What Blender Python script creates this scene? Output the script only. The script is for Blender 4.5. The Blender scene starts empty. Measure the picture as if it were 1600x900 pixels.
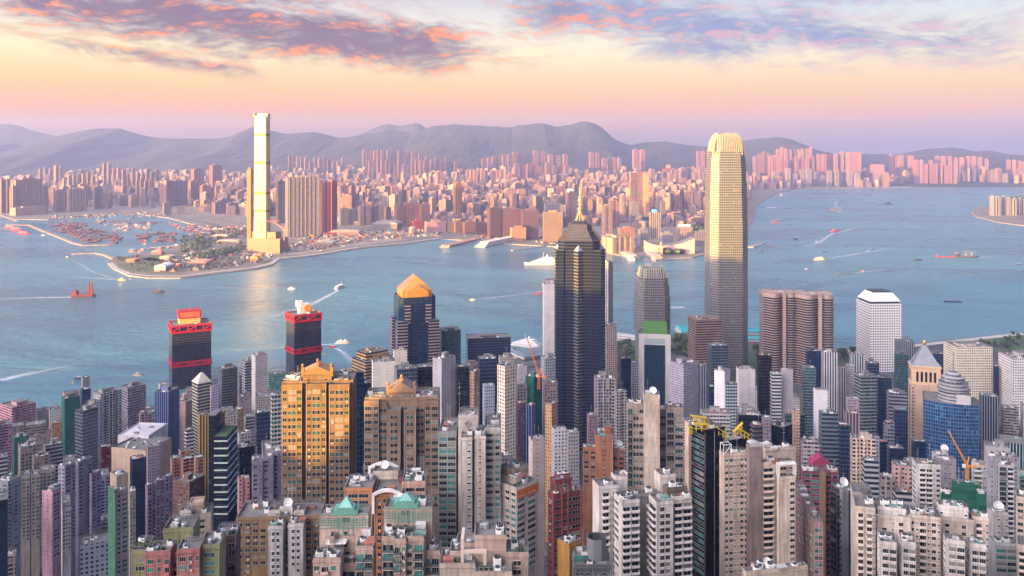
import bpy, math, random
from mathutils import Vector, noise as mnoise
random.seed(7)
R = math.radians
SC = bpy.context.scene
COL = SC.collection
# ---------------------------------------------------------------- camera
F, EYE, CX, HY = 1380.0, 385.0, 800.0, 225.0        # focal length in photo pixels, eye height, principal column, horizon row
cam_data = bpy.data.cameras.new('camera')
cam = bpy.data.objects.new('camera', cam_data); COL.objects.link(cam)
cam.location = (0, 0, EYE); cam.rotation_euler = (R(90), 0, 0)
cam_data.sensor_width = 36.0; cam_data.lens = 36.0 * F / 1600.0
cam_data.shift_y = -(450.0 - HY) / 1600.0           # level rising-front lens: verticals stay vertical
cam_data.clip_start = 1.0; cam_data.clip_end = 60000.0
SC.camera = cam
# ---------------------------------------------------------------- exposure, sampling
SC.view_settings.view_transform = 'Standard'; SC.view_settings.look = 'None'
SC.view_settings.exposure = 2.35; SC.view_settings.gamma = 1.0
cy = SC.cycles
cy.max_bounces = 6; cy.diffuse_bounces = 1; cy.glossy_bounces = 3; cy.volume_bounces = 1
cy.transparent_max_bounces = 12; cy.transmission_bounces = 2
cy.use_denoising = True; cy.sample_clamp_indirect = 6.0
cy.caustics_reflective = False; cy.caustics_refractive = False
# ---------------------------------------------------------------- sun
SUN_AZ = (-0.76, -0.65)                              # horizontal direction towards the sun
SUN_EL = R(4.0)
sl = bpy.data.lights.new('sun', 'SUN'); so = bpy.data.objects.new('sun', sl); COL.objects.link(so)
sl.energy = 5.0; sl.angle = R(0.5); sl.color = (1.0, 0.56, 0.09)
_sd = Vector((SUN_AZ[0] * math.cos(SUN_EL), SUN_AZ[1] * math.cos(SUN_EL), math.sin(SUN_EL))).normalized()
so.rotation_euler = _sd.to_track_quat('Z', 'Y').to_euler()
so.location = (-2000, -2000, 1500)

def s2l(c):
    return c / 12.92 if c <= 0.04045 else ((c + 0.055) / 1.055) ** 2.4
def hx(h, g=1.0):
    if not isinstance(h, str): return tuple(h)[:3]
    return tuple(s2l(int(h[i:i + 2], 16) / 255.0) * g for i in (0, 2, 4))

# small expression helper: E objects wrap node sockets, operators add Math nodes
class E:
    def __init__(s, nt, sock): s.nt, s.k = nt, sock
    def _m(s, op, *o, clamp=False):
        n = s.nt.nodes.new('ShaderNodeMath'); n.operation = op; n.use_clamp = clamp
        for i, x in enumerate((s,) + o):
            if isinstance(x, E): s.nt.links.new(x.k, n.inputs[i])
            else: n.inputs[i].default_value = float(x)
        return E(s.nt, n.outputs[0])
    def __add__(s, o): return s._m('ADD', o)
    __radd__ = __add__
    def __sub__(s, o): return s._m('SUBTRACT', o)
    def __rsub__(s, o): return s._m('MULTIPLY', -1.0)._m('ADD', o)
    def __mul__(s, o): return s._m('MULTIPLY', o)
    __rmul__ = __mul__
    def __truediv__(s, o): return s._m('DIVIDE', o)
    def __pow__(s, o): return s._m('POWER', o)
    def f(s, op, *o): return s._m(op, *o)
    def clamp(s): return s._m('ADD', 0.0, clamp=True)
    def sstep(s, a, b):
        n = s.nt.nodes.new('ShaderNodeMapRange'); n.interpolation_type = 'SMOOTHSTEP'
        s.nt.links.new(s.k, n.inputs['Value'])
        for nm, v in (('From Min', a), ('From Max', b)):
            n.inputs[nm].default_value = v
        return E(s.nt, n.outputs['Result'])
    def gauss(s, c, w):
        d = (s - c) / w
        return (d * d * -1.0).f('EXPONENT')
def cmix(nt, fac, a, b, mode='MIX'):
    n = nt.nodes.new('ShaderNodeMix'); n.data_type = 'RGBA'; n.blend_type = mode; n.clamp_factor = True
    for idx, x in ((0, fac), (6, a), (7, b)):
        if isinstance(x, E): nt.links.new(x.k, n.inputs[idx])
        elif idx == 0: n.inputs[0].default_value = float(x)
        else: n.inputs[idx].default_value = tuple(x)[:3] + (1.0,)
    return E(nt, n.outputs[2])
def vec(nt, x, y, z=0.0):
    n = nt.nodes.new('ShaderNodeCombineXYZ')
    for i, q in enumerate((x, y, z)):
        if isinstance(q, E): nt.links.new(q.k, n.inputs[i])
        else: n.inputs[i].default_value = float(q)
    return E(nt, n.outputs[0])
def nz(nt, v, scale, detail=4.0, rough=0.55, dist=0.0):
    n = nt.nodes.new('ShaderNodeTexNoise'); n.inputs['Scale'].default_value = scale
    n.inputs['Detail'].default_value = detail; n.inputs['Roughness'].default_value = rough
    n.inputs['Distortion'].default_value = dist
    if v is not None: nt.links.new(v.k, n.inputs['Vector'])
    return E(nt, n.outputs['Fac'])
def ramp(nt, fac, stops, interp='LINEAR'):
    n = nt.nodes.new('ShaderNodeValToRGB'); cr = n.color_ramp; cr.interpolation = interp
    while len(cr.elements) < len(stops): cr.elements.new(0.5)
    for e, (p, c) in zip(cr.elements, stops):
        e.position = p; e.color = tuple(c)[:3] + (1.0,)
    nt.links.new(fac.k, n.inputs[0])
    return E(nt, n.outputs[0])
# ---------------------------------------------------------------- world: dusk sky
W = bpy.data.worlds.new('World'); SC.world = W; W.use_nodes = True
nt = W.node_tree; nt.nodes.clear()
out = nt.nodes.new('ShaderNodeOutputWorld'); bg = nt.nodes.new('ShaderNodeBackground')
nt.links.new(bg.outputs[0], out.inputs[0]); bg.inputs['Strength'].default_value = 0.1
tc = nt.nodes.new('ShaderNodeTexCoord'); sp = nt.nodes.new('ShaderNodeSeparateXYZ')
nt.links.new(tc.outputs['Generated'], sp.inputs[0])
dx, dy, dz = (E(nt, sp.outputs[i]) for i in range(3))
az = dx.f('ARCTAN2', dy); el = dz.f('ARCSINE')
sky = nt.nodes.new('ShaderNodeTexSky'); sky.sky_type = 'NISHITA'; sky.sun_disc = False
sky.sun_elevation = SUN_EL; sky.sun_rotation = math.atan2(SUN_AZ[0], SUN_AZ[1])
sky.air_density = 1.2; sky.dust_density = 1.5; sky.ozone_density = 3.0
SKYK = 10.0 * 2 ** -2.35
el0 = (el / 0.5).clamp()
grad_l = ramp(nt, el0, [(0.0, hx('b0928e')), (0.03, hx('d49c7e')), (0.075, hx('ffb26c')), (0.13, hx('ffca74', 1.12)), (0.20, hx('ffe9ae', 1.2)),
                        (0.28, hx('fff0dc', 1.05)), (0.36, hx('cfc4d6')), (0.46, (.22, .34, .58)), (0.62, (.16, .30, .62)), (1.0, (.10, .22, .58))])
grad_r = ramp(nt, el0, [(0.0, hx('a49aa2')), (0.03, hx('c8a49c')), (0.075, hx('ffc09a')), (0.13, hx('ffd6a2', 1.08)), (0.20, hx('fff0d0', 1.1)),
                        (0.28, hx('e2ecf2')), (0.36, hx('b9cbe4')), (0.46, (.22, .38, .60)), (0.62, (.16, .32, .62)), (1.0, (.10, .23, .58))])
base = cmix(nt, (az + 0.55) / 1.1, grad_l, grad_r)
# away from the anti-solar pink belt the low sky turns dim blue grey
side = az.f('ABSOLUTE').sstep(0.75, 1.5) * (1.0 - el.sstep(0.15, 0.40))
base = cmix(nt, side * 0.8, base, (.13, .155, .24))
sky_e = E(nt, sky.outputs[0])
# warm glow round the low sun, west of the peak
sdv = nt.nodes.new('ShaderNodeVectorMath'); sdv.operation = 'DOT_PRODUCT'
nt.links.new(tc.outputs['Generated'], sdv.inputs[0]); sdv.inputs[1].default_value = tuple(Vector((_sd.x, _sd.y, 0.36)).normalized())
sd_ = (E(nt, sdv.outputs['Value']) * 0.5 + 0.5).clamp()
glow = (sd_ ** 8.0) * (dz + 0.06).sstep(0.0, 0.12)
# clouds, laid on the sky dome in azimuth and elevation
wrp = nz(nt, vec(nt, az * 5.0, el * 12.0), 1.0, 3.0) - 0.5
cu = az * 9.0 + el * 14.0 + wrp * 1.4; cw_ = el * 33.0 - az * 2.5 + wrp * 1.8
def cloudn(da, de):
    a_ = nz(nt, vec(nt, cu + da, cw_ + de), 1.0, 3.0, 0.5)
    b_ = nz(nt, vec(nt, cu * 3.6 + da * 3.6, cw_ * 3.0 + de * 3.0), 1.0, 7.0, 0.66)
    return a_ * 0.44 + b_ * 0.56
n1 = cloudn(0.0, 0.0); n2 = cloudn(-0.07, -0.30)
bank1 = ((el - 0.134) + (az + 0.36) * 0.085).gauss(-0.002, 0.034) * (az * -1.0).sstep(-0.03, 0.10) * az.sstep(-0.72, -0.40)
top1 = ((el - 0.163) + (az + 0.36) * 0.06).gauss(0.0, 0.020) * (az * -1.0).sstep(0.10, 0.26) * 0.9
tail = ((el - 0.099) + (az + 0.1) * 0.09).gauss(0.0, 0.012) * az.gauss(-0.13, 0.14)
wisp = ((el - 0.100) + (az + 0.45) * 0.15).gauss(0.0, 0.012) * az.gauss(-0.40, 0.16)
bank2 = ((el - 0.140) + (az - 0.10) * 0.09).gauss(0.0, 0.036) * az.sstep(-0.06, 0.06) * (1.0 - az.sstep(0.30, 0.60) * 0.45)
bank3 = (el - 0.108).gauss(0.0, 0.020) * az.gauss(0.22, 0.14) * 0.95
bank4 = (el - 0.152).gauss(0.0, 0.016) * az.gauss(0.40, 0.14) * 0.7
high = el.sstep(0.18, 0.30) * 0.35
cover = ((bank1 * 1.15).f('MAXIMUM', top1)).f('MAXIMUM', tail * 0.9).f('MAXIMUM', wisp * 0.85).f('MAXIMUM', bank2 * 0.92).f('MAXIMUM', bank3).f('MAXIMUM', bank4).f('MAXIMUM', high)
cd = ((n1 - 0.5) * 3.1 + cover * 1.05 - 0.17).sstep(0.0, 1.0) * el.sstep(0.062, 0.085)
cdb = ((n2 - 0.5) * 3.1 + cover * 1.05 - 0.17).sstep(0.0, 1.0)
edge = (cd - cdb).sstep(-0.04, 0.34)
body = cmix(nt, az.sstep(-0.12, 0.16), hx('7c6488'), hx('8ba0cc'))
litc = cmix(nt, az.sstep(0.0, 0.28), hx('ff9a66'), hx('dcb4cc'))
cl = cmix(nt, edge, body, litc)
low_sky = cmix(nt, cd * 0.92, base, cl)
lowk = cmix(nt, 1.0, low_sky, (SKYK, SKYK, SKYK), 'MULTIPLY')
upk = cmix(nt, 1.0, sky_e, (1.6, 1.5, 1.5), 'MULTIPLY')
mixd = cmix(nt, el.sstep(0.30, 0.75) * 0.45, lowk, upk)
glc = cmix(nt, glow, (0, 0, 0), (21.5, 18.8, 18.0))
fin = cmix(nt, 1.0, mixd, glc, 'ADD')
nt.links.new(fin.k, bg.inputs['Color'])
W.cycles.sampling_method = 'AUTOMATIC'
# ---------------------------------------------------------------- projection helpers (photo pixel + distance -> metres)
def PX(px, Y): return (px - CX) / F * Y
def PZ(py, Y): return EYE - (py - HY) / F * Y
def YG(py, z=4.0): return F * (EYE - z) / (py - HY)
def gp(px, py, z=4.0):
    Y = YG(py, z); return (PX(px, Y), Y)
def lerp_tab(tab, x):
    if x <= tab[0][0]: return tab[0][1]
    for (a, va), (b, vb) in zip(tab, tab[1:]):
        if x <= b: return va + (vb - va) * (x - a) / (b - a)
    return tab[-1][1]
# ---------------------------------------------------------------- mesh builder
class MB:
    def __init__(s): s.v = []; s.fc = []; s.m = []; s.uv = []; s.tint = []; s.t = None
    def face(s, pts, mat=0, uv=None):
        i = len(s.v); s.v += [tuple(p) for p in pts]; s.fc.append(list(range(i, i + len(pts))))
        s.m.append(mat); s.uv.append(uv or [(0.0, 0.0)] * len(pts)); s.tint.append(s.t)
    def prism(s, poly, z0, z1, side=0, top=1, u0=0.0, cap=True, bottom=False, ztop=None):
        n = len(poly); u = u0
        for i in range(n):
            a, b = poly[i], poly[(i + 1) % n]
            L = math.hypot(b[0] - a[0], b[1] - a[1])
            za = z1 if ztop is None else ztop(a); zb = z1 if ztop is None else ztop(b)
            s.face([(a[0], a[1], z0), (b[0], b[1], z0), (b[0], b[1], zb), (a[0], a[1], za)], side,
                   [(u, z0), (u + L, z0), (u + L, zb), (u, za)])
            u += L
        if cap: s.face([(p[0], p[1], z1 if ztop is None else ztop(p)) for p in poly], top)
        if bottom: s.face([(p[0], p[1], z0) for p in reversed(poly)], side)
    def taper(s, p0, z0, p1, z1, side=0, top=1, cap=True):
        n = len(p0); u = 0.0
        for i in range(n):
            a, b, c, d = p0[i], p0[(i + 1) % n], p1[(i + 1) % n], p1[i]
            L = math.hypot(b[0] - a[0], b[1] - a[1])
            s.face([(a[0], a[1], z0), (b[0], b[1], z0), (c[0], c[1], z1), (d[0], d[1], z1)], side,
                   [(u, z0), (u + L, z0), (u + L, z1), (u, z1)])
            u += L
        if cap: s.face([(p[0], p[1], z1) for p in p1], top)
    def box(s, x0, x1, y0, y1, z0, z1, side=0, top=None, bottom=True):
        s.prism([(x0, y0), (x1, y0), (x1, y1), (x0, y1)], z0, z1, side, side if top is None else top, bottom=bottom)
    def shell(s, poly, z0, z1, side=0, top=1, par=1.1, th=0.35, drop=None):
        # walls with a parapet round a sunken flat roof
        n = len(poly); cx = sum(p[0] for p in poly) / n; cy_ = sum(p[1] for p in poly) / n
        s.prism(poly, z0, z1, side, top, cap=False)
        inn = inset(poly, th)
        for i in range(n):
            a, b, c, d = poly[i], poly[(i + 1) % n], inn[(i + 1) % n], inn[i]
            s.face([(a[0], a[1], z1), (b[0], b[1], z1), (c[0], c[1], z1), (d[0], d[1], z1)], top)
            s.face([(d[0], d[1], z1), (c[0], c[1], z1), (c[0], c[1], z1 - par), (d[0], d[1], z1 - par)], top)
        s.face([(p[0], p[1], z1 - par) for p in inn], top)
    def tube(s, a, b, r0, r1=None, n=6, mat=0):
        a, b = Vector(a), Vector(b); r1 = r0 if r1 is None else r1
        d = (b - a).normalized(); u = d.orthogonal().normalized(); w = d.cross(u)
        A = [a + (u * math.cos(2 * math.pi * i / n) + w * math.sin(2 * math.pi * i / n)) * r0 for i in range(n)]
        B = [b + (u * math.cos(2 * math.pi * i / n) + w * math.sin(2 * math.pi * i / n)) * r1 for i in range(n)]
        for i in range(n):
            j = (i + 1) % n; s.face([A[i], A[j], B[j], B[i]], mat)
        s.face(A[::-1], mat); s.face(B, mat)
    def lathe(s, prof, n=16, mat=0, x=0.0, y=0.0):
        for (r0, z0), (r1, z1) in zip(prof, prof[1:]):
            for i in range(n):
                a0, a1 = 2 * math.pi * i / n, 2 * math.pi * (i + 1) / n
                pts = [(x + r0 * math.cos(a0), y + r0 * math.sin(a0), z0), (x + r0 * math.cos(a1), y + r0 * math.sin(a1), z0),
                       (x + r1 * math.cos(a1), y + r1 * math.sin(a1), z1), (x + r1 * math.cos(a0), y + r1 * math.sin(a0), z1)]
                if r0 < 1e-6: pts = pts[1:]
                elif r1 < 1e-6: pts = pts[:3]
                L = 2 * math.pi * max(r0, r1) / n
                s.face(pts, mat, [(i * L, z0), ((i + 1) * L, z0), ((i + 1) * L, z1), (i * L, z1)][:len(pts)])
    def mesh(s, name, mats, smooth=False):
        me = bpy.data.meshes.new(name); me.from_pydata(s.v, [], s.fc)
        for m in mats: me.materials.append(m)
        me.polygons.foreach_set('material_index', s.m)
        ul = me.uv_layers.new(name='UVMap')
        ul.data.foreach_set('uv', [c for f in s.uv for p in f for c in p])
        if s.t is not None:
            at = me.attributes.new('tint', 'FLOAT_COLOR', 'FACE')
            at.data.foreach_set('color', [c for t in s.tint for c in (t[0], t[1], t[2], 1.0)])
        if smooth: me.polygons.foreach_set('use_smooth', [True] * len(me.polygons))
        me.update(); return me
    def build(s, name, mats, parent=None, loc=(0, 0, 0), rz=0.0, color=None, smooth=False):
        return link(name, s.mesh(name, mats, smooth), parent, loc, rz, color)
def inset(poly, t):
    n = len(poly); r = []
    for i in range(n):
        p0, p1, p2 = Vector(poly[i - 1]), Vector(poly[i]), Vector(poly[(i + 1) % n])
        d1, d2 = (p1 - p0).normalized(), (p2 - p1).normalized()
        n1, n2 = Vector((-d1.y, d1.x)), Vector((-d2.y, d2.x))
        m = n1 + n2
        k = m.length_squared
        q = p1 + m * (2 * t / k if k > 0.3 else t)
        r.append((q.x, q.y))
    return r
def link(name, me, parent=None, loc=(0, 0, 0), rz=0.0, color=None, scale=None):
    o = bpy.data.objects.new(name, me); COL.objects.link(o)
    o.location = loc; o.rotation_euler = (0, 0, rz)
    if scale: o.scale = scale
    if parent is not None: o.parent = parent
    if color is not None: o.color = tuple(color)[:3] + (1.0,)
    return o
def empty(name, loc, rz=0.0):
    o = bpy.data.objects.new(name, None); COL.objects.link(o); o.location = loc; o.rotation_euler = (0, 0, rz)
    o.empty_display_size = 5; return o
USED = {}
def tag(o, label, cat, group=None):
    o['label'] = label; o['category'] = cat
    if group: o['group'] = group
    return o
def struct(o, kind='structure'):
    o['kind'] = kind; return o
# ---------------------------------------------------------------- materials
def newmat(name):
    m = bpy.data.materials.new(name); m.use_nodes = True; n = m.node_tree; n.nodes.clear()
    o = n.nodes.new('ShaderNodeOutputMaterial'); p = n.nodes.new('ShaderNodeBsdfPrincipled')
    n.links.new(p.outputs[0], o.inputs['Surface']); return m, n, p
def put(n, p, key, x):
    if isinstance(x, E): n.links.new(x.k, p.inputs[key])
    elif isinstance(x, (int, float)): p.inputs[key].default_value = x
    else: p.inputs[key].default_value = tuple(x)[:3] + (1.0,)
def objcol(n):
    i = n.nodes.new('ShaderNodeObjectInfo'); return E(n, i.outputs['Color']), E(n, i.outputs['Random'])
def gpos(n):
    g = n.nodes.new('ShaderNodeNewGeometry'); return E(n, g.outputs['Position'])
def plain(name, c, rough=0.7, metal=0.0, noise=0.25, scale=0.25, spec=None):
    m, n, p = newmat(name); pos = gpos(n)
    k = nz(n, pos, scale, 4.0)
    col = cmix(n, 1.0, c, ramp(n, k, [(0.25, (1 - noise,) * 3), (0.75, (1 + noise * 0.3,) * 3)]), 'MULTIPLY')
    put(n, p, 'Base Color', col); put(n, p, 'Roughness', rough); put(n, p, 'Metallic', metal)
    if spec is not None: put(n, p, 'Specular IOR Level', spec)
    return m
def tinted(name, rough=0.75, noise=0.3, scale=0.2, streak=True, metal=0.0):
    # paint or render coloured by the object, with rain streaks and patchy wear
    m, n, p = newmat(name); c, rnd = objcol(n)
    t = n.nodes.new('ShaderNodeNewGeometry'); s = n.nodes.new('ShaderNodeSeparateXYZ'); n.links.new(t.outputs['Position'], s.inputs[0])
    x, y, z = (E(n, s.outputs[i]) for i in range(3))
    k = nz(n, vec(n, x, y, z * 0.12) if streak else vec(n, x, y, z), scale * 3, 5.0, 0.65)
    k2 = nz(n, vec(n, x, y, z), scale * 0.3, 3.0)
    col = cmix(n, 1.0, c, ramp(n, k * 0.6 + k2 * 0.4, [(0.39, (1 - noise, 1 - noise * 1.05, 1 - noise * 1.1)), (0.62, (1.0, 1.0, 1.0))]), 'MULTIPLY')
    if streak:   # tile joints at every floor and faint panel seams
        uvn = n.nodes.new('ShaderNodeUVMap'); q = n.nodes.new('ShaderNodeSeparateXYZ'); n.links.new(uvn.outputs[0], q.inputs[0])
        j = ((E(n, q.outputs[1]) / 3.1).f('FRACT')).f('LESS_THAN', .05).f('MAXIMUM', ((E(n, q.outputs[0]) / 4.3).f('FRACT')).f('LESS_THAN', .025))
        col = cmix(n, j * .30, col, (.10, .09, .085))
        wn = n.nodes.new('ShaderNodeTexWhiteNoise'); wn.noise_dimensions = '2D'; n.links.new(vec(n, (E(n, q.outputs[0]) / 4.3).f('FLOOR'), (E(n, q.outputs[1]) / 3.1).f('FLOOR')).k, wn.inputs['Vector'])
        col = cmix(n, E(n, wn.outputs['Value']) * .16, col, (.16, .145, .13))
    put(n, p, 'Base Color', col); put(n, p, 'Roughness', rough); put(n, p, 'Metallic', metal)
    return m
FM = {}
def facade(cw=3.2, ch=3.2, fw=0.6, fh=0.5, glass=(0.02, 0.03, 0.045), rough=0.15, spec=0.4, cur=0.22, light=(0.25, 0.23, 0.20),
           wallrough=0.75, attr=False, voff=0.0, lit=0.0, dirt=0.25, metal=0.0, bump=0.0, gmetal=0.0, tintvar=0.6):
    key = (cw, ch, fw, fh, glass, rough, spec, cur, light, wallrough, attr, voff, lit, dirt, metal, bump, gmetal, tintvar)
    if key in FM: return FM[key]
    m, n, p = newmat('facade')
    if attr:
        a = n.nodes.new('ShaderNodeAttribute'); a.attribute_name = 'tint'; wall = E(n, a.outputs['Color'])
        i = n.nodes.new('ShaderNodeObjectInfo'); rnd = E(n, i.outputs['Random'])
    else: wall, rnd = objcol(n)
    uvn = n.nodes.new('ShaderNodeUVMap'); s = n.nodes.new('ShaderNodeSeparateXYZ'); n.links.new(uvn.outputs[0], s.inputs[0])
    u = E(n, s.outputs[0]) / cw + rnd * 7.0; v = (E(n, s.outputs[1]) + voff) / ch
    fu = u.f('FRACT'); fv = v.f('FRACT')
    mu = ((fu - 0.5).f('ABSOLUTE')).f('LESS_THAN', fw / 2) if fw < 1 else None
    mv = ((fv - 0.5).f('ABSOLUTE')).f('LESS_THAN', fh / 2) if fh < 1 else None
    mask = mu * mv if (mu and mv) else (mu or mv)
    wn = n.nodes.new('ShaderNodeTexWhiteNoise'); wn.noise_dimensions = '3D'
    n.links.new(vec(n, u.f('FLOOR'), v.f('FLOOR'), rnd).k, wn.inputs['Vector'])
    r1 = E(n, wn.outputs['Value'])
    sv = n.nodes.new('ShaderNodeSeparateColor'); n.links.new(wn.outputs['Color'], sv.inputs[0]); r2 = E(n, sv.outputs[1])
    g = cmix(n, 1.0, glass, ramp(n, r2, [(0.0, (1 - tintvar,) * 3), (1.0, (1 + tintvar,) * 3)]), 'MULTIPLY')
    g = cmix(n, r1.f('LESS_THAN', cur) * 0.8, g, light)
    pos = gpos(n)
    d = nz(n, pos, 0.08, 5.0, 0.6)
    wcol = cmix(n, 1.0, wall, ramp(n, d, [(0.3, (1 - dirt,) * 3), (0.65, (1.0, 1.0, 1.0))]), 'MULTIPLY')
    put(n, p, 'Base Color', cmix(n, mask, wcol, g))
    put(n, p, 'Roughness', mask * (rough - wallrough) + wallrough)
    put(n, p, 'Specular IOR Level', mask * (spec - 0.3) + 0.3)
    if metal or gmetal: put(n, p, 'Metallic', mask * (gmetal - metal) + metal)
    FM[key] = m; return m
M = {}
M['wall'] = tinted('wall_paint', noise=.5); M['roof'] = plain('roof_screed', (0.17, 0.16, 0.155), 0.85, noise=0.5, scale=0.15)
M['tint'] = tinted('tinted_render', streak=False, noise=0.18)
M['rooftint'] = tinted('roof_tint', streak=False, noise=0.35)
M['metal'] = plain('grey_metal', (0.45, 0.46, 0.48), 0.4, 0.6)
M['white'] = plain('white_paint', (0.72, 0.70, 0.68), 0.6)
M['dark'] = plain('dark_metal', (0.05, 0.055, 0.06), 0.5)
M['glassdark'] = plain('dark_glass', (0.015, 0.022, 0.03), 0.08, noise=0.1)
M['gold'] = plain('gold_leaf', (0.75, 0.48, 0.12), 0.3, 0.9)
M['red'] = plain('red_paint', (0.42, 0.010, 0.018), 0.45)
def pane_mat():
    m, n, p = newmat('window_pane'); i = n.nodes.new('ShaderNodeObjectInfo'); r = E(n, i.outputs['Random'])
    c = ramp(n, r, [(0.0, (0.010, 0.014, 0.020)), (0.30, (0.016, 0.024, 0.032)), (0.5, (0.022, 0.045, 0.05)), (0.66, (0.05, 0.09, 0.09)),
                    (0.78, (0.018, 0.02, 0.026)), (0.90, (0.20, 0.19, 0.17)), (1.0, (0.10, 0.12, 0.14))], 'CONSTANT')
    put(n, p, 'Base Color', c); put(n, p, 'Roughness', 0.15); put(n, p, 'Specular IOR Level', 0.35); return m
M['pane'] = pane_mat()
def teal_mat():
    m, n, p = newmat('teal_pane'); i = n.nodes.new('ShaderNodeObjectInfo'); r = E(n, i.outputs['Random'])
    c = ramp(n, r, [(0.0, (0.008, 0.014, 0.02)), (0.42, (0.015, 0.05, 0.055)), (0.62, (0.04, 0.16, 0.15)), (0.8, (0.01, 0.02, 0.03)), (0.9, (0.09, 0.26, 0.24))], 'CONSTANT')
    put(n, p, 'Base Color', c); put(n, p, 'Roughness', 0.1); put(n, p, 'Specular IOR Level', 0.8); return m
M['teal'] = teal_mat()
# ---------------------------------------------------------------- footprint solver
def solve(xl, xm, xr, Y, asp=1.0, theta=None, depth=None):
    """near corner seen at column xm at distance Y; left face ends at column xl, right face at xr -> (corner, theta, width, depth)"""
    kl, km, kr = ((v - CX) / F for v in (xl, xm, xr))
    if xr - xm < 1.0 and theta is None: km = kl; xm = xl
    C = Vector((km * Y, Y))
    fa = lambda t: (kr * Y - C.x) / max(1e-4, math.cos(t) - kr * math.sin(t))
    fb = lambda t: (C.x - kl * Y) / max(1e-4, math.sin(t) + kl * math.cos(t))
    if theta is not None:
        t = theta; a = fa(t) if xr - xm >= 1 else (depth or 8.0)
        b = fb(t) if xm - xl >= 1.0 and math.sin(t) + kl * math.cos(t) > 0.02 else None
        if b is None or b > 90: b = depth or a * asp
        return C, t, a, b
    if xm - xl < 1.0:
        t = -math.atan((kl + kr) / 2); a = fa(t); return C, t, a, depth or a * asp
    lo = math.atan(-kl) + 0.01; hi = lo + R(88)
    for _ in range(50):
        t = (lo + hi) / 2
        if fb(t) > asp * fa(t): lo = t
        else: hi = t
    return C, t, fa(t), fb(t)
def ground_z(x, y):
    g = lerp_tab([(-2500, 120), (-600, 330), (-60, 381), (-8, 380), (30, 352), (110, 295), (250, 200), (400, 112), (560, 66), (760, 28), (980, 8), (1150, 4)], y)
    k = max(0.0, min(1.0, (-x - 60) / 300.0))
    g *= 1.0 - (0.75 if y < 300 else 0.35 + 0.4 * max(0.0, (480 - y) / 180.0) if y < 480 else 0.35) * k
    return max(4.0, g)
# roof clutter prototypes (shared meshes, real metres)
def proto():
    P = {}
    b = MB(); b.box(-.5, .5, -.5, .5, 0, .92, 0); b.box(-.54, .54, -.54, .54, .92, 1.0, 0, 1); b.box(-.2, .0, -.515, -.5, 0, .55, 2); P['plant'] = b.mesh('plant_room', [M['wall'], M['roof'], M['dark']])
    b = MB(); b.lathe([(0, .12), (.5, .12), (.5, .9), (.42, 1.0), (0, 1.02)], 12); 
    for s in ((-.3, -.3), (.3, -.3), (.3, .3), (-.3, .3)): b.box(s[0] - .05, s[0] + .05, s[1] - .05, s[1] + .05, 0, .14)
    P['tank'] = b.mesh('water_tank', [M['metal']])
    b = MB(); b.box(-.5, .5, -.5, .5, 0, .8, 0); b.lathe([(.42, .8), (.42, 1.0), (.34, 1.0), (.30, .85), (0, .84)], 12, 1); P['cool'] = b.mesh('cooling_unit', [M['white'], M['dark']])
    b = MB(); b.lathe([(.05, 0), (.03, 1.0), (0, 1.0)], 6); b.box(-.35, .35, -.02, .02, .7, .72); b.box(-.22, .22, -.02, .02, .85, .87); P['ant'] = b.mesh('antenna', [M['metal']])
    b = MB(); 
    prof = [(0, 0), (.2, .03), (.38, .12), (.5, .24), (.48, .25), (.36, .14), (.19, .05), (0, .02)]
    b.lathe(prof, 16); b.tube((0, 0, 0), (0, 0, .42), .02)
    me = b.mesh('satellite_dish', [M['white']])
    from mathutils import Matrix
    me.transform(Matrix.Translation((0, 0, .5)) @ Matrix.Rotation(R(55), 4, 'X'))
    P['dish'] = me
    b = MB(); b.box(-.5, .5, -.5, .5, 0, .5, 0); b.box(-.5, .5, -.5, .5, .5, .58, 1); P['shed'] = b.mesh('roof_shed', [M['wall'], M['rooftint']])
    b = MB(); b.box(-.5, .5, -.03, .03, .35, .42); b.box(-.5, .5, -.03, .03, .93, 1.0)
    for i in range(7): b.box(-.5 + i / 6 - .012, -.5 + i / 6 + .012, -.028, .028, 0, .93)
    P['rail'] = b.mesh('roof_railing', [M['metal']])
    b = MB(); b.box(-.5, .5, -.5, .5, .3, 1.0, 0); b.box(-.45, -.35, -.4, .4, 0, .3, 0); b.box(.35, .45, -.4, .4, 0, .3, 0); P['duct'] = b.mesh('air_duct', [M['metal']])
    return P
PR = proto()
PN = {'plant': 'plant_room', 'tank': 'water_tank', 'cool': 'cooling_unit', 'ant': 'antenna', 'dish': 'satellite_dish', 'shed': 'roof_shed', 'rail': 'roof_railing', 'duct': 'air_duct'}
def part(kind, root, x, y, z, sx, sy, sz, color=(0.5, 0.48, 0.46), rz=0.0):
    return link(PN[kind], PR[kind], root, (x, y, z), rz, color, (sx, sy, sz))
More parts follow.
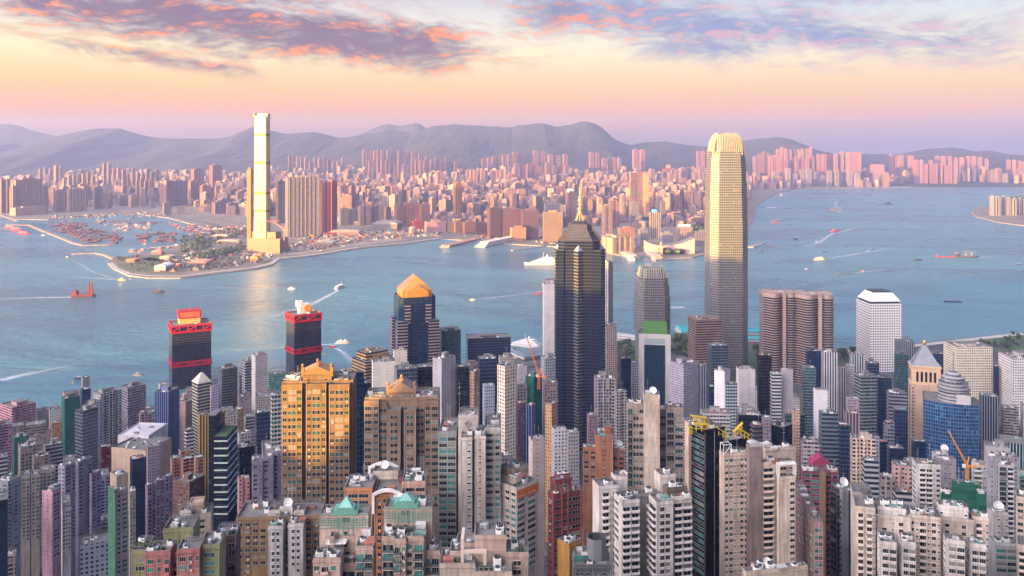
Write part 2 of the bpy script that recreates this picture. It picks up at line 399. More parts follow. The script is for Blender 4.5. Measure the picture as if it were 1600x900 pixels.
def clutter(root, x0, x1, y0, y1, z, rng, color, n=4, plant=True):
    w, d = x1 - x0, y1 - y0
    if plant and min(w, d) > 8:
        pw, pd = w * rng.uniform(.3, .5), d * rng.uniform(.3, .5)
        part('plant', root, x0 + w * rng.uniform(.35, .65), y0 + d * rng.uniform(.4, .7), z, pw, pd, rng.uniform(3, 6), color)
    for _ in range(int(n * 1.7 + .5)):
        k = rng.choice(['tank', 'cool', 'cool', 'shed', 'ant', 'cool', 'duct', 'rail', 'shed'])
        s = rng.uniform(1.5, 2.8); x = x0 + w * rng.uniform(.1, .9); y = y0 + d * rng.uniform(.08, .92)
        if k == 'duct': part(k, root, x, y, z, rng.uniform(3, max(3.5, w * .35)), .9, 1.0, rz=rng.choice([0, R(90)]))
        elif k == 'rail': part(k, root, x0 + w / 2, rng.choice([y0 + .2, y1 - .2]), z, w * .9, 1.0, 2.1)
        elif k == 'ant': part(k, root, x, y, z, 2, 2, rng.uniform(6, 12))
        elif k == 'shed': part(k, root, x, y, z, s * 1.6, s * 1.2, s, rng.choice([(0.5, .47, .44), (.16, .30, .27), (.36, .14, .10), (.62, .6, .58), (.30, .26, .24), (.12, .11, .11)]), rng.choice([0, R(90)]))
        else: part(k, root, x, y, z, s, s, s * rng.uniform(.8, 1.2))
def notched(a, b, nb=0, dep=1.4, ns=0, fr=0.32):
    """rectangle with vertical recesses on front/back (nb) and sides (ns)"""
    def side(p, q, n):
        p, q = Vector(p), Vector(q); d = (q - p); L = d.length; d /= L; nn = Vector((-d.y, d.x)); out_ = [p]
        if n > 0:
            for i in range(n):
                c = L * (i + 1) / (n + 1); w = L / (n + 1) * fr / 2 * 1.6
                out_ += [p + d * (c - w), p + d * (c - w) + nn * dep, p + d * (c + w) + nn * dep, p + d * (c + w)]
        return out_
    x, y = a / 2, b / 2
    pts = side((-x, -y), (x, -y), nb) + side((x, -y), (x, y), ns) + side((x, y), (-x, y), nb) + side((-x, y), (-x, -y), ns)
    return [(p.x, p.y) for p in pts]
STY = {
 'grid':  dict(cw=3.4, ch=3.4, fw=.58, fh=.5),
 'gridw': dict(cw=3.0, ch=3.6, fw=.52, fh=.52, glass=(.03, .035, .045), cur=.1),
 'fine':  dict(cw=2.2, ch=3.0, fw=.5, fh=.42, cur=.2),
 'band':  dict(cw=4.0, ch=3.8, fw=1.0, fh=.52, cur=.0, tintvar=.25),
 'bandw': dict(cw=3.0, ch=3.4, fw=.88, fh=.48, cur=.15),
 'vert':  dict(cw=3.0, ch=3.6, fw=.5, fh=1.0, cur=0.0, tintvar=.3),
 'resi':  dict(cw=2.9, ch=3.0, fw=.50, fh=.48, cur=.22),
 'resb':  dict(cw=4.2, ch=3.1, fw=.72, fh=.56, cur=.12, glass=(.014, .018, .024)),
 'teal':  dict(cw=2.8, ch=3.4, fw=.86, fh=.62, glass=(.012, .05, .055), cur=.06, light=(.06, .16, .15)),
 'navy':  dict(cw=2.2, ch=3.8, fw=.93, fh=.90, glass=(.008, .020, .045), rough=.10, spec=.5, cur=.03, light=(.03, .06, .09), tintvar=.35),
 'blue':  dict(cw=2.4, ch=3.8, fw=.94, fh=.92, glass=(.010, .048, .12), rough=.10, spec=.5, cur=.05, light=(.03, .15, .27), tintvar=.4),
 'black': dict(cw=2.4, ch=3.8, fw=.95, fh=.92, glass=(.006, .009, .015), rough=.10, spec=.45, cur=.02, light=(.04, .05, .06), tintvar=.4),
 'green': dict(cw=2.4, ch=3.8, fw=.92, fh=.62, glass=(.012, .04, .040), rough=.1, spec=.5, cur=.05, light=(.05, .1, .1)),
 'mull':  dict(cw=2.6, ch=60.0, fw=.70, fh=1.0, glass=(.012, .02, .03), cur=0.0, tintvar=.2),
 'blank': dict(cw=14.0, ch=3.2, fw=.06, fh=.28, cur=0.0),
 'net':   dict(cw=5.0, ch=3.2, fw=.985, fh=.965, glass=(.022, .095, .07), rough=.9, spec=.1, cur=.0, tintvar=.25),
 'kow':   dict(cw=6.0, ch=3.8, fw=.52, fh=.66, glass=(.018, .018, .026), cur=.0, tintvar=.6, dirt=.3),
 'kowv':  dict(cw=8.0, ch=30.0, fw=.44, fh=1.0, glass=(.022, .018, .024), rough=.5, cur=.0, tintvar=.3, dirt=.2),
 'kowb':  dict(cw=9.0, ch=4.0, fw=1.0, fh=.5, glass=(.02, .02, .028), rough=.3, cur=.0, tintvar=.3, dirt=.2),
}
def fac(style): return facade(**STY[style])
REG = []      # (x0 px, x1 px, ytop px, Y, label) of everything placed, for fillers
def tower(name, label, xl, xm, xr, yt, Y, style='grid', color='b0a8a0', asp=0.9, theta=None, depth=None, nb=0, ns=0, dep=1.4,
          roof=None, n=4, plant=True, ledge=0.0, group=None, z0=None, cat='building', par=1.2, top=None, style2=None, pcol=None):
    C, t, a, b = solve(xl, xm, xr, Y, asp, theta, depth)
    b = min(b, 70.0)
    d = Vector((math.cos(t), math.sin(t))); e = Vector((-math.sin(t), math.cos(t)))
    o = C + d * a / 2 + e * b / 2
    gz = ground_z(o.x, o.y) if z0 is None else z0
    z1 = PZ(yt, Y)
    h = max(6.0, z1 - gz)
    rng = random.Random(int(xl * 31 + yt * 7))
    col = tuple(v * {'navy': .55, 'black': .6, 'green': .62, 'teal': .7, 'band': .8, 'mull': .8, 'vert': .85}.get(style, .92) for v in hx(color))
    poly = notched(a, b, nb, dep, ns)
    mb = MB(); mb.shell(poly, -3, h, 0, 1, par)
    if ledge > 0:
        ch = STY[style]['ch']; k = int(h / ch)
        big = inset(poly, -ledge)
        for i in range(max(1, k - 40), k + 1):
            zz = i * ch + (0.02 - 0.26 * ch if style2 is None else 0) + STY[style]['ch'] * .0
            zz = i * ch - 0.24 * ch
            if zz + .48 * ch < h: mb.prism(big, zz, zz + .48 * ch, 2, 2, bottom=True)
    mats = [fac(style), M['roof'], M['wall']]
    if roof: mats[1] = M['rooftint']
    ob = mb.build(name, mats, None, (o.x, o.y, gz), t, col)
    tag(ob, label, cat, group)
    if n >= 0 and min(a, b) > 5: clutter(ob, -a / 2 + 1, a / 2 - 1, -b / 2 + 1, b / 2 - 1, h - par, rng, pcol or tuple(min(.8, c * 1.05) for c in col), n, plant)
    REG.append((min(xl, xm), xr, yt, Y, label))
    return ob, a, b, h
# ---------------------------------------------------------------- setting: water
def water_mat():
    m, n, p = newmat('harbour_water'); pos = gpos(n)
    s = n.nodes.new('ShaderNodeSeparateXYZ'); n.links.new(pos.k, s.inputs[0]); x, y = E(n, s.outputs[0]), E(n, s.outputs[1])
    big = nz(n, vec(n, x * 0.0011 + y * 0.0005, y * 0.0026), 1.0, 4.0, .6, 1.2)
    w1 = nz(n, vec(n, x * 0.020 + y * .006, y * 0.045), 1.0, 5.0, .65, .6)
    w2 = nz(n, vec(n, x * 0.09, y * 0.16), 1.0, 3.0, .6)
    sw = nz(n, vec(n, x * 0.0042 + y * .0012, y * 0.012), 1.0, 3.0, .55, 2.0)
    h = w1 * 7.0 + w2 * 1.6 + sw * 9.0
    b = n.nodes.new('ShaderNodeBump'); b.inputs['Strength'].default_value = 0.65; b.inputs['Distance'].default_value = 0.9
    n.links.new(h.k, b.inputs['Height']); n.links.new(b.outputs[0], p.inputs['Normal'])
    put(n, p, 'Base Color', cmix(n, big.sstep(.35, .65), (0.05, 0.128, 0.158), (0.092, 0.205, 0.232)))
    put(n, p, 'Roughness', big.sstep(.3, .7) * .12 + .24); put(n, p, 'IOR', 1.33)
    return m
mb = MB(); mb.face([(-11400, 1000, 0), (11400, 1000, 0), (11400, 14500, 0), (-11400, 14500, 0)])
struct(mb.build('water', [water_mat()]))
# ---------------------------------------------------------------- island ground with the near shore
def ground_mat(name, a, b_, c, s=0.01, rough=.9):
    m, n, p = newmat(name); pos = gpos(n)
    k = nz(n, pos, s, 6.0, .65); k2 = nz(n, pos, s * 7, 4.0)
    col = cmix(n, k.sstep(.42, .58), a, b_); col = cmix(n, (k2 * .6 + k * .4).sstep(.52, .62), col, c)
    put(n, p, 'Base Color', col); put(n, p, 'Roughness', rough); return m
SHORE = [(-420, 660), (0, 640), (60, 640), (120, 642), (200, 646), (238, 646), (248, 608), (330, 607), (376, 610), (420, 602), (530, 584), (640, 580), (700, 572), (800, 560), (862, 548), (965, 530),
         (1060, 524), (1075, 512), (1195, 518), (1200, 536), (1310, 545), (1420, 537), (1500, 528), (1600, 518), (1750, 516)]
sh = [gp(px, py, 4) for px, py in SHORE]
mb = MB(); xs = sorted(set([-2600 + i * 50 for i in range(83)] + [-560 + i * 10 for i in range(40)]))
def shore_y(x): return lerp_tab(sh, x)
rows = [-2300, -1500, -900, -600, -350, -150, -60, -8, 30, 110, 250, 330, 400, 480, 560, 660, 760, 870, 980, 1150]
for xa, xb in zip(xs, xs[1:]):
    for ya, yb in zip(rows, rows[1:]):
        mb.face([(xa, ya, ground_z(xa, ya) - 1), (xb, ya, ground_z(xb, ya) - 1), (xb, yb, ground_z(xb, yb) - 1), (xa, yb, ground_z(xa, yb) - 1)])
    mb.face([(xa, 1150, 3), (xb, 1150, 3), (xb, max(1152, shore_y(xb)), 3), (xa, max(1152, shore_y(xa)), 3)])
    mb.face([(xa, max(1152, shore_y(xa)), -3), (xb, max(1152, shore_y(xb)), -3), (xb, max(1152, shore_y(xb)), 3), (xa, max(1152, shore_y(xa)), 3)])
struct(mb.build('ground', [ground_mat('city_ground', (.06, .06, .062), (.10, .095, .09), (.05, .07, .045))]))
# hills behind the viewpoint that keep the near city in shade
PROF = [(-2400, 4), (-2000, 6), (-1700, 40), (-1500, 100), (-1374, 148), (-1266, 170), (-1100, 212), (-962, 254), (-938, 300), (-910, 314), (-871, 318), (-830, 306), (-781, 290), (-700, 303), (-500, 318), (-464, 304),
        (-448, 268), (-434, 260), (-424, 268), (-412, 312), (-396, 328), (-345, 338), (-300, 362), (-200, 402), (0, 440), (400, 470), (900, 430), (1200, 330)]
hill_mat = ground_mat('hill_scrub', (.035, .055, .03), (.05, .065, .035), (.07, .065, .045), .02)
mb = MB()
def sp_(s, p): return (s * 0.76 + p * 0.65, s * 0.65 - p * 0.76)
PP = [-2400 + 15 * i for i in range(241)]
SS = [(-1350, 0.0), (-1000, .55), (-700, .85), (-500, 1.0), (-330, .82), (-200, .5), (-110, .2)]
for pa, pb in zip(PP, PP[1:]):
    for (s0, k0), (s1, k1) in zip(SS, SS[1:]):
        q = [(s0, pa, k0), (s0, pb, k0), (s1, pb, k1), (s1, pa, k1)]
        mb.face([sp_(s, p) + (lerp_tab(PROF, p) * k,) for s, p, k in q])
struct(mb.build('hill', [hill_mat]))
# ---------------------------------------------------------------- far shore
LANDPX = [(-420, 322), (-150, 330), (0, 336), (18, 342), (75, 343), (160, 335), (215, 334), (262, 340), (300, 350), (332, 360), (345, 372), (322, 386), (292, 378), (272, 386), (252, 393),
          (214, 397), (178, 402), (168, 411), (178, 420), (200, 430), (232, 434), (282, 434), (340, 427), (400, 420), (425, 414), (437, 405), (470, 402),
          (505, 397), (560, 388), (640, 380), (690, 373), (745, 376), (800, 381), (870, 385), (940, 393), (985, 401), (1012, 399), (1040, 404), (1082, 402), (1112, 395),
          (1150, 380), (1172, 352), (1180, 335), (1182, 322), (1195, 312), (1212, 302), (1240, 296), (1300, 294), (1420, 292), (1426, 288), (1480, 287), (1540, 287), (1640, 289), (1900, 290)]
land = [gp(px, py, 3.0) for px, py in LANDPX]
mb = MB()
back = [(9500, 13800), (-9500, 13800), (-9500, land[0][1])]
top = [(x, y, 3.0) for x, y in land + back]
mb.face(top)
for a, b in zip(land, land[1:]): mb.face([(a[0], a[1], -3), (b[0], b[1], -3), (b[0], b[1], 3), (a[0], a[1], 3)], 1)
seawall = plain('sea_wall_stone', (.34, .27, .23), .85, noise=.4, scale=.05)
far_ground = ground_mat('far_ground', (.13, .105, .085), (.22, .17, .13), (.055, .065, .035), .009)
struct(mb.build('far_shore_ground', [far_ground, seawall]))
def in_poly(x, y, poly):
    c = False; n = len(poly)
    for i in range(n):
        (x0, y0), (x1, y1) = poly[i], poly[i - 1]
        if (y0 > y) != (y1 > y) and x < (x1 - x0) * (y - y0) / (y1 - y0) + x0: c = not c
    return c
FULL = land + back
def patch(name, pts, mat, z=3.02, h=None):
    mb = MB(); q = [gp(px, py, z) for px, py in pts]
    if h: mb.prism(q[::-1], z, z + h, 0, 0)
    else: mb.face([(x, y, z) for x, y in q])
    return struct(mb.build(name, [mat]))
grass = ground_mat('far_lawn', (.07, .085, .035), (.10, .095, .05), (.05, .06, .03), .02)
dirt = ground_mat('bare_earth', (.30, .22, .16), (.36, .29, .22), (.16, .13, .10), .012)
pave = plain('pale_paving', (.42, .38, .34), .8, noise=.3, scale=.03)
road = plain('asphalt', (.07, .07, .072), .85, noise=.3, scale=.05)
patch('lawn', [(182, 412), (235, 402), (262, 408), (340, 400), (392, 404), (380, 412), (300, 424), (245, 427), (205, 424)], grass)
patch('lawn', [(210, 403), (270, 395), (300, 398), (285, 406), (240, 408)], grass)
patch('lawn', [(403, 413), (425, 405), (432, 408), (420, 413)], grass)
patch('bare_ground', [(310, 392), (400, 386), (470, 385), (540, 378), (600, 372), (640, 374), (560, 384), (470, 397), (400, 398)], dirt, 3.03)
patch('bare_ground', [(470, 372), (560, 360), (680, 362), (690, 369), (600, 369), (520, 378)], dirt, 3.04)
def strip(name, px, wid, mat, z, lift=0.0, closed=False):
    pts = [Vector(gp(a, b, z)) for a, b in px]; mb = MB(); L = []; Rr = []
    for i, p in enumerate(pts):
        d = (pts[min(i + 1, len(pts) - 1)] - pts[max(i - 1, 0)]).normalized(); n = Vector((-d.y, d.x)) * wid / 2
        L.append(p + n); Rr.append(p - n)
    for i in range(len(pts) - 1):
        q = [Rr[i], Rr[i + 1], L[i + 1], L[i]]
        if lift:
            mb.prism([tuple(v) for v in q], z - lift, z, 0, 0)
        else: mb.face([(v.x, v.y, z) for v in q])
    return mb.build(name, [mat])
struct(strip('promenade', [(172, 411), (182, 420), (203, 428), (235, 431), (282, 431), (340, 424), (400, 417), (424, 411), (436, 403), (470, 400), (505, 395), (560, 386), (640, 378), (690, 371)], 16, pave, 3.06))
struct(strip('road', [(20, 338), (75, 339), (160, 332), (262, 336), (340, 352), (400, 372), (520, 368), (640, 362), (745, 366), (900, 376), (1010, 384)], 22, road, 3.08))
struct(strip('road', [(262, 398), (330, 386), (400, 380), (500, 374), (620, 366)], 14, road, 3.10))
for px, lab in (([(-60, 320), (0, 333), (28, 345)], 'stone jetty slanting from the far left shore'),
                ([(9, 351), (45, 351), (72, 362), (115, 379), (130, 383), (172, 382)], 'long stone breakwater in front of the dense raft of red barges'),
                ([(112, 396), (150, 395), (165, 398), (178, 404)], 'short curved breakwater tipped out from the park headland')):
    tag(strip('breakwater', px, 14, plain('rubble_stone', (.40, .27, .20), .9, noise=.5, scale=.08), 2.6, 4.5), lab, 'breakwater')
# airfield-like strip of reclaimed land at the right and the eastern headland
struct(strip('runway_spit', [(1210, 291), (1300, 290.5), (1422, 291)], 120, plain('spit_concrete', (.10, .12, .13), .85), 4.0, 6))
npx = [(1518, 331), (1524, 338), (1560, 347), (1605, 353), (1720, 366), (1900, 350), (1720, 318), (1600, 310), (1552, 318), (1530, 324)]
mb = MB(); q = [gp(a, b, 3) for a, b in npx]; mb.prism(q[::-1] if False else q, -3, 3, 1, 0); struct(mb.build('eastern_shore_ground', [far_ground, seawall]))
# ---------------------------------------------------------------- far hills
def ridge(name, prof, Y, deep, seed, mat, spurs=1.0):
    mb = MB(); nx, nr = 260, 14; x0, x1 = prof[0][0], prof[-1][0]; G = []
    for j in range(nr + 1):
        t = j / nr; row = []
        for i in range(nx + 1):
            px = x0 + (x1 - x0) * i / nx; h = PZ(lerp_tab(prof, px), Y); yy = Y - deep * (1 - t) if t <= 1 else Y
            x = PX(px, Y)
            nn = mnoise.fractal(Vector((x / 700, yy / 900, seed)), 1.0, 2.0, 4)
            n2 = mnoise.fractal(Vector((x / 120, yy / 160, seed + 5)), 1.0, 2.0, 3)
            k = t ** 1.35
            z = h * k * (1 + spurs * .36 * nn * (1 - t) * 1.6) + n2 * 9 * (.4 + .6 * t) * (1 if t > 0 else 0)
            row.append((x, yy, max(0.5, z) if j else 0.0))
        G.append(row)
    G.append([(x, y + deep * .8, 0.0) for x, y, z in G[-1]])
    for j in range(len(G) - 1):
        for i in range(nx): mb.face([G[j][i], G[j][i + 1], G[j + 1][i + 1], G[j + 1][i]])
    return struct(mb.build(name, [mat], smooth=False))
far_hill = ground_mat('far_hill_scrub', (.012, .017, .015), (.020, .023, .019), (.032, .030, .025), .006)
RA = [(-260, 232), (-120, 238), (0, 226), (20, 224), (40, 230), (60, 222), (100, 210), (125, 205), (150, 200), (165, 201), (185, 200), (210, 208), (240, 215), (275, 217), (300, 216), (335, 217), (360, 213), (392, 199),
      (404, 199), (440, 208), (455, 209), (490, 206), (530, 215), (560, 212), (610, 203), (645, 207), (680, 196), (710, 194), (740, 196), (800, 199), (814, 195), (830, 194), (848, 192), (868, 199), (890, 195), (905, 191), (917, 189.5),
      (933, 194), (942, 200), (952, 211), (966, 221), (985, 227), (1010, 222), (1040, 221), (1075, 227), (1100, 229), (1130, 225), (1180, 217), (1222, 214), (1245, 221), (1262, 229), (1290, 238), (1340, 246), (1380, 246),
      (1405, 241), (1440, 233.5), (1490, 230), (1505, 233), (1520, 237), (1545, 235), (1572, 241), (1600, 243), (1700, 240), (1860, 246)]
ridge('far_hills', RA, 11500, 3600, 3.1, far_hill)
RB = [(-200, 200), (-60, 190), (0, 193), (30, 196), (60, 207), (90, 213), (140, 224), (300, 232), (540, 228), (565, 209), (585, 200), (607, 192.5), (618, 196), (630, 197), (640, 194), (652, 191), (660, 196), (675, 207), (720, 226), (1000, 240), (1700, 242)]
ridge('distant_mountains', RB, 13600, 1200, 9.7, far_hill)
# ---------------------------------------------------------------- haze
mb = MB(); mb.box(-11500, 11500, -2900, 15200, -4.0, 790.0)
m = bpy.data.materials.new('haze_air'); m.use_nodes = True; n = m.node_tree; n.nodes.clear()
o = n.nodes.new('ShaderNodeOutputMaterial'); v = n.nodes.new('ShaderNodeVolumePrincipled'); n.links.new(v.outputs[0], o.inputs['Volume'])
v.inputs['Color'].default_value = (0.36, 0.45, 0.96, 1); v.inputs['Density'].default_value = 0.000047; v.inputs['Anisotropy'].default_value = 0.15
struct(mb.build('haze', [m]), 'stuff')
# ================================================================ landmark towers
def site(xl, xm, xr, Y, asp=1.0, theta=None, depth=None):
    C, t, a, b = solve(xl, xm, xr, Y, asp, theta, depth)
    o = C + Vector((math.cos(t), math.sin(t))) * a / 2 + Vector((-math.sin(t), math.cos(t))) * b / 2
    return o, t, a, b
def root(name, label, o, t, z0=4.0, cat='skyscraper', box=None, group=None):
    e = empty(name, (o.x, o.y, z0), t); tag(e, label, cat, group)
    if box: REG.append(box + (label,))
    return e
def octo(a, b, c):
    x, y = a / 2, b / 2
    return [(-x + c, -y), (x - c, -y), (x, -y + c), (x, y - c), (x - c, y), (-x + c, y), (-x, y - c), (-x, -y + c)]
def cornered(a, b, c, k):
    # square plan with stepped, re-entrant corners
    x, y = a / 2, b / 2
    q = [(-x + c, -y), (x - c, -y), (x - c, -y + k), (x - k, -y + k), (x - k, -y + c), (x, -y + c)]
    r = [(x, y - c), (x - k, y - c), (x - k, y - k), (x - c, y - k), (x - c, y), (-x + c, y)]
    s = [(-x + c, y - k), (-x + k, y - k), (-x + k, y - c), (-x, y - c), (-x, -y + c), (-x + k, -y + c), (-x + k, -y + k), (-x + c, -y + k)]
    return q + r + s
IFCM = facade(cw=3.1, ch=4.1, fw=.66, fh=.60, glass=(.022, .030, .048), rough=.32, spec=.8, cur=.03, wallrough=.40, metal=.50, tintvar=.3, dirt=.1, gmetal=.35)
# --- tallest harbour tower with the claw crown
def finance_tower(name, label, cx, wpx, Y, levels, ytop_body, ytop, fins, crown_in, yaw=0.0, base_y=None):
    w = wpx / F * Y; o = Vector((PX(cx, Y), Y + w / 2))
    e = root(name, label, o, yaw, 4.0, 'skyscraper', (cx - wpx / 2 - 5, cx + wpx / 2 + 5, ytop, Y))
    zs = [0.0] + [PZ(y, Y) - 4 for y, k in levels]
    ks = [1.0] + [k for y, k in levels]
    mb = MB()
    for i in range(len(levels)):
        k = ks[i]; mb.prism(octo(w * k, w * k, w * .19 * k), zs[i] if i == 0 else zs[i] - 0.0, zs[i + 1], 0, 1)
    silver = hx('98948e')
    mb.build('tower_shaft', [IFCM, M['roof']], e, color=silver)
    kb = ks[-1]; zb = zs[-1]; zt = PZ(ytop, Y) - 4
    core = MB(); kk = kb * .86
    core.taper(octo(w * kk, w * kk, w * .15), zb, octo(w * kk * (1 - crown_in * .8), w * kk * (1 - crown_in * .8), w * .12), zb + (zt - zb) * .82, 0, 1)
    core.build('crown_core', [IFCM, M['roof']], e, color=silver)
    fin = MB(); hw = w * kb / 2; n = fins
    for sx, sy in ((0, -1), (1, 0), (0, 1), (-1, 0)):
        for i in range(n):
            t = (i + .5) / n * 2 - 1; ht = zt - (zt - zb) * .16 * abs(t) ** 2.2
            P = []
            for j in range(9):
                u = j / 8; ang = u * math.pi / 2
                off = hw * (1 - crown_in * (1 - math.cos(ang))); z = zb - 6 + (ht - zb + 6) * (math.sin(ang) if crown_in > .2 else u)
                lat = t * (hw * .84) * (1 - crown_in * .55 * (1 - math.cos(ang)))
                P.append(Vector((off * sx + lat * abs(sy), off * sy + lat * abs(sx), z)))
            for p, q in zip(P, P[1:]):
                tx = Vector((abs(sy), abs(sx), 0)) * .55; nn = Vector((sx, sy, 0)) * 1.5
                A = [p - tx + nn * .3, p + tx + nn * .3, p + tx - nn, p - tx - nn]; B = [v + (q - p) for v in A]
                for k in range(4): fin.face([A[k], A[(k + 1) % 4], B[(k + 1) % 4], B[k]])
            fin.face(B)
    fin.build('crown_fins', [plain('crown_metal', (.40, .35, .26), .45, .2, noise=.1)], e)
    return e, w
e2, w2 = finance_tower('finance_tower', 'tallest harbourfront skyscraper with rounded claw crown, top half golden in the sun', 1141.5, 60, 1450,
    [(400, 1.0), (345, .98), (310, .96), (285, .935), (262, .90), (247, .865), (237, .83)], 237, 207, 15, .42)
finance_tower('finance_tower', 'shorter grey stepped tower with a ring of upright pale fins on top', 1022.5, 50, 1400,
    [(520, 1.06), (465, 1.0), (447, .93), (436, .85)], 436, 419, 9, .16)
# --- The star-plan dark tower with the spire
def star_tower():
    Y = 1100; w = 66 / F * Y; o = Vector((PX(908.5, Y), Y + w / 2))
    e = root('star_plan_skyscraper', 'dark glass skyscraper with a stepped crown and golden lattice spire', o, R(-8), 8, 'skyscraper', (872, 946, 345, Y))
    g = facade(cw=2.4, ch=4.0, fw=.97, fh=.70, glass=(.012, .020, .046), rough=.12, spec=.6, cur=.0, wallrough=.25, tintvar=.15, dirt=.1, gmetal=.3, metal=.25)
    z = lambda y: PZ(y, Y) - 8
    col = hx('4a4850')
    a = MB(); a.prism(octo(w, w, w * .16), -4, z(376), 0, 1); a.build('tower_shaft', [g, M['roof']], e, color=col)
    k = w * .5 + 4.2
    r = MB()
    for ang in (0, 90, 180, 270):
        c, s = math.cos(R(ang)), math.sin(R(ang)); rot = lambda x, y: (c * x - s * y, s * x + c * y)
        p = [rot(-w * .16, -w * .45), rot(0, -k - 2), rot(w * .16, -w * .45)]
        r.prism(p, -4, z(392), 0, 1, cap=False)
        A, B, D = [(q[0], q[1], z(392)) for q in p]; T = rot(0, -w * .46) + (z(380),)
        r.face([A, B, T], 2); r.face([B, D, T], 2)
    r.build('angled_rib', [facade(cw=2.4, ch=4.0, fw=.97, fh=.66, glass=(.03, .05, .065), rough=.1, spec=1.2, cur=.0, wallrough=.3, tintvar=.3, dirt=.1, gmetal=.35, metal=.3), M['roof'], M['metal']], e, color=hx('7a6e6a'))
    l = MB()
    for sx in (-1, 1):
        for sy in (-1, 1): l.box(sx * w * .44 - 5.0, sx * w * .44 + 5.0, sy * w * .44 - 5.0, sy * w * .44 + 5.0, -4, z(391), 0, 1)
    l.build('corner_turret', [g, M['roof']], e, color=hx('3e4346'))
    c = MB(); tiers = [(376, .97, 371, .88), (371, .82, 367, .79), (367, .73, 363, .70), (363, .64, 352, .54), (352, .46, 347, .26)]
    for y0, k0, y1, k1 in tiers:
        c.taper(octo(w * k0, w * k0, w * k0 * .17), z(y0), octo(w * k1, w * k1, w * k1 * .17), z(y1), 0, 0)
    c.build('crown', [facade(cw=2.2, ch=3.0, fw=.6, fh=.8, glass=(.03, .025, .025), cur=0.0, wallrough=.3, metal=.3)], e, color=hx('4c464c'))
    s = MB(); zb = z(346)
    for i in range(8):
        a0 = i * math.pi / 4; s.tube((5.5 * math.cos(a0), 5.5 * math.sin(a0), zb - 1), (1.4 * math.cos(a0), 1.4 * math.sin(a0), z(333)), .5, .35, 5)
    s.lathe([(1.4, z(334)), (1.7, z(330)), (1.0, z(326)), (.9, z(318)), (2.4, z(317)), (2.4, z(313)), (.8, z(311)), (.65, z(304)), (.35, z(296)), (.15, z(288)), (0, z(287))], 10)
    for zz in (z(329), z(322)): s.box(-3.0, 3.0, -.4, .4, zz, zz + .8); s.box(-.4, .4, -3.0, 3.0, zz + .1, zz + .9)
    s.build('spire', [plain('spire_gold', (.80, .58, .25), .35, .6, noise=.1)], e)
star_tower()
# --- golden slab across the water
def west_tower():
    Y = 3093; o, t, a, b = site(395.5, 417, 423.5, Y, 2.0)
    e = root('supertall_tower', 'supertall far-shore tower whose mirror front glares yellow in the sun', o, t, 3, 'skyscraper', (386, 424, 178, Y))
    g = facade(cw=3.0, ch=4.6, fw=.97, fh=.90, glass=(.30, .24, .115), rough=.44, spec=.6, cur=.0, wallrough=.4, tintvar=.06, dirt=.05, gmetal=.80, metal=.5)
    z = lambda y: PZ(y, Y) - 3
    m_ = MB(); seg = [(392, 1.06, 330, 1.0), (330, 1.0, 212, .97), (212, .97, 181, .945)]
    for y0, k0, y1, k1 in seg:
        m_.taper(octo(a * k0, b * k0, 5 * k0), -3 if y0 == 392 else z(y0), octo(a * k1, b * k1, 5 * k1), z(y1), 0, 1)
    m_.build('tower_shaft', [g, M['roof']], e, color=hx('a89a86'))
    for y in (329.5, 302, 254.5, 210.5):
        k = .975 if y < 260 else 1.0
        q = MB(); q.prism(octo(a * k + 1.0, b * k + 1.0, 5), z(y + 2.2), z(y - 1.8), 0, 0, bottom=True); q.build('refuge_floor_band', [facade(cw=3.0, ch=1.8, fw=.9, fh=.6, glass=(.06, .035, .01), cur=.0, metal=.3, gmetal=.3, rough=.4, wallrough=.45)], e, color=hx('6a4a1c'))
    q = MB()
    for sx, sy in ((0, -1), (1, 0), (0, 1), (-1, 0)):
        w_ = a * .36
        q.box((-w_ if sx == 0 else sx * a * .474 - .5), (w_ if sx == 0 else sx * a * .474 + .5), (-w_ if sy == 0 else sy * b * .474 - .5), (w_ if sy == 0 else sy * b * .474 + .5), z(183), z(177.5))
    q.build('crown_screen', [g], e, color=hx('a89a86'))
    # podium with cranes
    P = MB(); P.box(-a * .75, a * 1.35, -b * 1.5, b * .8, -3, 52, 0, 1); P.box(-a * .4, a * .95, -b * 1.1, b * .6, 52, 74, 0, 1)
    P.build('podium', [fac('kowb'), M['roof']], e, color=hx('9a7a60'))
west_tower()
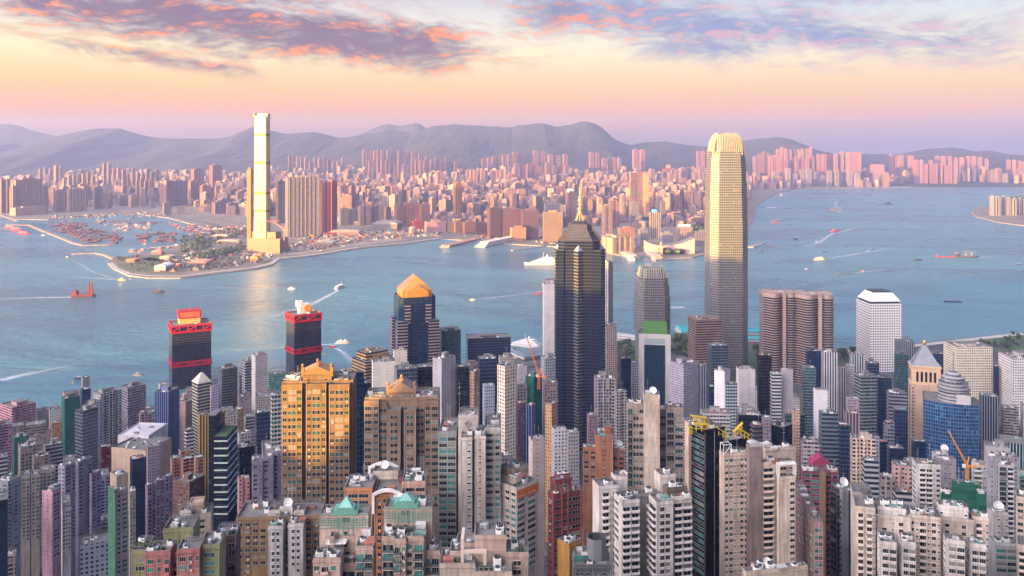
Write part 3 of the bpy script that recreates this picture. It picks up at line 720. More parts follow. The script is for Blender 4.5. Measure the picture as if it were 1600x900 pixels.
def tower_crane(label, px, Y, zbase, mast, jib, yaw, pitch, colour, s=1.0, name='tower_crane'):
    e = empty(name, (PX(px, Y), Y, zbase), yaw); tag(e, label, 'crane')
    mt = plain('crane_paint', colour, .5, noise=.15)
    b = MB(); k = .9 * s
    for x in (-k, k):
        for y in (-k, k): b.tube((x, y, 0), (x, y, mast), .22 * s, n=4)
    nseg = max(2, int(mast / (2.4 * s)))
    for i in range(nseg):
        z0, z1 = mast * i / nseg, mast * (i + 1) / nseg
        b.tube((-k, -k, z0), (k, -k, z1), .13 * s, n=4); b.tube((k, k, z0), (-k, k, z1), .13 * s, n=4); b.tube((-k, k, z0), (-k, -k, z1), .13 * s, n=4); b.tube((k, -k, z0), (k, k, z1), .13 * s, n=4)
    b.build('mast', [mt], e)
    j = MB(); d = Vector((math.cos(pitch), 0, math.sin(pitch))); up = Vector((-math.sin(pitch), 0, math.cos(pitch))) * 1.4 * s; o = Vector((0, 0, mast))
    for lat in (-.7 * s, .7 * s): j.tube(o + Vector((0, lat, 0)), o + d * jib + Vector((0, lat * .3, 0)), .22 * s, n=4)
    j.tube(o + up, o + d * jib, .22 * s, n=4)
    for i in range(int(jib / (2.5 * s))):
        q = o + d * (i * 2.5 * s); j.tube(q + Vector((0, -.6 * s, 0)), q + d * 1.25 * s + up * .8, .12 * s, n=4); j.tube(q + d * 1.25 * s + up * .8, q + d * 2.5 * s + Vector((0, .6 * s, 0)), .12 * s, n=4)
    j.build('jib', [mt], e)
    c = MB(); c.box(-7 * s, 0, -.8 * s, .8 * s, mast - .5 * s, mast + .3 * s); c.box(-7 * s, -5.2 * s, -1.0 * s, 1.0 * s, mast - 1.5 * s, mast + .8 * s); c.tube((0, 0, mast), (-1.5 * s, 0, mast + 7 * s), .4 * s); c.tube((-1.5 * s, 0, mast + 7 * s), (-8 * s, 0, mast + .5 * s), .12 * s)
    c.build('counter_jib', [mt], e)
    q = MB(); q.box(.6 * s, 2.6 * s, -1.9 * s, -.7 * s, mast - 1.5 * s, mast + 1 * s); q.build('cab', [M['white']], e)
    return e
# --- dark tower with the gold glass gable
def gable_tower():
    Y = 1150; o, t, a, b = site(614, 624, 682, Y, .9)
    e = root('gabled_office_tower', 'navy office tower topped by an orange lit glass gable', o, t, 6, 'skyscraper', (612, 686, 434, Y))
    z = lambda y: PZ(y, Y) - 6
    g = fac('navy'); 
    m_ = MB(); m_.shell(octo(a, b, 6), -4, z(466), 0, 1, 2.0); m_.build('tower_shaft', [g, M['roof']], e, color=hx('3a4250'))
    s = MB(); 
    for sx in (-1, 1):
        for sy in (-1, 1): s.box(sx * a * .42 - 7, sx * a * .42 + 7, sy * b * .42 - 7, sy * b * .42 + 7, -4, z(503), 0, 1)
    s.build('corner_shoulder', [facade(cw=4, ch=4.0, fw=1.0, fh=.62, glass=(.012, .02, .035), cur=0, tintvar=.2), M['roof']], e, color=hx('a08a80'))
    L = MB()
    for i in range(6):
        zz = z(480 + i * 5.2)
        for x0, x1 in ((-a * .36, -a * .20), (a * .20, a * .36)): L.box(x0, x1, -b / 2 - .5, -b / 2 + .3, zz, zz + 1.5)
    L.build('ledge', [M['tint']], e, color=hx('b59c8e'))
    q = MB(); k = .40; x, y = a * k, b * k; z0, z1, zt = z(466) - 1.5, z(456), z(434)
    q.box(-x, x, -y, y, z0, z1, 0)
    T = [(-x, -y, z1), (x, -y, z1), (x, y, z1), (-x, y, z1)]; P = [(0, -y * .55, zt), (0, y * .55, zt)]
    q.face([T[0], T[1], P[0]], 0); q.face([T[1], T[2], P[1], P[0]], 1); q.face([T[2], T[3], P[1]], 0); q.face([T[3], T[0], P[0], P[1]], 1)
    G = [(-x * .75, -y - 3.5), (x * .75, -y - 3.5)]
    zz = z(447)
    q.face([(G[0][0], G[0][1], z0), (G[1][0], G[1][1], z0), (G[1][0], G[1][1], z1 - 2), (0, G[0][1], zz), (G[0][0], G[0][1], z1 - 2)], 0)
    q.face([(G[0][0], G[0][1], z1 - 2), (0, G[0][1], zz), (0, 0, zz), (G[0][0], 0, z1 - 2)], 1); q.face([(0, G[0][1], zz), (G[1][0], G[1][1], z1 - 2), (G[1][0], 0, z1 - 2), (0, 0, zz)], 1)
    for sx in (0, 1): q.face([(G[sx][0], G[sx][1], z0), (G[sx][0], G[sx][1], z1 - 2), (G[sx][0], 0, z1 - 2), (G[sx][0], 0, z0)], 0)
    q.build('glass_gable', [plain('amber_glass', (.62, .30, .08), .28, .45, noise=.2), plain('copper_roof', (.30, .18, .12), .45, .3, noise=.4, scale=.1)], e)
gable_tower()
# --- the two dark towers with red frames
def red_tower(label, xl, xm, xr, ytop, ybelt, Y, sign):
    o, t, a, b = site(xl, xm, xr, Y, .8)
    e = root('red_framed_tower', label, o, t, 4, 'skyscraper', (xl, xr, ytop - 18, Y), 'red framed towers on the left shore')
    z = lambda y: PZ(y, Y) - 4; h = z(ytop)
    m_ = MB(); m_.shell([(-a / 2, -b / 2), (a / 2, -b / 2), (a / 2, b / 2), (-a / 2, b / 2)], -4, h, 0, 1, 2.0)
    m_.build('tower_shaft', [facade(cw=2.6, ch=3.9, fw=.80, fh=.74, glass=(.010, .012, .018), rough=.12, cur=.03, light=(.05, .05, .06), tintvar=.4, spec=.8), M['roof']], e, color=hx('3d3a40'))
    for zt, hh, nm in ((h, 12.0, 'crown_frame'), (z(ybelt), 8.5, 'belt_frame')):
        r = MB(); X, Yy = a / 2 + .6, b / 2 + .6
        for (p, q) in (((-X, -Yy), (X, -Yy)), ((X, -Yy), (X, Yy)), ((X, Yy), (-X, Yy)), ((-X, Yy), (-X, -Yy))):
            p, q = Vector(p), Vector(q); d = q - p; n = max(2, int(d.length / 11)); nn = Vector((d.y, -d.x)).normalized()
            def slab(p0, p1, za, zb):
                o0 = [p0 + nn * .5, p1 + nn * .5, p1 - nn * .5, p0 - nn * .5]; r.prism([tuple(v) for v in o0], za, zb, 0, 0, bottom=True)
            slab(p, q, zt - hh, zt - hh + 3.2); slab(p, q, zt - 2.6, zt + .4)
            for i in range(n + 1):
                c = p + d * i / n; dd = d.normalized() * .9; slab(c - dd, c + dd, zt - hh + 3.2, zt - 2.6)
            for i in range(n):
                c0, c1 = p + d * i / n + nn * .1, p + d * (i + 1) / n + nn * .1
                if i % 2 == 0: r.tube((c0.x, c0.y, zt - hh + 3), (c1.x, c1.y, zt - 2.6), .8, n=5)
        r.build(nm, [M['red']], e)
    if sign == 'frame':
        r = MB(); r.box(-a * .28, a * .26, -b * .1, b * .35, h - 2, h + 7, 1); r.box(-a * .30, a * .28, -b * .12, b * .37, h + 7, h + 19, 0)
        r.box(-a * .26, a * .24, -b * .12 - .4, -b * .12 + .1, h + 9, h + 17, 2)
        r.build('rooftop_sign_box', [M['red'], plain('sign_amber', (.75, .42, .14), .5), plain('sign_orange', (.75, .14, .05), .5)], e)
        part('ant', e, 0, 0, h + 19, 3, 3, 9)
    else:
        r = MB(); r.box(-a * .17, a * .19, -b * .1, b * .22, h - 2, h + 14, 0); r.box(-a * .22, -a * .02, -b * .0, b * .26, h + 9, h + 18, 0)
        r.build('rooftop_sign_box', [M['white']], e)
        r = MB(); r.lathe([(0, 0), (5.8, 0), (5.8, 1.2), (0, 1.2)], 24); me = r.mesh('sign_disc', [plain('disc_orange', (.85, .33, .04), .5)])
        d = link('sign_disc', me, e, (a * .10, -b * .1 - .1, h + 6.5)); d.rotation_euler = (R(90), 0, 0)
    rng = random.Random(5); clutter(e, -a * .45, a * .45, -b * .45, -b * .15, h - 2, rng, (.35, .3, .3), 5, False)
red_tower('dark slab tower with red bands and an orange box sign, left of its twin', 264, 269, 330, 510, 567, 1380, 'frame')
red_tower('dark red-banded tower with a white roof sign bearing an orange disc', 447, 460, 502, 493, 546, 1380, 'disc')
# --- twin towers of curved granite bands
def banded_twin(label, xl, xr, ytop, Y, bulge, rz):
    w = (xr - xl) / F * Y; o = Vector((PX((xl + xr) / 2, Y), Y + w / 2))
    e = root('curved_banded_tower', label, o, rz, 4, 'skyscraper', (xl, xr, ytop, Y), 'pink banded twin towers')
    h = PZ(ytop, Y) - 4; x = w / 2 * .96
    P = [(-x, -x * .55)]
    def bay(x0, x1, y0, out_, n=9):
        for i in range(n + 1):
            u = i / n; P.append((x0 + (x1 - x0) * u, y0 - out_ * math.sin(math.pi * u)))
    bay(-x * .80, x * .12, -x * .62, x * .40); P.append((x * .16, -x * .80)); P.append((x * .34, -x * .80)); bay(x * .38, x * .98, -x * .62, x * .16, 5)
    P += [(x, -x * .5), (x, x * .8), (-x, x * .8)]
    m_ = MB(); m_.shell(P, -4, h, 0, 1, 1.5)
    ch = 3.9; big = inset(P, -.55)
    for i in range(int(h / ch)):
        zz = i * ch; m_.prism(big, zz, zz + 1.15, 2, 2, bottom=True)
    m_.prism(inset(P, -.7), h - 6.5, h - .4, 2, 2, bottom=True)
    m_.prism([(x * .15, -x * .86), (x * .35, -x * .86), (x * .35, -x * .7), (x * .15, -x * .7)], -4, h - .2, 2, 2)
    m_.build('tower_shaft', [facade(cw=2.6, ch=3.9, fw=.92, fh=1.0, glass=(.010, .020, .028), rough=.1, spec=1.0, cur=.0, tintvar=.3), M['roof'], M['tint']], e, color=hx('a58a7e'))
    rng = random.Random(int(xl)); clutter(e, -x * .7, x * .7, -x * .4, x * .6, h - 1.5, rng, (.55, .50, .47), 6, True)
banded_twin('pink granite curved twin tower on the left of the pair, rounded bays of dark glass', 1197, 1249, 459, 1400, .4, R(-6))
banded_twin('pink granite curved twin tower on the right of the pair, white boxes on its roof', 1251, 1310, 462, 1385, .4, R(-10))
# --- white tower of round windows
def porthole_tower():
    Y = 1480; o, t, a, b = site(1338, 1359, 1409, Y, .95)
    e = root('porthole_tower', 'white box tower pierced all over by small round windows', o, t, 4, 'skyscraper', (1338, 1410, 455, Y))
    m_, n, p = newmat('porthole_wall'); c, rnd = objcol(n)
    uvn = n.nodes.new('ShaderNodeUVMap'); s = n.nodes.new('ShaderNodeSeparateXYZ'); n.links.new(uvn.outputs[0], s.inputs[0])
    fu = (E(n, s.outputs[0]) / 4.05).f('FRACT') - .5; fv = (E(n, s.outputs[1]) / 4.3).f('FRACT') - .5
    mk = (fu * fu + fv * fv).f('LESS_THAN', .30 ** 2)
    put(n, p, 'Base Color', cmix(n, mk, c, (.02, .022, .03))); put(n, p, 'Roughness', mk * -.5 + .65)
    h = PZ(472, Y) - 4
    q = MB(); q.prism([(-a / 2, -b / 2), (a / 2, -b / 2), (a / 2, b / 2), (-a / 2, b / 2)], -4, h - 3, 0, 1); q.build('tower_shaft', [m_, M['roof']], e, color=hx('d8d2d0'))
    q = MB(); q.box(-a * .44, a * .44, -b * .44, b * .44, h - 3, h + .5); q.build('recessed_band', [M['dark']], e)
    q = MB(); q.taper(octo(a * .97, b * .97, 1), h + .5, octo(a * .62, b * .62, 1), h + 14); q.box(-a * .26, a * .26, -b * .26, b * .26, h + 14, h + 16, 1); q.build('sloped_cap', [M['white'], M['dark']], e)
porthole_tower()
# --- sandstone tower with pyramid roof
def pyramid_tower():
    Y = 1000; o, t, a, b = site(1419, 1424, 1475, Y, .7)
    e = root('pyramid_roof_tower', 'tan stone tower with grey pyramid roof and golden lantern', o, t, 6, 'skyscraper', (1418, 1476, 536, Y))
    z = lambda y: PZ(y, Y) - 6
    q = MB(); q.box(-a / 2, a / 2, -b / 2, b / 2, -4, z(600), 0, 1); q.build('tower_shaft', [fac('blank'), M['roof']], e, color=hx('b79c88'))
    k = MB()
    for i in range(26):
        zz = z(605) - i * 3.8; k.box(-a / 2 - .1, -a / 2 + .2, -b * .12, b * .12, zz - 2.2, zz)
        k.box(-a * .47, -a * .43, -b / 2 - .1, -b / 2 + .2, zz - 2.2, zz)
    k.build('narrow_windows', [M['glassdark']], e)
    q = MB(); a2, b2 = a * .90, b * .94; sh_ = -a * .04; Z0, Z1 = z(600), z(574)
    q.box(-a2 / 2 + sh_, a2 / 2 + sh_, -b2 / 2, b2 / 2, Z0, Z1, 0); q.box(-a2 / 2 + sh_ - .8, a2 / 2 + sh_ + .8, -b2 / 2 - .8, b2 / 2 + .8, Z1, Z1 + 2.0, 0)
    q.box(-a2 / 2 + sh_ - .6, a2 / 2 + sh_ + .6, -b2 / 2 - .6, b2 / 2 + .6, Z0 - 1.2, Z0 + .5, 0)
    q.build('belvedere', [M['tint']], e, color=hx('c8a888'))
    for i in range(5):
        x0 = -a2 * .30 + sh_ + i * a2 * .15; w = MB(); w.box(x0 - 1.2, x0 + 1.2, -b2 / 2 - .15, -b2 / 2 + .3, Z0 + 3.0, Z1 - 4.5); w.build('arcade_opening', [M['glassdark']], e)
    for i in range(3):
        y0 = -b2 * .25 + i * b2 * .25; w = MB(); w.box(-a2 / 2 + sh_ - .15, -a2 / 2 + sh_ + .2, y0 - 1.2, y0 + 1.2, Z0 + 3, Z1 - 4.5); w.build('arcade_opening', [M['glassdark']], e)
    q = MB(); zt = z(541); P = [(-a2 / 2 + sh_ + .5, -b2 / 2 + .5), (a2 / 2 + sh_ - .5, -b2 / 2 + .5), (a2 / 2 + sh_ - .5, b2 / 2 - .5), (-a2 / 2 + sh_ + .5, b2 / 2 - .5)]
    q.taper(P, Z1 + 2, [(sh_ - 1.5, -1.5), (sh_ + 1.5, -1.5), (sh_ + 1.5, 1.5), (sh_ - 1.5, 1.5)], zt); q.build('pyramid_roof', [plain('lead_roof', (.20, .215, .25), .5, .3, noise=.25, scale=.2)], e)
    q = MB(); q.lathe([(1.6, zt - .5), (1.9, zt + 1.0), (1.9, zt + 3.2), (2.3, zt + 3.4), (1.2, zt + 5), (.2, zt + 6), (.1, zt + 12), (0, zt + 12)], 10, x=sh_); q.build('lantern', [M['gold']], e)
pyramid_tower()
# --- blue curved tower with a tiered drum
def drum_tower():
    Y = 900; w = 79 / F * Y; o = Vector((PX(1501, Y), Y + w * .42))
    e = root('blue_curved_tower', 'deep blue curved glass tower with a stacked round drum and needle on its roof', o, R(-24), 10, 'skyscraper', (1462, 1541, 590, Y))
    z = lambda y: PZ(y, Y) - 10; h = z(632)
    P = []
    for i in range(15):
        u = i / 14; P.append((-w * .5 + w * u, -w * .30 - w * .13 * math.sin(math.pi * u)))
    P += [(w * .5, w * .25), (w * .2, w * .42), (-w * .5, w * .42)]
    m_ = MB(); m_.shell(P, -4, h, 0, 1, 1.6); 
    m_.build('tower_shaft', [fac('blue'), M['roof']], e, color=hx('8792a0'))
    r = MB(); r.prism(inset(P, -.4), h - .8, h + .6, 0, 0, bottom=True); r.build('roof_edge', [M['metal']], e) if False else None
    d = MB(); d.lathe([(15, h - 2), (15, h + 7), (14, h + 7.1), (14, h + 9), (15.6, h + 9.2), (15.6, h + 12), (13.2, h + 12.2), (13.2, h + 15), (14.2, h + 15.2), (14.2, h + 17.5), (10.5, h + 18), (10.5, h + 20.5), (11.2, h + 20.7), (11.2, h + 22.5), (7.5, h + 23), (7.5, h + 25), (5, h + 27), (1.0, h + 28.5), (.7, h + 36), (.25, h + 48), (0, h + 48)], 28, 0, w * .06, w * .06)
    d.build('tiered_drum', [facade(cw=2.4, ch=3.4, fw=.86, fh=.42, glass=(.03, .05, .08), cur=.05)], e, color=hx('9a9699'))
    q = MB(); q.box(w * .1, w * .36, -w * .26, -w * .05, h - 2, h + 8, 0, 1); q.build('plant_room', [fac('blank'), M['roof']], e, color=hx('b4aeb0'))
drum_tower()
# --- white portal building with a dark pleated front
def portal_tower():
    Y = 1250; o, t, a, b = site(997.5, 998, 1048, Y, .7)
    e = root('portal_office_tower', 'white framed office block with dark pleated glass front and green roof screen', o, t, 4, 'skyscraper', (997, 1049, 503, Y))
    z = lambda y: PZ(y, Y) - 4; h = z(521)
    q = MB(); q.shell([(-a / 2, -b / 2), (a / 2, -b / 2), (a / 2, b / 2), (-a / 2, b / 2)], -4, h, 0, 1, 2); q.build('white_frame', [M['tint'], M['roof']], e, color=hx('cfc8c6'))
    x = a * .33; q = MB(); n = 14
    for i in range(n):
        x0 = -x + 2 * x * i / n; dx_ = 2 * x / n
        q.face([(x0, -b / 2 - .1, 0), (x0 + dx_ * .5, -b / 2 - 1.1, 0), (x0 + dx_ * .5, -b / 2 - 1.1, z(538)), (x0, -b / 2 - .1, z(538))], 0)
        q.face([(x0 + dx_ * .5, -b / 2 - 1.1, 0), (x0 + dx_, -b / 2 - .1, 0), (x0 + dx_, -b / 2 - .1, z(538)), (x0 + dx_ * .5, -b / 2 - 1.1, z(538))], 1)
    q.build('pleated_glass', [plain('deep_teal_glass', (.012, .035, .055), .1), plain('steel_fin', (.10, .16, .20), .3, .3)], e)
    q = MB(); q.box(-x, x, -b / 2 - .6, -b / 2 + .1, z(536), z(528)); q.build('louvre_panel', [plain('grey_louvre', (.36, .42, .43), .5)], e)
    q = MB(); q.face([(-a * .38, -b * .34, h - 1), (a * .40, -b * .34, h - 1), (a * .38, b * .34, h + 13), (-a * .36, b * .34, h + 13)]); q.face([(a * .40, -b * .34, h - 1), (a * .38, b * .34, h - 1), (a * .38, b * .34, h + 13)]); q.face([(-a * .38, -b * .34, h - 1), (-a * .36, b * .34, h + 13), (-a * .36, b * .34, h - 1)])
    q.build('green_screen', [plain('bright_green_screen', (.055, .15, .03), .8, noise=.1)], e)
portal_tower()
# ================================================================ mid-distance buildings, one line each
T = tower
O, A, HB = 'office_tower', 'apartment_tower', 'office_block'
# --- western shore, left of the photo
T('apartment_block', 'pink apartment slab with dark window bands at the left edge of the photo', 0, 19, 56, 637, 1150, 'bandw', 'c98f98', 1.1, nb=3, n=5)
T('apartment_block', 'taller mauve apartment block cut by the left edge, darker than the pink slab behind', -22, -20, 19, 668, 1020, 'bandw', 'a2748c', nb=2, n=4)
T('apartment_block', 'lowish white apartment block right behind the pink slab at far left', 56, 60, 78, 642, 1190, 'fine', 'b9b2b4', n=4)
T('apartment_block', 'pale grey walk-up beside the tall green netted tower', 76, 78, 95, 640, 1180, 'fine', 'c4bebc', n=3)
T('apartment_block', 'small ochre block with arched brown roof edge beside the green netted tower', 79, 81, 96, 661, 1090, 'resi', 'b58a5a', n=2)
T('netted_tower', 'tower under dark green scaffold net with a tan bare top', 96, 101, 125, 623, 1080, 'net', '4a6a58', .7, n=5)
T('office_tower', 'slim tan topped box rising behind the green netted tower', 98, 101, 124, 614, 1093, 'blank', 'a98468', .5, n=4)
T(O, 'grey tower with a thin rooftop shaft standing behind the white and navy tower', 125, 128, 142, 609, 1180, 'navy', '6d6f78', .8, n=2)
T(O, 'thin grey lift shaft with a railed top near the shore at left', 127, 129, 140, 590, 1195, 'blank', '8c8586', .7, n=2)
T(O, 'tower with white side walls and a navy glass front at left', 117, 129, 153, 643, 950, 'navy', 'cfcaca', .8, n=4)
T(O, 'white blank side slab joined behind the navy glass front', 129, 150, 157, 634, 985, 'blank', 'd4cfcf', .5, n=2)
T(A, 'dark apartment tower gridded with white balconies, two water towers on its roof', 145, 157, 190, 616, 1050, 'resb', 'b9b4b2', .6, nb=3, n=2, dep=2.2, ledge=0)
T(O, 'mauve brown office block with dark window bands and a paler left side', 191, 200, 228, 606, 1150, 'bandw', '8d7f88', .8, n=4)
T(A, 'small dusty pink tower with balconies in front of the mauve brown block', 217, 219, 232, 646, 1040, 'resb', 'b08f94', n=3)
T(O, 'periwinkle blue office tower with a rounded top and deep blue right side', 241, 264, 280, 613, 1000, 'mull', '7f8fc8', .8, n=5)
T('pier_building', 'low flat white pier building beside the left red-framed tower', 247, 250, 266, 601, 1370, 'bandw', 'b4b2b2', .9, n=3, plant=False)
T(O, 'brown grey office tower with green window rows and a white rooftop parapet', 340, 347, 371, 577, 1250, 'green', '8a7c74', .8, n=6)
T(O, 'narrow white tower with tiny windows close to the left waterfront', 393, 399, 418, 556, 1200, 'fine', 'c2bab8', .9, n=3)
T(O, 'low white block with green glass band beside the narrow white tower', 378, 383, 397, 566, 1230, 'green', 'c9c4c4', .8, n=3)
T('pier_building', 'long low pier terminal with a green fascia right of the narrow white tower', 418, 420, 447, 586, 1370, 'bandw', '5f9a84', .5, n=3, plant=False)
T(HB, 'grey green low blocks on the shore between two brown towers', 371, 374, 395, 586, 1300, 'bandw', '7b8786', .8, n=3, plant=False)
T(A, 'tan slab tower seen edge-on left of the hip-roofed tower', 281, 290, 302, 628, 1100, 'fine', 'a48a7c', .8, n=3)
T(A, 'cream and brown apartment block with cluttered roof beyond the hip-roofed tower', 284, 287, 301, 617, 1160, 'resi', 'bb9f8e', n=4)
T(A, 'slim tower with a white stripe between mustard edges', 309, 311, 327, 648, 930, 'vert', 'c9a24e', .8, n=2)
T(HB, 'white banded slab squeezed beneath the mustard edged tower', 288, 291, 303, 672, 930, 'band', 'cac4c6', .8, n=2)
T(A, 'lavender side tower attached to the hip-roofed tower', 328, 330, 342, 604, 1060, 'fine', 'b6a7bc', .8, n=2)
T(A, 'brown cluttered rooftop building right of the black wavy-banded tower', 367, 370, 381, 640, 960, 'resi', '9a7e52', n=4)
T(A, 'cream rooftop block cluttered with sheds above the black tower', 339, 342, 372, 648, 900, 'resi', 'a99a94', n=7)
T(A, 'mauve slab with fine windows behind the brown cluttered rooftop', 371, 374, 393, 620, 1060, 'fine', '8d7e80', n=4)
T(A, 'grey office slab left of the tall golden apartment tower', 381, 384, 400, 652, 930, 'bandw', 'a9a6a8', n=4)
T(A, 'white and green gridded tower hugging the left side of the golden tower', 423, 425, 440, 617, 700, 'teal', 'd9d5cc', .7, n=3)
T(A, 'dark blue slab with pale fins left of the white and green gridded tower', 398, 401, 422, 645, 800, 'navy', '8993a0', .8, n=3)
T('market_complex', 'wide grey municipal complex with pale flat roofs and tan front', 174, 228, 268, 704, 900, 'blank', 'c0a791', 1.0, n=9, plant=False)
T(HB, 'grey finely gridded block joined to the front of the wide municipal complex', 229, 231, 251, 698, 880, 'fine', '8f878c', .6, n=4)
T('sports_hall', 'flat white roofed hall rising on top of the wide municipal complex', 184, 232, 262, 681, 940, 'blank', 'cfcbd2', .8, n=4, plant=False, roof=1)
T(A, 'small maroon block with red balconies left of the wide municipal complex', 155, 158, 174, 699, 910, 'bandw', '6d2430', n=4)
T(HB, 'grey block with white roofs and dark bands beneath the green netted tower', 68, 71, 98, 697, 890, 'band', 'b8b2b2', .9, n=5)
T(HB, 'old grey building with a blue patched rooftop near the left edge', 28, 32, 65, 699, 860, 'grid', '8a8078', .9, n=8)
T(HB, 'brownish rooftop block right of the blue patched rooftop', 50, 53, 78, 715, 830, 'grid', '847468', .9, n=6)
T(HB, 'teal sheeted block in front of the pink slab at far left', 20, 22, 45, 684, 930, 'net', '33635e', .8, n=4)
T(HB, 'pink topped low block between blue patched rooftop and netted tower', 46, 49, 70, 686, 960, 'resi', 'c49a92', .8, n=5)
T(HB, 'white walk-up block with dark band windows at the far left, below the mauve block', -10, -8, 12, 716, 830, 'band', 'bfbabc', .8, n=4)
T(A, 'dark grey tower hidden behind the slim green-sided tower', 203, 207, 228, 718, 760, 'navy', '4a4c58', .8, n=4)
T(A, 'dull brown block with rows of balconies below the salmon cluster', 270, 296, 320, 754, 740, 'resi', '7d5b4c', .9, n=5)
T(A, 'salmon block at the right end of the salmon cluster', 303, 306, 320, 716, 790, 'resb', 'b9826f', .9, nb=1, n=4)
T(A, 'salmon block second from the left in the salmon cluster', 283, 286, 302, 718, 795, 'resb', 'b47d6a', .9, nb=1, n=4)
T(A, 'salmon block at the left end of the salmon cluster', 266, 269, 284, 717, 800, 'resb', 'bc8672', .9, nb=1, n=4)
T(A, 'salmon block with a taller core peeping over the salmon cluster', 279, 282, 298, 705, 830, 'resb', 'b07a68', .9, n=3)
T(A, 'small salmon pink tower left of the lavender apartment tower', 371, 373, 390, 748, 690, 'resi', 'c8958a', .8, nb=1, n=3)
T(A, 'white rooftops block behind the small salmon pink tower', 371, 374, 394, 678, 820, 'resi', 'a8a2a2', .8, n=6)
T(A, 'dark slab under the white rooftops, right of the black wavy-banded tower', 371, 374, 398, 700, 790, 'black', '3c414c', .8, n=4)
# --- centre left
T(O, 'green tinted dark glass tower right of the gabled office tower', 685, 690, 720, 517, 1200, 'teal', '566068', .9, n=5)
T(O, 'navy slab with a pale grey frame and a radar mast on the waterfront', 728, 731, 798, 529, 1250, 'navy', '868a92', .5, n=3)
T(O, 'pale low waterfront hotel stepping down right behind the golden tower', 533, 536, 556, 579, 1150, 'bandw', 'c8b6a6', .8, n=4)
T(O, 'ochre banded wide office block with round roof drums', 550, 571, 620, 566, 1050, 'band', 'c59a5c', .8, n=6, ledge=.4)
T(O, 'upper ochre tier of the banded office block, carrying its roof drums', 557, 572, 606, 552, 1062, 'band', 'cf9d52', .7, n=5)
T(O, 'white slab with a dark glass centre strip and yellow-edged roof', 581, 583, 618, 566, 900, 'blank', 'd8d0c6', .7, n=3)
T(O, 'plain white tower peeping above, left of the gabled office tower', 614, 616, 636, 548, 1010, 'blank', 'd0c2b6', .8, n=3)
T(O, 'navy glass slab slotted between golden and tan apartment towers', 553, 556, 569, 582, 600, 'navy', '5f6b78', .8, n=1)
T(O, 'black glass corner tower behind the slotted navy slab', 551, 553, 580, 600, 700, 'black', '4b4f57', .8, n=2)
T(O, 'pale glass office block with a white edge behind the tan apartment tower', 616, 620, 652, 577, 860, 'navy', 'b8b9ba', .8, n=5)
T(O, 'dark slab with mint green roof left of the grey tower with vertical slot', 650, 653, 677, 574, 880, 'black', '55606a', .8, n=2, plant=False)
T(O, 'pale grey tower with a dark vertical slot and a roof gantry', 676, 690, 712, 561, 850, 'blank', 'aaa3a6', .6, n=4)
T(O, 'dark wing with green edged roof right of the grey slotted tower', 712, 714, 733, 573, 860, 'black', '4d5560', .7, n=2, plant=False)
T(O, 'brown tower with a sloping domed top behind the dark wing', 726, 730, 754, 570, 950, 'bandw', '7d655e', .8, n=3)
T(O, 'brown slim slab banded with dark windows under the domed top', 732, 741, 750, 580, 860, 'fine', 'a98a74', .8, n=2)
T(O, 'navy tower with a white rimmed open roof', 746, 749, 776, 561, 900, 'navy', '8d939b', .8, n=3)
T(O, 'lavender grey slim block low in front of the navy white-rimmed tower', 754, 757, 773, 602, 820, 'fine', '9ba0b0', .8, n=3)
T(O, 'grey block tucked behind the cream slim tower', 779, 782, 803, 558, 1000, 'fine', 'a29896', .8, n=4)
T(A, 'slim cream tower with a gold lit crown left of the star-plan skyscraper', 777, 789, 806, 573, 740, 'resi', 'd8c8b8', .8, n=2)
T(HB, 'mauve low block beneath the slim cream tower', 781, 784, 801, 712, 600, 'fine', '8a7f88', .8, n=4)
T(O, 'white slab with a dark centre slit left of the star-plan skyscraper', 848, 850, 876, 444, 1350, 'blank', 'cfc6c4', .6, n=3)
T(O, 'white slab with a narrow dark edge just right of the star-plan skyscraper', 938, 951, 958, 410, 1350, 'vert', 'c9bfbe', .8, n=2)
T(A, 'beige tower with small windows under the white slab right of the spired tower', 944, 947, 964, 509, 1230, 'resi', 'bfaaa0', .8, n=3)
T(A, 'brown grey annex on the right side of the beige tower', 962, 964, 968, 540, 1230, 'resi', '8b7f7c', 1.5, n=1)
T(O, 'grey grid office block left of the spired skyscraper with an orange roof lamp', 845, 851, 872, 560, 1120, 'gridw', '9aa0ac', .8, n=4)
T(O, 'white flat tower half hidden behind the teal netted construction tower', 806, 809, 823, 572, 1000, 'blank', 'b8b0b4', .8, n=2)
T(HB, 'grey cluttered low block behind the teal netted tower', 806, 809, 824, 600, 930, 'grid', '8d8486', .8, n=5)
T('netted_tower', 'construction tower wrapped in teal net below an orange tower crane', 821, 834, 847, 589, 930, 'net', '3f7f78', .8, n=4)
T(O, 'slim periwinkle blue tower in front of the teal netted tower', 820, 831, 837, 634, 850, 'mull', '7585bd', .8, n=1)
T(A, 'maroon shaded slab left of the slim periwinkle tower', 806, 809, 822, 630, 870, 'fine', '60495a', .8, n=2)
T(A, 'tan slim tower with a rooftop mast left of the spired skyscraper foot', 852, 862, 870, 631, 800, 'fine', 'c49a72', .8, n=1)
T(A, 'brown cluttered tower behind the tan slim tower', 848, 851, 872, 598, 880, 'resi', '7d706e', .8, n=5)
T(A, 'white residential tower with navy vertical stripes and a round blue badge', 862, 866, 886, 671, 740, 'resi', 'cbc8cf', .8, n=3)
T(A, 'grey residential tower right of the navy striped one', 885, 888, 905, 675, 730, 'fine', '9d9898', .8, n=4)
T(A, 'white block with small dark roof below the navy striped tower', 826, 832, 851, 686, 640, 'blank', 'c6b3ac', .8, n=4)
T(A, 'grey richly balconied tower with dark core roof before the spired skyscraper', 928, 931, 962, 592, 850, 'resb', '9f9698', .8, nb=3, n=3)
T(A, 'stack of cream balconies right of the grey balconied tower', 960, 964, 980, 612, 900, 'resb', 'b9b0ac', .8, nb=1, n=3)
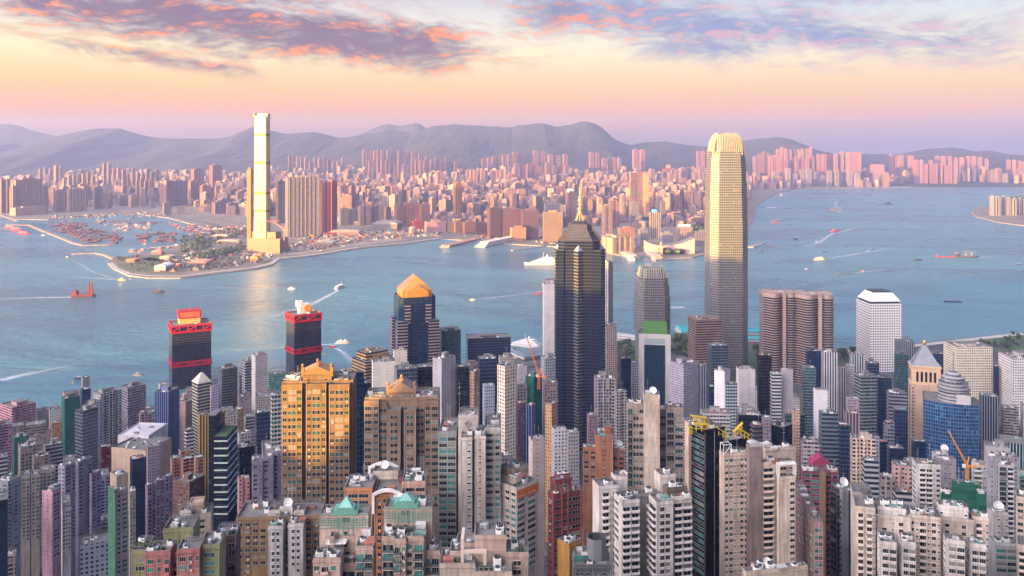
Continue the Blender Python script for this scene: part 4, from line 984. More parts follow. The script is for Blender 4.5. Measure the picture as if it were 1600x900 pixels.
T(A, 'dusky pink slab tucked left of the grey balconied tower', 917, 920, 932, 648, 830, 'fine', '8d7580', .8, n=2)
T(O, 'dark slab between the beige tower and the portal block', 968, 971, 986, 560, 1200, 'navy', '4f5864', .8, n=3)
T(O, 'pale roofed low office right of the beige tower by the park', 984, 987, 998, 566, 1220, 'gridw', 'a8aab0', .8, n=3)
# --- centre right
T(O, 'pale pink polygonal tower with dark bands and a flat octagonal roof', 1075, 1087, 1128, 500, 1350, 'band', 'b58f80', .8, n=7, ledge=.5)
T(O, 'navy glass block with a white edge wall and a tall roof antenna', 1105, 1112, 1137, 540, 1200, 'navy', 'cfd0d2', .8, n=5)
T(O, 'grey block with green glass on the left and a dotted lavender wall on the right', 1047, 1068, 1092, 569, 1080, 'fine', 'a69fae', .8, n=3)
T(O, 'grey slim slab between the dotted lavender wall and the navy glass block', 1091, 1094, 1106, 571, 1090, 'vert', '8c8f9c', .8, n=2)
T(O, 'dark navy slab under the antenna tower', 1107, 1110, 1118, 604, 1060, 'navy', '4c5a6a', .8, n=1)
T(O, 'white tower with a sloping roof and glass balconies on its right', 1116, 1132, 1141, 580, 950, 'blank', 'd6cfd4', .8, n=3)
T(A, 'glass balcony wing on the right of the white sloping-roof tower', 1131, 1134, 1152, 599, 945, 'teal', 'c8ccd2', .7, n=2)
T(O, 'plain pale tower right of the white sloping-roof tower', 1150, 1155, 1180, 577, 1000, 'blank', 'c4babd', .8, n=3)
T(O, 'olive dark glass tower with an orange lit top edge', 1183, 1186, 1206, 555, 1050, 'black', '6a5e48', .8, n=2)
T(O, 'grey cluster of low roofs in front of the plain pale tower', 1152, 1155, 1180, 640, 880, 'grid', '94909a', .8, n=8)
T(HB, 'white long roofed block left of the dotted black block', 1094, 1098, 1142, 645, 820, 'bandw', 'b6b1b2', .6, n=5)
T(HB, 'black block whose roof is dotted with white domes', 1150, 1154, 1190, 648, 800, 'black', '3f4652', .8, n=10, plant=False)
T(HB, 'brown banded block at the right foot of the dotted black block', 1172, 1178, 1192, 664, 760, 'band', '6f5a5c', .8, n=4)
T(HB, 'mauve block right of the dotted black block', 1190, 1193, 1205, 652, 790, 'fine', '8c7f8c', .8, n=4)
T(O, 'white office block striped with black windows under a pink roof sign', 1203, 1206, 1221, 583, 1000, 'band', 'd2cdd0', .8, n=2)
T(O, 'plain grey windowless slab right of the black and white striped office', 1220, 1223, 1239, 577, 1010, 'blank', 'a8a2a8', .8, n=2)
T(O, 'blue green glass tower with a grey cut-out crown', 1252, 1255, 1275, 575, 1040, 'teal', '80868e', .8, n=3)
T(O, 'dark glass tower with a dish cluster on top, before the right curved twin', 1259, 1262, 1284, 548, 1150, 'navy', '4e5766', .8, n=3)
T(O, 'white tower of close vertical window slits', 1283, 1286, 1309, 550, 1100, 'vert', 'c9c6cc', .8, n=3)
T(O, 'grey narrow office right of the white slitted tower', 1309, 1312, 1322, 575, 1090, 'vert', '9c98a2', .8, n=3)
T(O, 'pale grey slab with recessed balconies between slitted tower and porthole tower', 1320, 1323, 1336, 570, 1120, 'fine', 'aaa5aa', .8, n=4)
T(O, 'white open-framed tower in front of the porthole tower', 1327, 1330, 1350, 553, 1180, 'vert', 'b9bcc2', .8, n=3)
T(O, 'grey blank tower with a teal glass front, near the porthole tower base', 1335, 1345, 1370, 587, 1000, 'green', 'a3a3ac', .8, n=4)
T(O, 'navy smooth block right of the teal-fronted tower', 1368, 1372, 1393, 590, 1060, 'navy', '56606e', .8, n=2)
T(O, 'small dark block with white roof plant behind the teal-fronted tower', 1352, 1355, 1374, 567, 1130, 'navy', '7c8290', .8, n=5)
T(O, 'ribbed grey green office block right of the porthole tower', 1398, 1403, 1429, 533, 1350, 'vert', '7f8488', .8, n=2)
T(O, 'dark teal block below the ribbed grey green office', 1397, 1400, 1421, 553, 1250, 'teal', '52616a', .8, n=2)
T(O, 'grey stepped block with a curved parapet left of the tan pyramid tower', 1385, 1389, 1418, 614, 960, 'band', '878690', .8, n=5)
T(O, 'dark grey block with a round white drum roof, foot of the tan pyramid tower', 1395, 1398, 1418, 640, 900, 'navy', '636a78', .8, n=3)
T(O, 'dark curved slab low between the teal-fronted tower and the stepped block', 1380, 1384, 1398, 660, 850, 'bandw', '7a7a86', .8, n=3)
T(O, 'pinkish grey tower with round roof plant left of the teal-fronted tower', 1318, 1322, 1343, 645, 880, 'vert', 'a8939a', .8, n=4)
T(O, 'mauve slab with rounded parapet behind the round-plant tower', 1322, 1326, 1342, 622, 940, 'fine', '9c8c98', .8, n=4)
T(A, 'white tower with a large notch cut into its top', 1271, 1275, 1294, 609, 860, 'blank', 'd6d2d6', .8, n=0)
T(O, 'navy banded glass tower with a white left wall', 1279, 1284, 1310, 646, 800, 'band', '6a7686', .8, n=4)
T(O, 'tan ornate tower with arched top between dark glass wings', 1237, 1239, 1250, 640, 850, 'fine', 'bd9e88', .9, n=2)
T(O, 'teal glass wing on the left of the ornate tan tower', 1226, 1228, 1238, 646, 860, 'green', '4f6a6c', .9, n=1)
T(O, 'teal glass wing on the right of the ornate tan tower', 1249, 1251, 1258, 648, 860, 'green', '4f6a6c', .9, n=1)
T(O, 'dark green glass cube with a dark flat roof', 1200, 1222, 1238, 668, 790, 'black', '38484c', .9, n=3)
T(A, 'pink grey apartment tower with white roof plant right of the dark green cube', 1251, 1254, 1281, 690, 740, 'bandw', 'a99aa0', .8, n=6)
T(O, 'blue glass sliver between the navy banded tower and cream apartment tower', 1310, 1313, 1328, 664, 780, 'navy', '7b8494', .8, n=3)
T(A, 'cream apartment tower with a square emblem panel on top', 1328, 1332, 1368, 684, 710, 'resb', 'cdb5a4', .7, nb=2, n=3)
T(A, 'white grey apartment block below the cream emblem tower', 1347, 1351, 1373, 719, 640, 'band', 'b3b2ba', .8, n=5)
T(O, 'lavender slab behind the cream emblem tower', 1366, 1369, 1374, 682, 760, 'fine', '9a97aa', 1.4, n=1)
T(O, 'dark glass block with a sloping teal roof', 1385, 1390, 1413, 700, 740, 'navy', '46545c', .8, n=2)
T(O, 'twin topped navy block at the foot of the tan pyramid tower', 1424, 1428, 1447, 689, 840, 'navy', '39475c', .8, n=2)
T(O, 'dark shaded slab between sloping teal roof and cream emblem tower', 1372, 1375, 1388, 690, 770, 'navy', '525a66', .8, n=2)
T(A, 'pink apartment tower with stepped roofline left of the tall white one', 1393, 1397, 1424, 726, 600, 'resi', 'c29f98', .8, nb=1, n=3)
T(HB, 'white low block banded with grey, at the foot of the pink stepped tower', 1396, 1400, 1425, 768, 540, 'band', 'b7b2b4', .8, n=3)
T('hotel_slab', 'broad white hotel slab with a cream gridded front near the right', 1474, 1494, 1551, 542, 1250, 'gridw', 'd9cdb8', .7, n=9)
T('hotel_slab', 'white gridded hotel slab cut by the right edge of the photo', 1560, 1582, 1640, 560, 1200, 'gridw', 'd8d3d0', .8, n=8)
T(O, 'navy block of white mullions between blue curved tower and right hotel slab', 1530, 1533, 1560, 618, 1000, 'mull', '9aa2ae', .8, n=4)
T(O, 'dark strip tower between the two white hotel slabs', 1551, 1553, 1561, 572, 1230, 'navy', '5a6472', .9, n=1)
T(O, 'grey long office roof behind the tan pyramid tower', 1455, 1458, 1476, 552, 1300, 'navy', '7c8088', .8, n=3)
T('podium_block', 'pale teal flat podium roof below the right hotel slab', 1561, 1564, 1640, 690, 830, 'mull', '9fb8ba', .6, n=3, plant=False)
T(HB, 'grey flat-roofed block in front of the blue curved tower', 1537, 1540, 1578, 696, 700, 'blank', 'a29da2', .8, n=6)
T(HB, 'low grey roofs right of the flat-roofed block', 1560, 1563, 1592, 712, 660, 'fine', '8d8a92', .8, n=7)
T(HB, 'low mauve block under the navy twin-topped block', 1412, 1415, 1446, 722, 640, 'grid', '9a8a8e', .8, n=5)
T(HB, 'low brown block left of the tall white tower', 1374, 1377, 1398, 744, 600, 'grid', '8c7f7c', .8, n=4)
# a few details that belong to named towers of the table are built next
def hip_tower():
    Y = 1060; o, t, a, b = site(300, 309, 330, Y, 1.0)
    e = root('hip_roof_tower', 'cream tower with a pale hipped roof and dark striped glass left of centre shore', o, t, 6, 'building', (300, 342, 583, Y))
    z = lambda y: PZ(y, Y) - 6; h = z(600)
    q = MB(); q.prism([(-a / 2, -b / 2), (a / 2, -b / 2), (a / 2, b / 2), (-a / 2, b / 2)], -4, h, 0, 1); q.build('tower_shaft', [fac('green'), M['roof']], e, color=hx('b7a99a'))
    q = MB(); P = [(-a / 2 - .6, -b / 2 - .6), (a / 2 + .6, -b / 2 - .6), (a / 2 + .6, b / 2 + .6), (-a / 2 - .6, b / 2 + .6)]
    q.taper(P, h, [(-1, -1), (1, -1), (1, 1), (-1, 1)], h + 11); q.build('hipped_roof', [plain('cream_roof', (.52, .46, .38), .7)], e)
hip_tower()
def wavy_tower():
    Y = 740; o, t, a, b = site(321, 355, 371, Y, .6)
    e = root('black_banded_tower', 'black glass tower striped with wavy pale bands, dark box core behind', o, t, 30, 'building', (321, 371, 652, Y))
    z = lambda y: PZ(y, Y) - 30
    q = MB(); q.shell([(-a / 2, -b / 2), (a / 2, -b / 2), (a / 2, b * .1), (-a / 2, b * .1)], -4, z(682), 0, 1, 1); q.build('glass_front', [fac('black'), M['roof']], e, color=hx('3a4048'))
    q = MB(); q.box(-a * .1, a / 2, b * .1, b / 2, -4, z(658), 0, 1); q.box(-a * .32, a * .25, b * .12, b * .45, 0, z(652), 0, 1); q.build('core', [fac('black'), M['roof']], e, color=hx('2c2f36'))
    for i in range(11):
        zz = z(690 + i * 11.4); r = MB(); P = []
        for j in range(13):
            u = j / 12; P.append((-a / 2 - .3 + (a + .3) * u, -b / 2 - .5 - .35 * math.sin(u * 9 + i)))
        r.prism(P + [(a / 2, -b / 2 + .2), (-a / 2 - .3, -b / 2 + .2)], zz, zz + 1.1, 0, 0, bottom=True)
        r.box(-a / 2 - .5, -a / 2 + .2, -b / 2, b * .1, zz + .02, zz + 1.08); r.build('wavy_band', [plain('pale_band', (.52, .58, .52), .5)], e)
    q = MB(); q.box(-a * .45, a * .45, -b * .45, b * .05, z(682) - 1, z(682) + .1); q.build('roof_garden', [plain('roof_lawn', (.05, .11, .04), .9)], e)
wavy_tower()
tower_crane('orange tower crane leaning left above the teal netted tower', 842, 925, 128, 14, 42, R(180 - 12), R(72), (.75, .16, .05), 1.1)
tower_crane('red tower crane with long level jib on the podium of the supertall', 408, 3040, 76, 40, 66, R(0), R(4), (.72, .16, .06), 2.0)
tower_crane('red tower crane on the right end of the podium beside the ribbed slab', 444, 3030, 55, 36, 50, R(160), R(30), (.72, .16, .06), 1.8)
# ================================================================ near apartment towers: every visible window its own part
PANE = [plain('pane_dark', (.012, .016, .022), .15, noise=.05, spec=.35), plain('pane_blue', (.018, .030, .042), .15, noise=.05, spec=.35), plain('pane_teal', (.02, .075, .072), .15, noise=.05, spec=.35),
        plain('pane_curtain', (.20, .18, .16), .35, noise=.1), plain('pane_brown', (.03, .022, .018), .15, noise=.05, spec=.35), plain('pane_bright_teal', (.05, .20, .18), .15, noise=.05, spec=.35)]
FRAME = plain('window_frame', (.34, .33, .32), .5, noise=.1)
ACBOX = plain('air_conditioner_casing', (.55, .54, .52), .6, noise=.3, scale=1.0)
RAIL = plain('balcony_rail', (.08, .11, .11), .25, noise=.1)
WP = {}
def wproto(kind, w, h, pal):
    w, h = round(w, 1), round(h, 1); key = (kind, w, h, pal)
    if key in WP: return WP[key]
    b = MB()          # material slots: 0 pane, 1 frame, 2 wall colour, 3 casing, 4 rail
    x = w / 2
    def frame(x0, x1, z0, z1, y=0.0, mull=1, t=.09):
        b.face([(x0, y - .03, z0), (x1, y - .03, z0), (x1, y - .03, z1), (x0, y - .03, z1)], 0)
        for xa, xb in ((x0 - t, x0), (x1, x1 + t)): b.box(xa, xb, y - .12, y + .05, z0 - t, z1 + t, 1)
        b.box(x0, x1, y - .115, y + .05, z1, z1 + t, 1); b.box(x0, x1, y - .115, y + .05, z0 - t, z0, 1)
        for i in range(mull):
            c = x0 + (x1 - x0) * (i + 1) / (mull + 1); b.box(c - .04, c + .04, y - .10, y + .02, z0, z1, 1)
    if kind in 'was':
        z0 = .9 if kind != 's' else 1.3; frame(-x, x, z0, z0 + h, mull=0 if kind == 's' else 1)
        b.box(-x - .2, x + .2, -.35, .02, z0 - .22, z0 - .095, 2); b.box(-x - .2, x + .2, -.40, .02, z0 + h + .1, z0 + h + .22, 2)
        if kind == 'a': b.box(-x * .1, x * .1 + .6, -.62, -.02, z0 - .75, z0 - .25, 3)
    elif kind == 't':
        frame(-x, x, .75, .75 + h, mull=2); b.box(-x - .15, x + .15, -.30, .02, .42, .655, 2)
    elif kind == 'r':   # bay window
        b.box(-x, x, -.75, .02, .25, .85, 2); b.box(-x, x, -.75, .02, .85 + h, 1.1 + h, 2)
        frame(-x + .12, x - .12, .95, .75 + h, -.62, 1)
        for s in (-1, 1): b.face([(s * x * .98, -.7, .85), (s * x * .98, .0, .85), (s * x * .98, .0, .85 + h), (s * x * .98, -.7, .85 + h)][::s], 0)
    elif kind == 'b':   # balcony
        frame(-x + .2, x - .2, .12, .12 + h, mull=1)
        b.box(-x, x, -1.35, .02, -.16, .0, 2); b.box(-x, x, -1.35, -1.22, 0, .95, 2); b.box(-x, -x + .12, -1.22, .02, 0, .95, 2); b.box(x - .12, x, -1.22, .02, 0, .95, 2)
    elif kind == 'g':   # glazed balcony
        frame(-x + .2, x - .2, .12, .12 + h, mull=2)
        b.box(-x, x, -1.35, .02, -.22, .0, 2); b.box(-x, x, -1.33, -1.27, 0, .95, 4); b.box(-x, -x + .05, -1.27, .02, 0, .95, 4); b.box(x - .05, x, -1.27, .02, 0, .95, 4)
    me = []
    for pm in PANE: me.append(b.mesh({'b': 'balcony', 'g': 'balcony', 'r': 'bay_window'}.get(kind, 'window'), [pm, FRAME, M['tint'], ACBOX, RAIL]))
    WP[key] = (b, me); return WP[key]
PAL = {'gold': [0, 4, 0, 2, 1, 4, 3], 'mix': [0, 0, 1, 1, 2, 3, 4], 'teal': [0, 0, 2, 5, 1, 5, 3], 'dark': [0, 0, 0, 1, 4, 3, 0], 'blue': [0, 1, 1, 1, 3]}
def shrub_clump(root_, x, y, z, w, d, h, n=60):
    b = MB(); rg = random.Random(int(x * 10 + w))
    for _ in range(n):
        p = Vector((x + rg.uniform(-w, w) / 2, y + rg.uniform(-d, d) / 2, z + rg.random() * h)); u = Vector((rg.uniform(-1, 1), rg.uniform(-1, 1), rg.uniform(-.4, 1))).normalized() * .35; v = u.orthogonal().normalized() * .3
        b.face([p - u - v, p + u - v, p + u + v, p - u + v], 0)
    return b.build('roof_garden', [LEAF], root_)
def leaf_mat():
    m, n, p = newmat('leaves'); pos = gpos(n); k = nz(n, pos, .35, 4.0); k2 = nz(n, pos, .05, 2.0)
    put(n, p, 'Base Color', ramp(n, k * .6 + k2 * .4, [(.3, (.022, .035, .014)), (.5, (.045, .07, .025)), (.7, (.075, .10, .035))])); put(n, p, 'Roughness', .7); return m
LEAF = leaf_mat()
class Near:
    def __init__(s, name, label, xl, xm, xr, yt, Y, theta=None, asp=.8, depth=None, cat='apartment tower', z0=None, group=None):
        C, s.t, a, b = solve(xl, xm, xr, Y, asp, theta, depth)
        s.o = C + Vector((math.cos(s.t), math.sin(s.t))) * a / 2 + Vector((-math.sin(s.t), math.cos(s.t))) * b / 2
        s.gz = (ground_z(s.o.x, s.o.y) if z0 is None else z0) - 1
        s.e = empty(name, (s.o.x, s.o.y, s.gz), s.t); tag(s.e, label, cat, group); s.W = []; s.rng = random.Random(int(xl * 13 + yt))
        REG.append((xl, xr, yt, Y, label))
    def z(s, y, Y): return PZ(y, Y) - s.gz
    def loc(s, P):
        d = P - s.o; c, n = math.cos(-s.t), math.sin(-s.t); return (d.x * c - d.y * n, d.x * n + d.y * c)
    def block(s, part_, xl, xm, xr, yt, Y, color, lw='', rw='', depth=None, fh=3.1, yb=905, pal='mix', wf=.62, hf=.50, n=2, plant=False, par=1.1, top0=1.2,
              mat=None, corn=True, roofmat=None, asp=.8, zb=-4, ledges=0.09, win=True):
        C, t, a, b = solve(xl, xm, xr, Y, asp, s.t, depth); a = max(a, 1.5); b = max(1.5, min(b, 60))
        x0, y0 = s.loc(C); col = hx(color) if isinstance(color, str) else color
        h = s.z(yt, Y); x1, y1 = x0 + a, y0 + b
        mb = MB(); P = [(x0, y0), (x1, y0), (x1, y1), (x0, y1)]
        mb.shell(P, zb, h, 0, 1, par)
        if corn: mb.prism([(x0 - .25, y0 - .25), (x1 + .25, y0 - .25), (x1 + .25, y0 + .02), (x0 - .25, y0 + .02)], h - par - .5, h - par - .05, 0, 0, bottom=True); mb.prism([(x0 - .25, y0 + .02), (x0 + .02, y0 + .02), (x0 + .02, y1), (x0 - .25, y1)], h - par - .49, h - par - .06, 0, 0, bottom=True)
        zbot = max(1.0, s.z(yb, Y)); nf = max(0, int((h - top0 - par - zbot) / fh))
        if ledges:
            for i in range(nf):
                zz = h - par - top0 - i * fh; mb.box(x0 - ledges, x1 + ledges, y0 - ledges, y0 + .05, zz - .25, zz + .1, 0); mb.box(x0 - ledges, x0 + .05, y0 + .05, y1, zz - .24, zz + .09, 0)
        o = mb.build(part_, [mat or M['wall'], roofmat or M['roof']], s.e, color=col)
        for face, spec in (('L', lw), ('R', rw)):
            if not spec or (face == 'L' and xm - xl < 1) or (face == 'R' and xr - xm < 1): continue
            L = b if face == 'L' else a
            # left face of the picture runs from the far corner (xl) to the near one (xm)
            unit = {'w': 1., 'a': 1., 's': .6, 'b': 1.25, 'g': 1.4, 't': 1.5, 'r': 1.1, '.': .5, '-': 1.0}
            tot = sum(unit[c] for c in spec); pos = 0.0
            for c in spec:
                wd = unit[c] / tot * L; mid = pos + wd / 2; pos += wd
                if c in '.-': continue
                w = max(.5, wd * ({'b': .86, 'g': .9, 't': .86, 's': .5, 'r': .8}.get(c, wf))); hh = fh * ({'b': .66, 'g': .72, 's': .26, 't': .52, 'r': .46}.get(c, hf))
                for i in range(nf):
                    if c in 'ws' and s.rng.random() < .05: continue
                    if c == 'w' and s.rng.random() < .28: k_ = 'a'
                    else: k_ = c
                    zz = h - par - top0 - (i + 1) * fh
                    if face == 'L': s.W.append((i, k_, w, hh, x0, y1 - mid, zz, -R(90), pal, col, o))
                    else: s.W.append((i, k_, w, hh, x0 + mid, y0, zz, 0.0, pal, col, o))
        if ledges and (lw or rw):
            for f_ in (.04, .5, .97):
                q = MB(); q.tube((x0 + a * f_, y0 - .12, max(0, zbot - 4)), (x0 + a * f_, y0 - .12, h - par), .11, n=5); q.build('drain_pipe', [FRAME], o)
            if s.rng.random() < .30 and b > 5 and a > 5: shrub_clump(o, x0 + a * s.rng.uniform(.25, .75), y0 + b * .3, h - par, a * .35, 1.6, 1.2, 60)
        n = int(n * 1.5 + .5)
        if n: clutter(o, x0 + .8, x1 - .8, y0 + .8, y1 - .8, h - par, s.rng, tuple(min(.75, c * 1.05) for c in col), n, plant)
        return x0, x1, y0, y1, h
    def done(s, cap=100):
        s.W.sort(key=lambda q: q[0])
        rest = MB()
        for i, (fl, k, w, hh, x, y, z, rz, pal, col, ob) in enumerate(s.W):
            b, me = wproto(k, w, hh, pal); pi = s.rng.choice(PAL[pal])
            if i < cap: link({'b': 'balcony', 'g': 'balcony', 'r': 'bay_window'}.get(k, 'window'), me[pi], ob, (x, y, z), rz, col)
            else:
                c, n = math.cos(rz), math.sin(rz)
                for f, m in zip(b.fc, b.m):
                    rest.face([(b.v[j][0] * c - b.v[j][1] * n + x, b.v[j][0] * n + b.v[j][1] * c + y, b.v[j][2] + z) for j in f], pi if m == 0 else 5 + m)
        if rest.v:
            o = rest.build('lower_windows', PANE + [FRAME, M['tint'], ACBOX, RAIL], s.e, color=s.W[0][9]); o['kind'] = 'stuff'
        return s.e
# ---- golden and tan apartment towers with pedimented penthouses
def classical(label, x0, x1, yt, Y, bays, pent, col, roofc, th, gable, ph=2):
    N = Near('pedimented_tower', label, x0, x0, x1, yt, Y, theta=th, depth=22, group='pedimented apartment towers')
    N.block('core', x0 + 1, x0 + 1, x1, yt - 1, Y + 3.0, col, rw='', depth=20, n=3, fh=3.75)
    for (a, b, y, yy, spec) in bays: N.block('bay', a, a, b, y, yy, col, rw=spec, lw='', depth=6, fh=3.75, n=0, pal='gold', wf=.72, hf=.46, yb=805)
    a, b, ye, yp = pent; Yp = Y + 6
    px0, px1, py0, py1, h = N.block('penthouse', a, a, b, ye, Yp, col, depth=12, n=0, corn=False, par=.3)
    z0 = N.z(gable, Yp); q = MB(); q.face([(px0 - .6, py0 - .6, h), (px1 + .6, py0 - .6, h), ((px0 + px1) / 2, py0 - .6, z0)], 0)
    q.face([(px0 - .6, py0 - .6, h), ((px0 + px1) / 2, py0 - .6, z0), ((px0 + px1) / 2, py1, z0), (px0 - .6, py1, h)], 1); q.face([(px1 + .6, py0 - .6, h), (px1 + .6, py1, h), ((px0 + px1) / 2, py1, z0), ((px0 + px1) / 2, py0 - .6, z0)], 1)
    q.face([(px1 + .6, py1, h), (px0 - .6, py1, h), ((px0 + px1) / 2, py1, z0)], 0)
    q.box(px0 - .8, px1 + .8, py0 - .8, py0 + .1, h - .7, h + .1, 0)
    q.build('pediment', [M['tint'], plain('pediment_roof', roofc, .6, noise=.35, scale=.3)], N.e, color=hx(col))
    for xx in (px0, px1):
        k = MB(); k.box(xx - .9, xx + .9, py0 - .3, py0 + 1.5, h - 2, h + 3.2, 0); k.lathe([(0, h + 3.2), (.5, h + 3.2), (.9, h + 3.9), (.9, h + 4.4), (.5, h + 5), (0, h + 5.2)], 10, 0, xx, py0 + .6); k.build('finial_pier', [M['tint']], N.e, color=hx(col))
    k = MB(); xm = (px0 + px1) / 2; k.box(xm - .8, xm + .8, py0 + 2, py0 + 3.6, z0 - 2, z0 + 1.6); k.lathe([(0, z0 + 1.6), (.5, z0 + 1.6), (.95, z0 + 2.4), (.5, z0 + 3.3), (0, z0 + 3.5)], 10, 0, xm, py0 + 2.8); k.build('finial_pier', [M['tint']], N.e, color=hx(col))
    for f in (.2, .8):
        w = MB(); xx = px0 + (px1 - px0) * f; w.box(xx - .6, xx + .6, py0 - .06, py0 + .1, h - 6.5, h - 3.5); w.build('penthouse_window', [PANE[4]], N.e)
    for (a, b, y, yy) in ph:
        N.block('roof_terrace', a, a, b, y, yy, 'c4aa94', depth=9, n=1, par=.8)
    N.done()
classical('orange golden apartment tower with a pediment and ball finials catching the sun', 440, 552, 597, 480,
          [(440, 472, 601, 480, 'wtw'), (478, 510, 600, 480, 'wtw'), (514, 546, 601, 480, 'wtw')], (473, 518, 583, 577), '7d6040', (.40, .20, .10), .08, 572,
          [(443, 470, 592, 487), (522, 544, 592, 487)])
classical('tan apartment tower with a brown pedimented penthouse, in shade right of the golden one', 569, 685, 622, 480,
          [(569, 592, 626, 480, 'tw'), (593, 604, 629, 482, 't'), (605, 626, 640, 477, '.t.'), (631, 650, 640, 477, '.t.'), (651, 663, 629, 482, 't'), (664, 685, 626, 480, 'wt')], (606, 648, 611, 600), '8a6f58', (.22, .14, .11), .04, 597,
          [(571, 602, 618, 488), (652, 683, 618, 488)])
# ---- white group in the middle
N = Near('white_tower_group', 'white three winged tower with an emblem box penthouse right of the tan tower', 685, 685, 782, 672, 430, theta=.0, depth=24)
N.block('wing', 685, 685, 713, 674, 436, '97a09c', rw='tt', depth=22, fh=3.1, pal='teal', n=4, ledges=.3)
N.block('core', 713, 713, 752, 690, 442, 'a8a29e', depth=18, n=2)
N.block('wing', 720, 720, 738, 683, 426, 'd2c9c4', rw='.s', depth=16, pal='dark', n=2)
N.block('wing', 741, 741, 759, 681, 428, 'd8c6bb', rw='.s.', depth=16, pal='dark', n=2)
N.block('wing', 757, 757, 782, 668, 434, 'b9b8b0', rw='tw', depth=22, pal='teal', n=4, ledges=.3)
x0, x1, y0, y1, h = N.block('penthouse', 716, 716, 747, 648, 436, 'cfc2be', depth=12, n=2)
q = MB(); 
for i in range(4):
    a0, a1 = i * math.pi / 2, (i + 1) * math.pi / 2; c = Vector(((x0 + x1) / 2, y0 - .08, h - 4.5))
    q.tube(c + Vector((1.7 * math.cos(a0), 0, 1.7 * math.sin(a0))), c + Vector((1.7 * math.cos(a1), 0, 1.7 * math.sin(a1))), .28, n=4)
q.box(c.x - .5, c.x + .5, y0 - .25, y0 + .05, c.z - .5, c.z + .5); q.build('diamond_emblem', [plain('emblem_grey', (.16, .17, .18), .5)], N.e)
for xx in (x0 + .5, x1 - .3): part('ant', N.e, xx, y0 + 1, h - 4, 2, 2, 20)
N.done()
# ---- white block with dark bays, bottom left of centre
N = Near('white_bay_block', 'white apartment block of separate bays with brown recesses, bottom left of centre', 370, 370, 500, 812, 400, theta=.06, depth=20)
N.block('core', 369, 369, 500, 808, 406, '8a6f50', rw='wwww--w-www', depth=18, n=5, fh=2.95)
N.block('bay', 419, 419, 442, 822, 400, 'd3d0d2', rw='.ww.', depth=7, n=2, fh=2.95, pal='dark', wf=.5)
N.block('bay', 450, 450, 474, 818, 400, 'd8d5d5', rw='.ww.', depth=7, n=2, fh=2.95, pal='dark', wf=.5)
N.block('roof_house', 419, 419, 437, 797, 410, 'd2ccc8', depth=7, n=1); N.block('roof_house', 437, 437, 457, 791, 411, 'dcd6d2', depth=7, n=1); N.block('roof_house', 459, 459, 475, 797, 410, 'd6cfca', depth=7, n=1)
part('dish', N.e, *N.loc(Vector((PX(449, 411), 413))), N.z(787, 411) - 2.5, 4.2, 4.2, 4.2)
N.done()
# ---- twin pink blocks with green trellis
def trellis(label, xa, xb, yt, apex, ax, wing, Y=330):
    N = Near('trellis_block', label, xa, xa, xb, yt, Y, theta=.03 if xa < 560 else .0, depth=10, group='pink blocks with green trellis gables')
    x0, x1, y0, y1, h = N.block('gable_wall', xa, xa, xb, yt, Y, 'ccb0a4', depth=9, n=2, par=.9)
    w = x1 - x0; sc = w / (xb - xa)
    t = MB(); gy = y0 - .12
    def bar(xA, xB, zA, zB): t.box(xA, xB, gy - .06, gy + .11, zA, zB)
    cx_ = x0 + (ax - xa) * sc
    zt = h - .3; cell = 1.05; rows = 5
    for i in range(rows + 1): bar(x0, x1, zt - i * cell * .95 - .11, zt - i * cell * .95 + .11)
    k = int(w / cell)
    for i in range(k + 1):
        xx = x0 + w * i / k; d = abs(xx - cx_) / w; bar(xx - .10, xx + .10, zt - rows * cell * .95 + (1.2 if d > .36 else 0), zt)
    for sx in (-2.7, -1.0, 1.0, 2.7): bar(cx_ + sx - .13, cx_ + sx + .13, zt - 7.6, zt + 1.2)
    for zz in (zt - 7.6, zt - 5.2): bar(cx_ - 2.8, cx_ + 2.8, zz - .12, zz + .12)
    t.build('trellis', [plain('trellis_green', (.11, .29, .21), .6, noise=.15)], N.e)
    g = MB(); za = N.z(apex, Y); hw = 4.6
    for i, (kx, z0_, z1_) in enumerate(((hw, h - .6, h + 1.2), (hw * .72, h + 1.2, h + 2.3))): g.box(cx_ - kx, cx_ + kx, y0 - .3, y0 + 5 - i, z0_, z1_, 0)
    g.taper([(cx_ - hw * .55, y0 - .2), (cx_ + hw * .55, y0 - .2), (cx_ + hw * .55, y0 + 4.4), (cx_ - hw * .55, y0 + 4.4)], h + 2.3, [(cx_ - .1, y0 + 1.9), (cx_ + .1, y0 + 1.9), (cx_ + .1, y0 + 2.2), (cx_ - .1, y0 + 2.2)], za, 1, 1)
    g.build('green_gable', [plain('gable_green', (.13, .33, .26), .55), plain('gable_glass', (.15, .38, .34), .25, .2)], N.e)
    for xx, zz in ((cx_ - .9, h - 3), (cx_ + .9, h - 3), (cx_, h - 8.2), (cx_, h - 12.4)):
        q = MB(); q.box(xx - .6, xx + .6, y0 - .1, y0 + .1, zz, zz + 1.5); q.build('window', [PANE[1]], N.e)
    for blk in wing: N.block(*blk[0], **blk[1])
    return N
N = trellis('pink block with green trellis gable on the left of the pair', 499, 575, 803, 779, 540,
    [(('balcony_wing', 489, 489, 532, 872, 318, 'c9ab9e'), dict(rw='wbw.', depth=9, n=3, pal='teal')), (('balcony_wing', 556, 556, 583, 853, 322, 'c6a99c'), dict(rw='gg', depth=9, n=2, pal='teal')),
     (('stair_shaft', 515, 515, 522, 838, 326, 'd0b3a6'), dict(depth=4, n=0)), (('balcony_wing', 532, 532, 556, 880, 324, 'bfa296'), dict(rw='g', depth=8, n=2, pal='teal'))])
q = MB(); q.box(-6, 1.5, -9.5, -5, N.z(862, 320), N.z(862, 320) + .2)
for i in range(6): q.box(-6 + i * 1.4, -5.8 + i * 1.4, -9.4, -5.1, N.z(862, 320) + .2, N.z(862, 320) + .35)
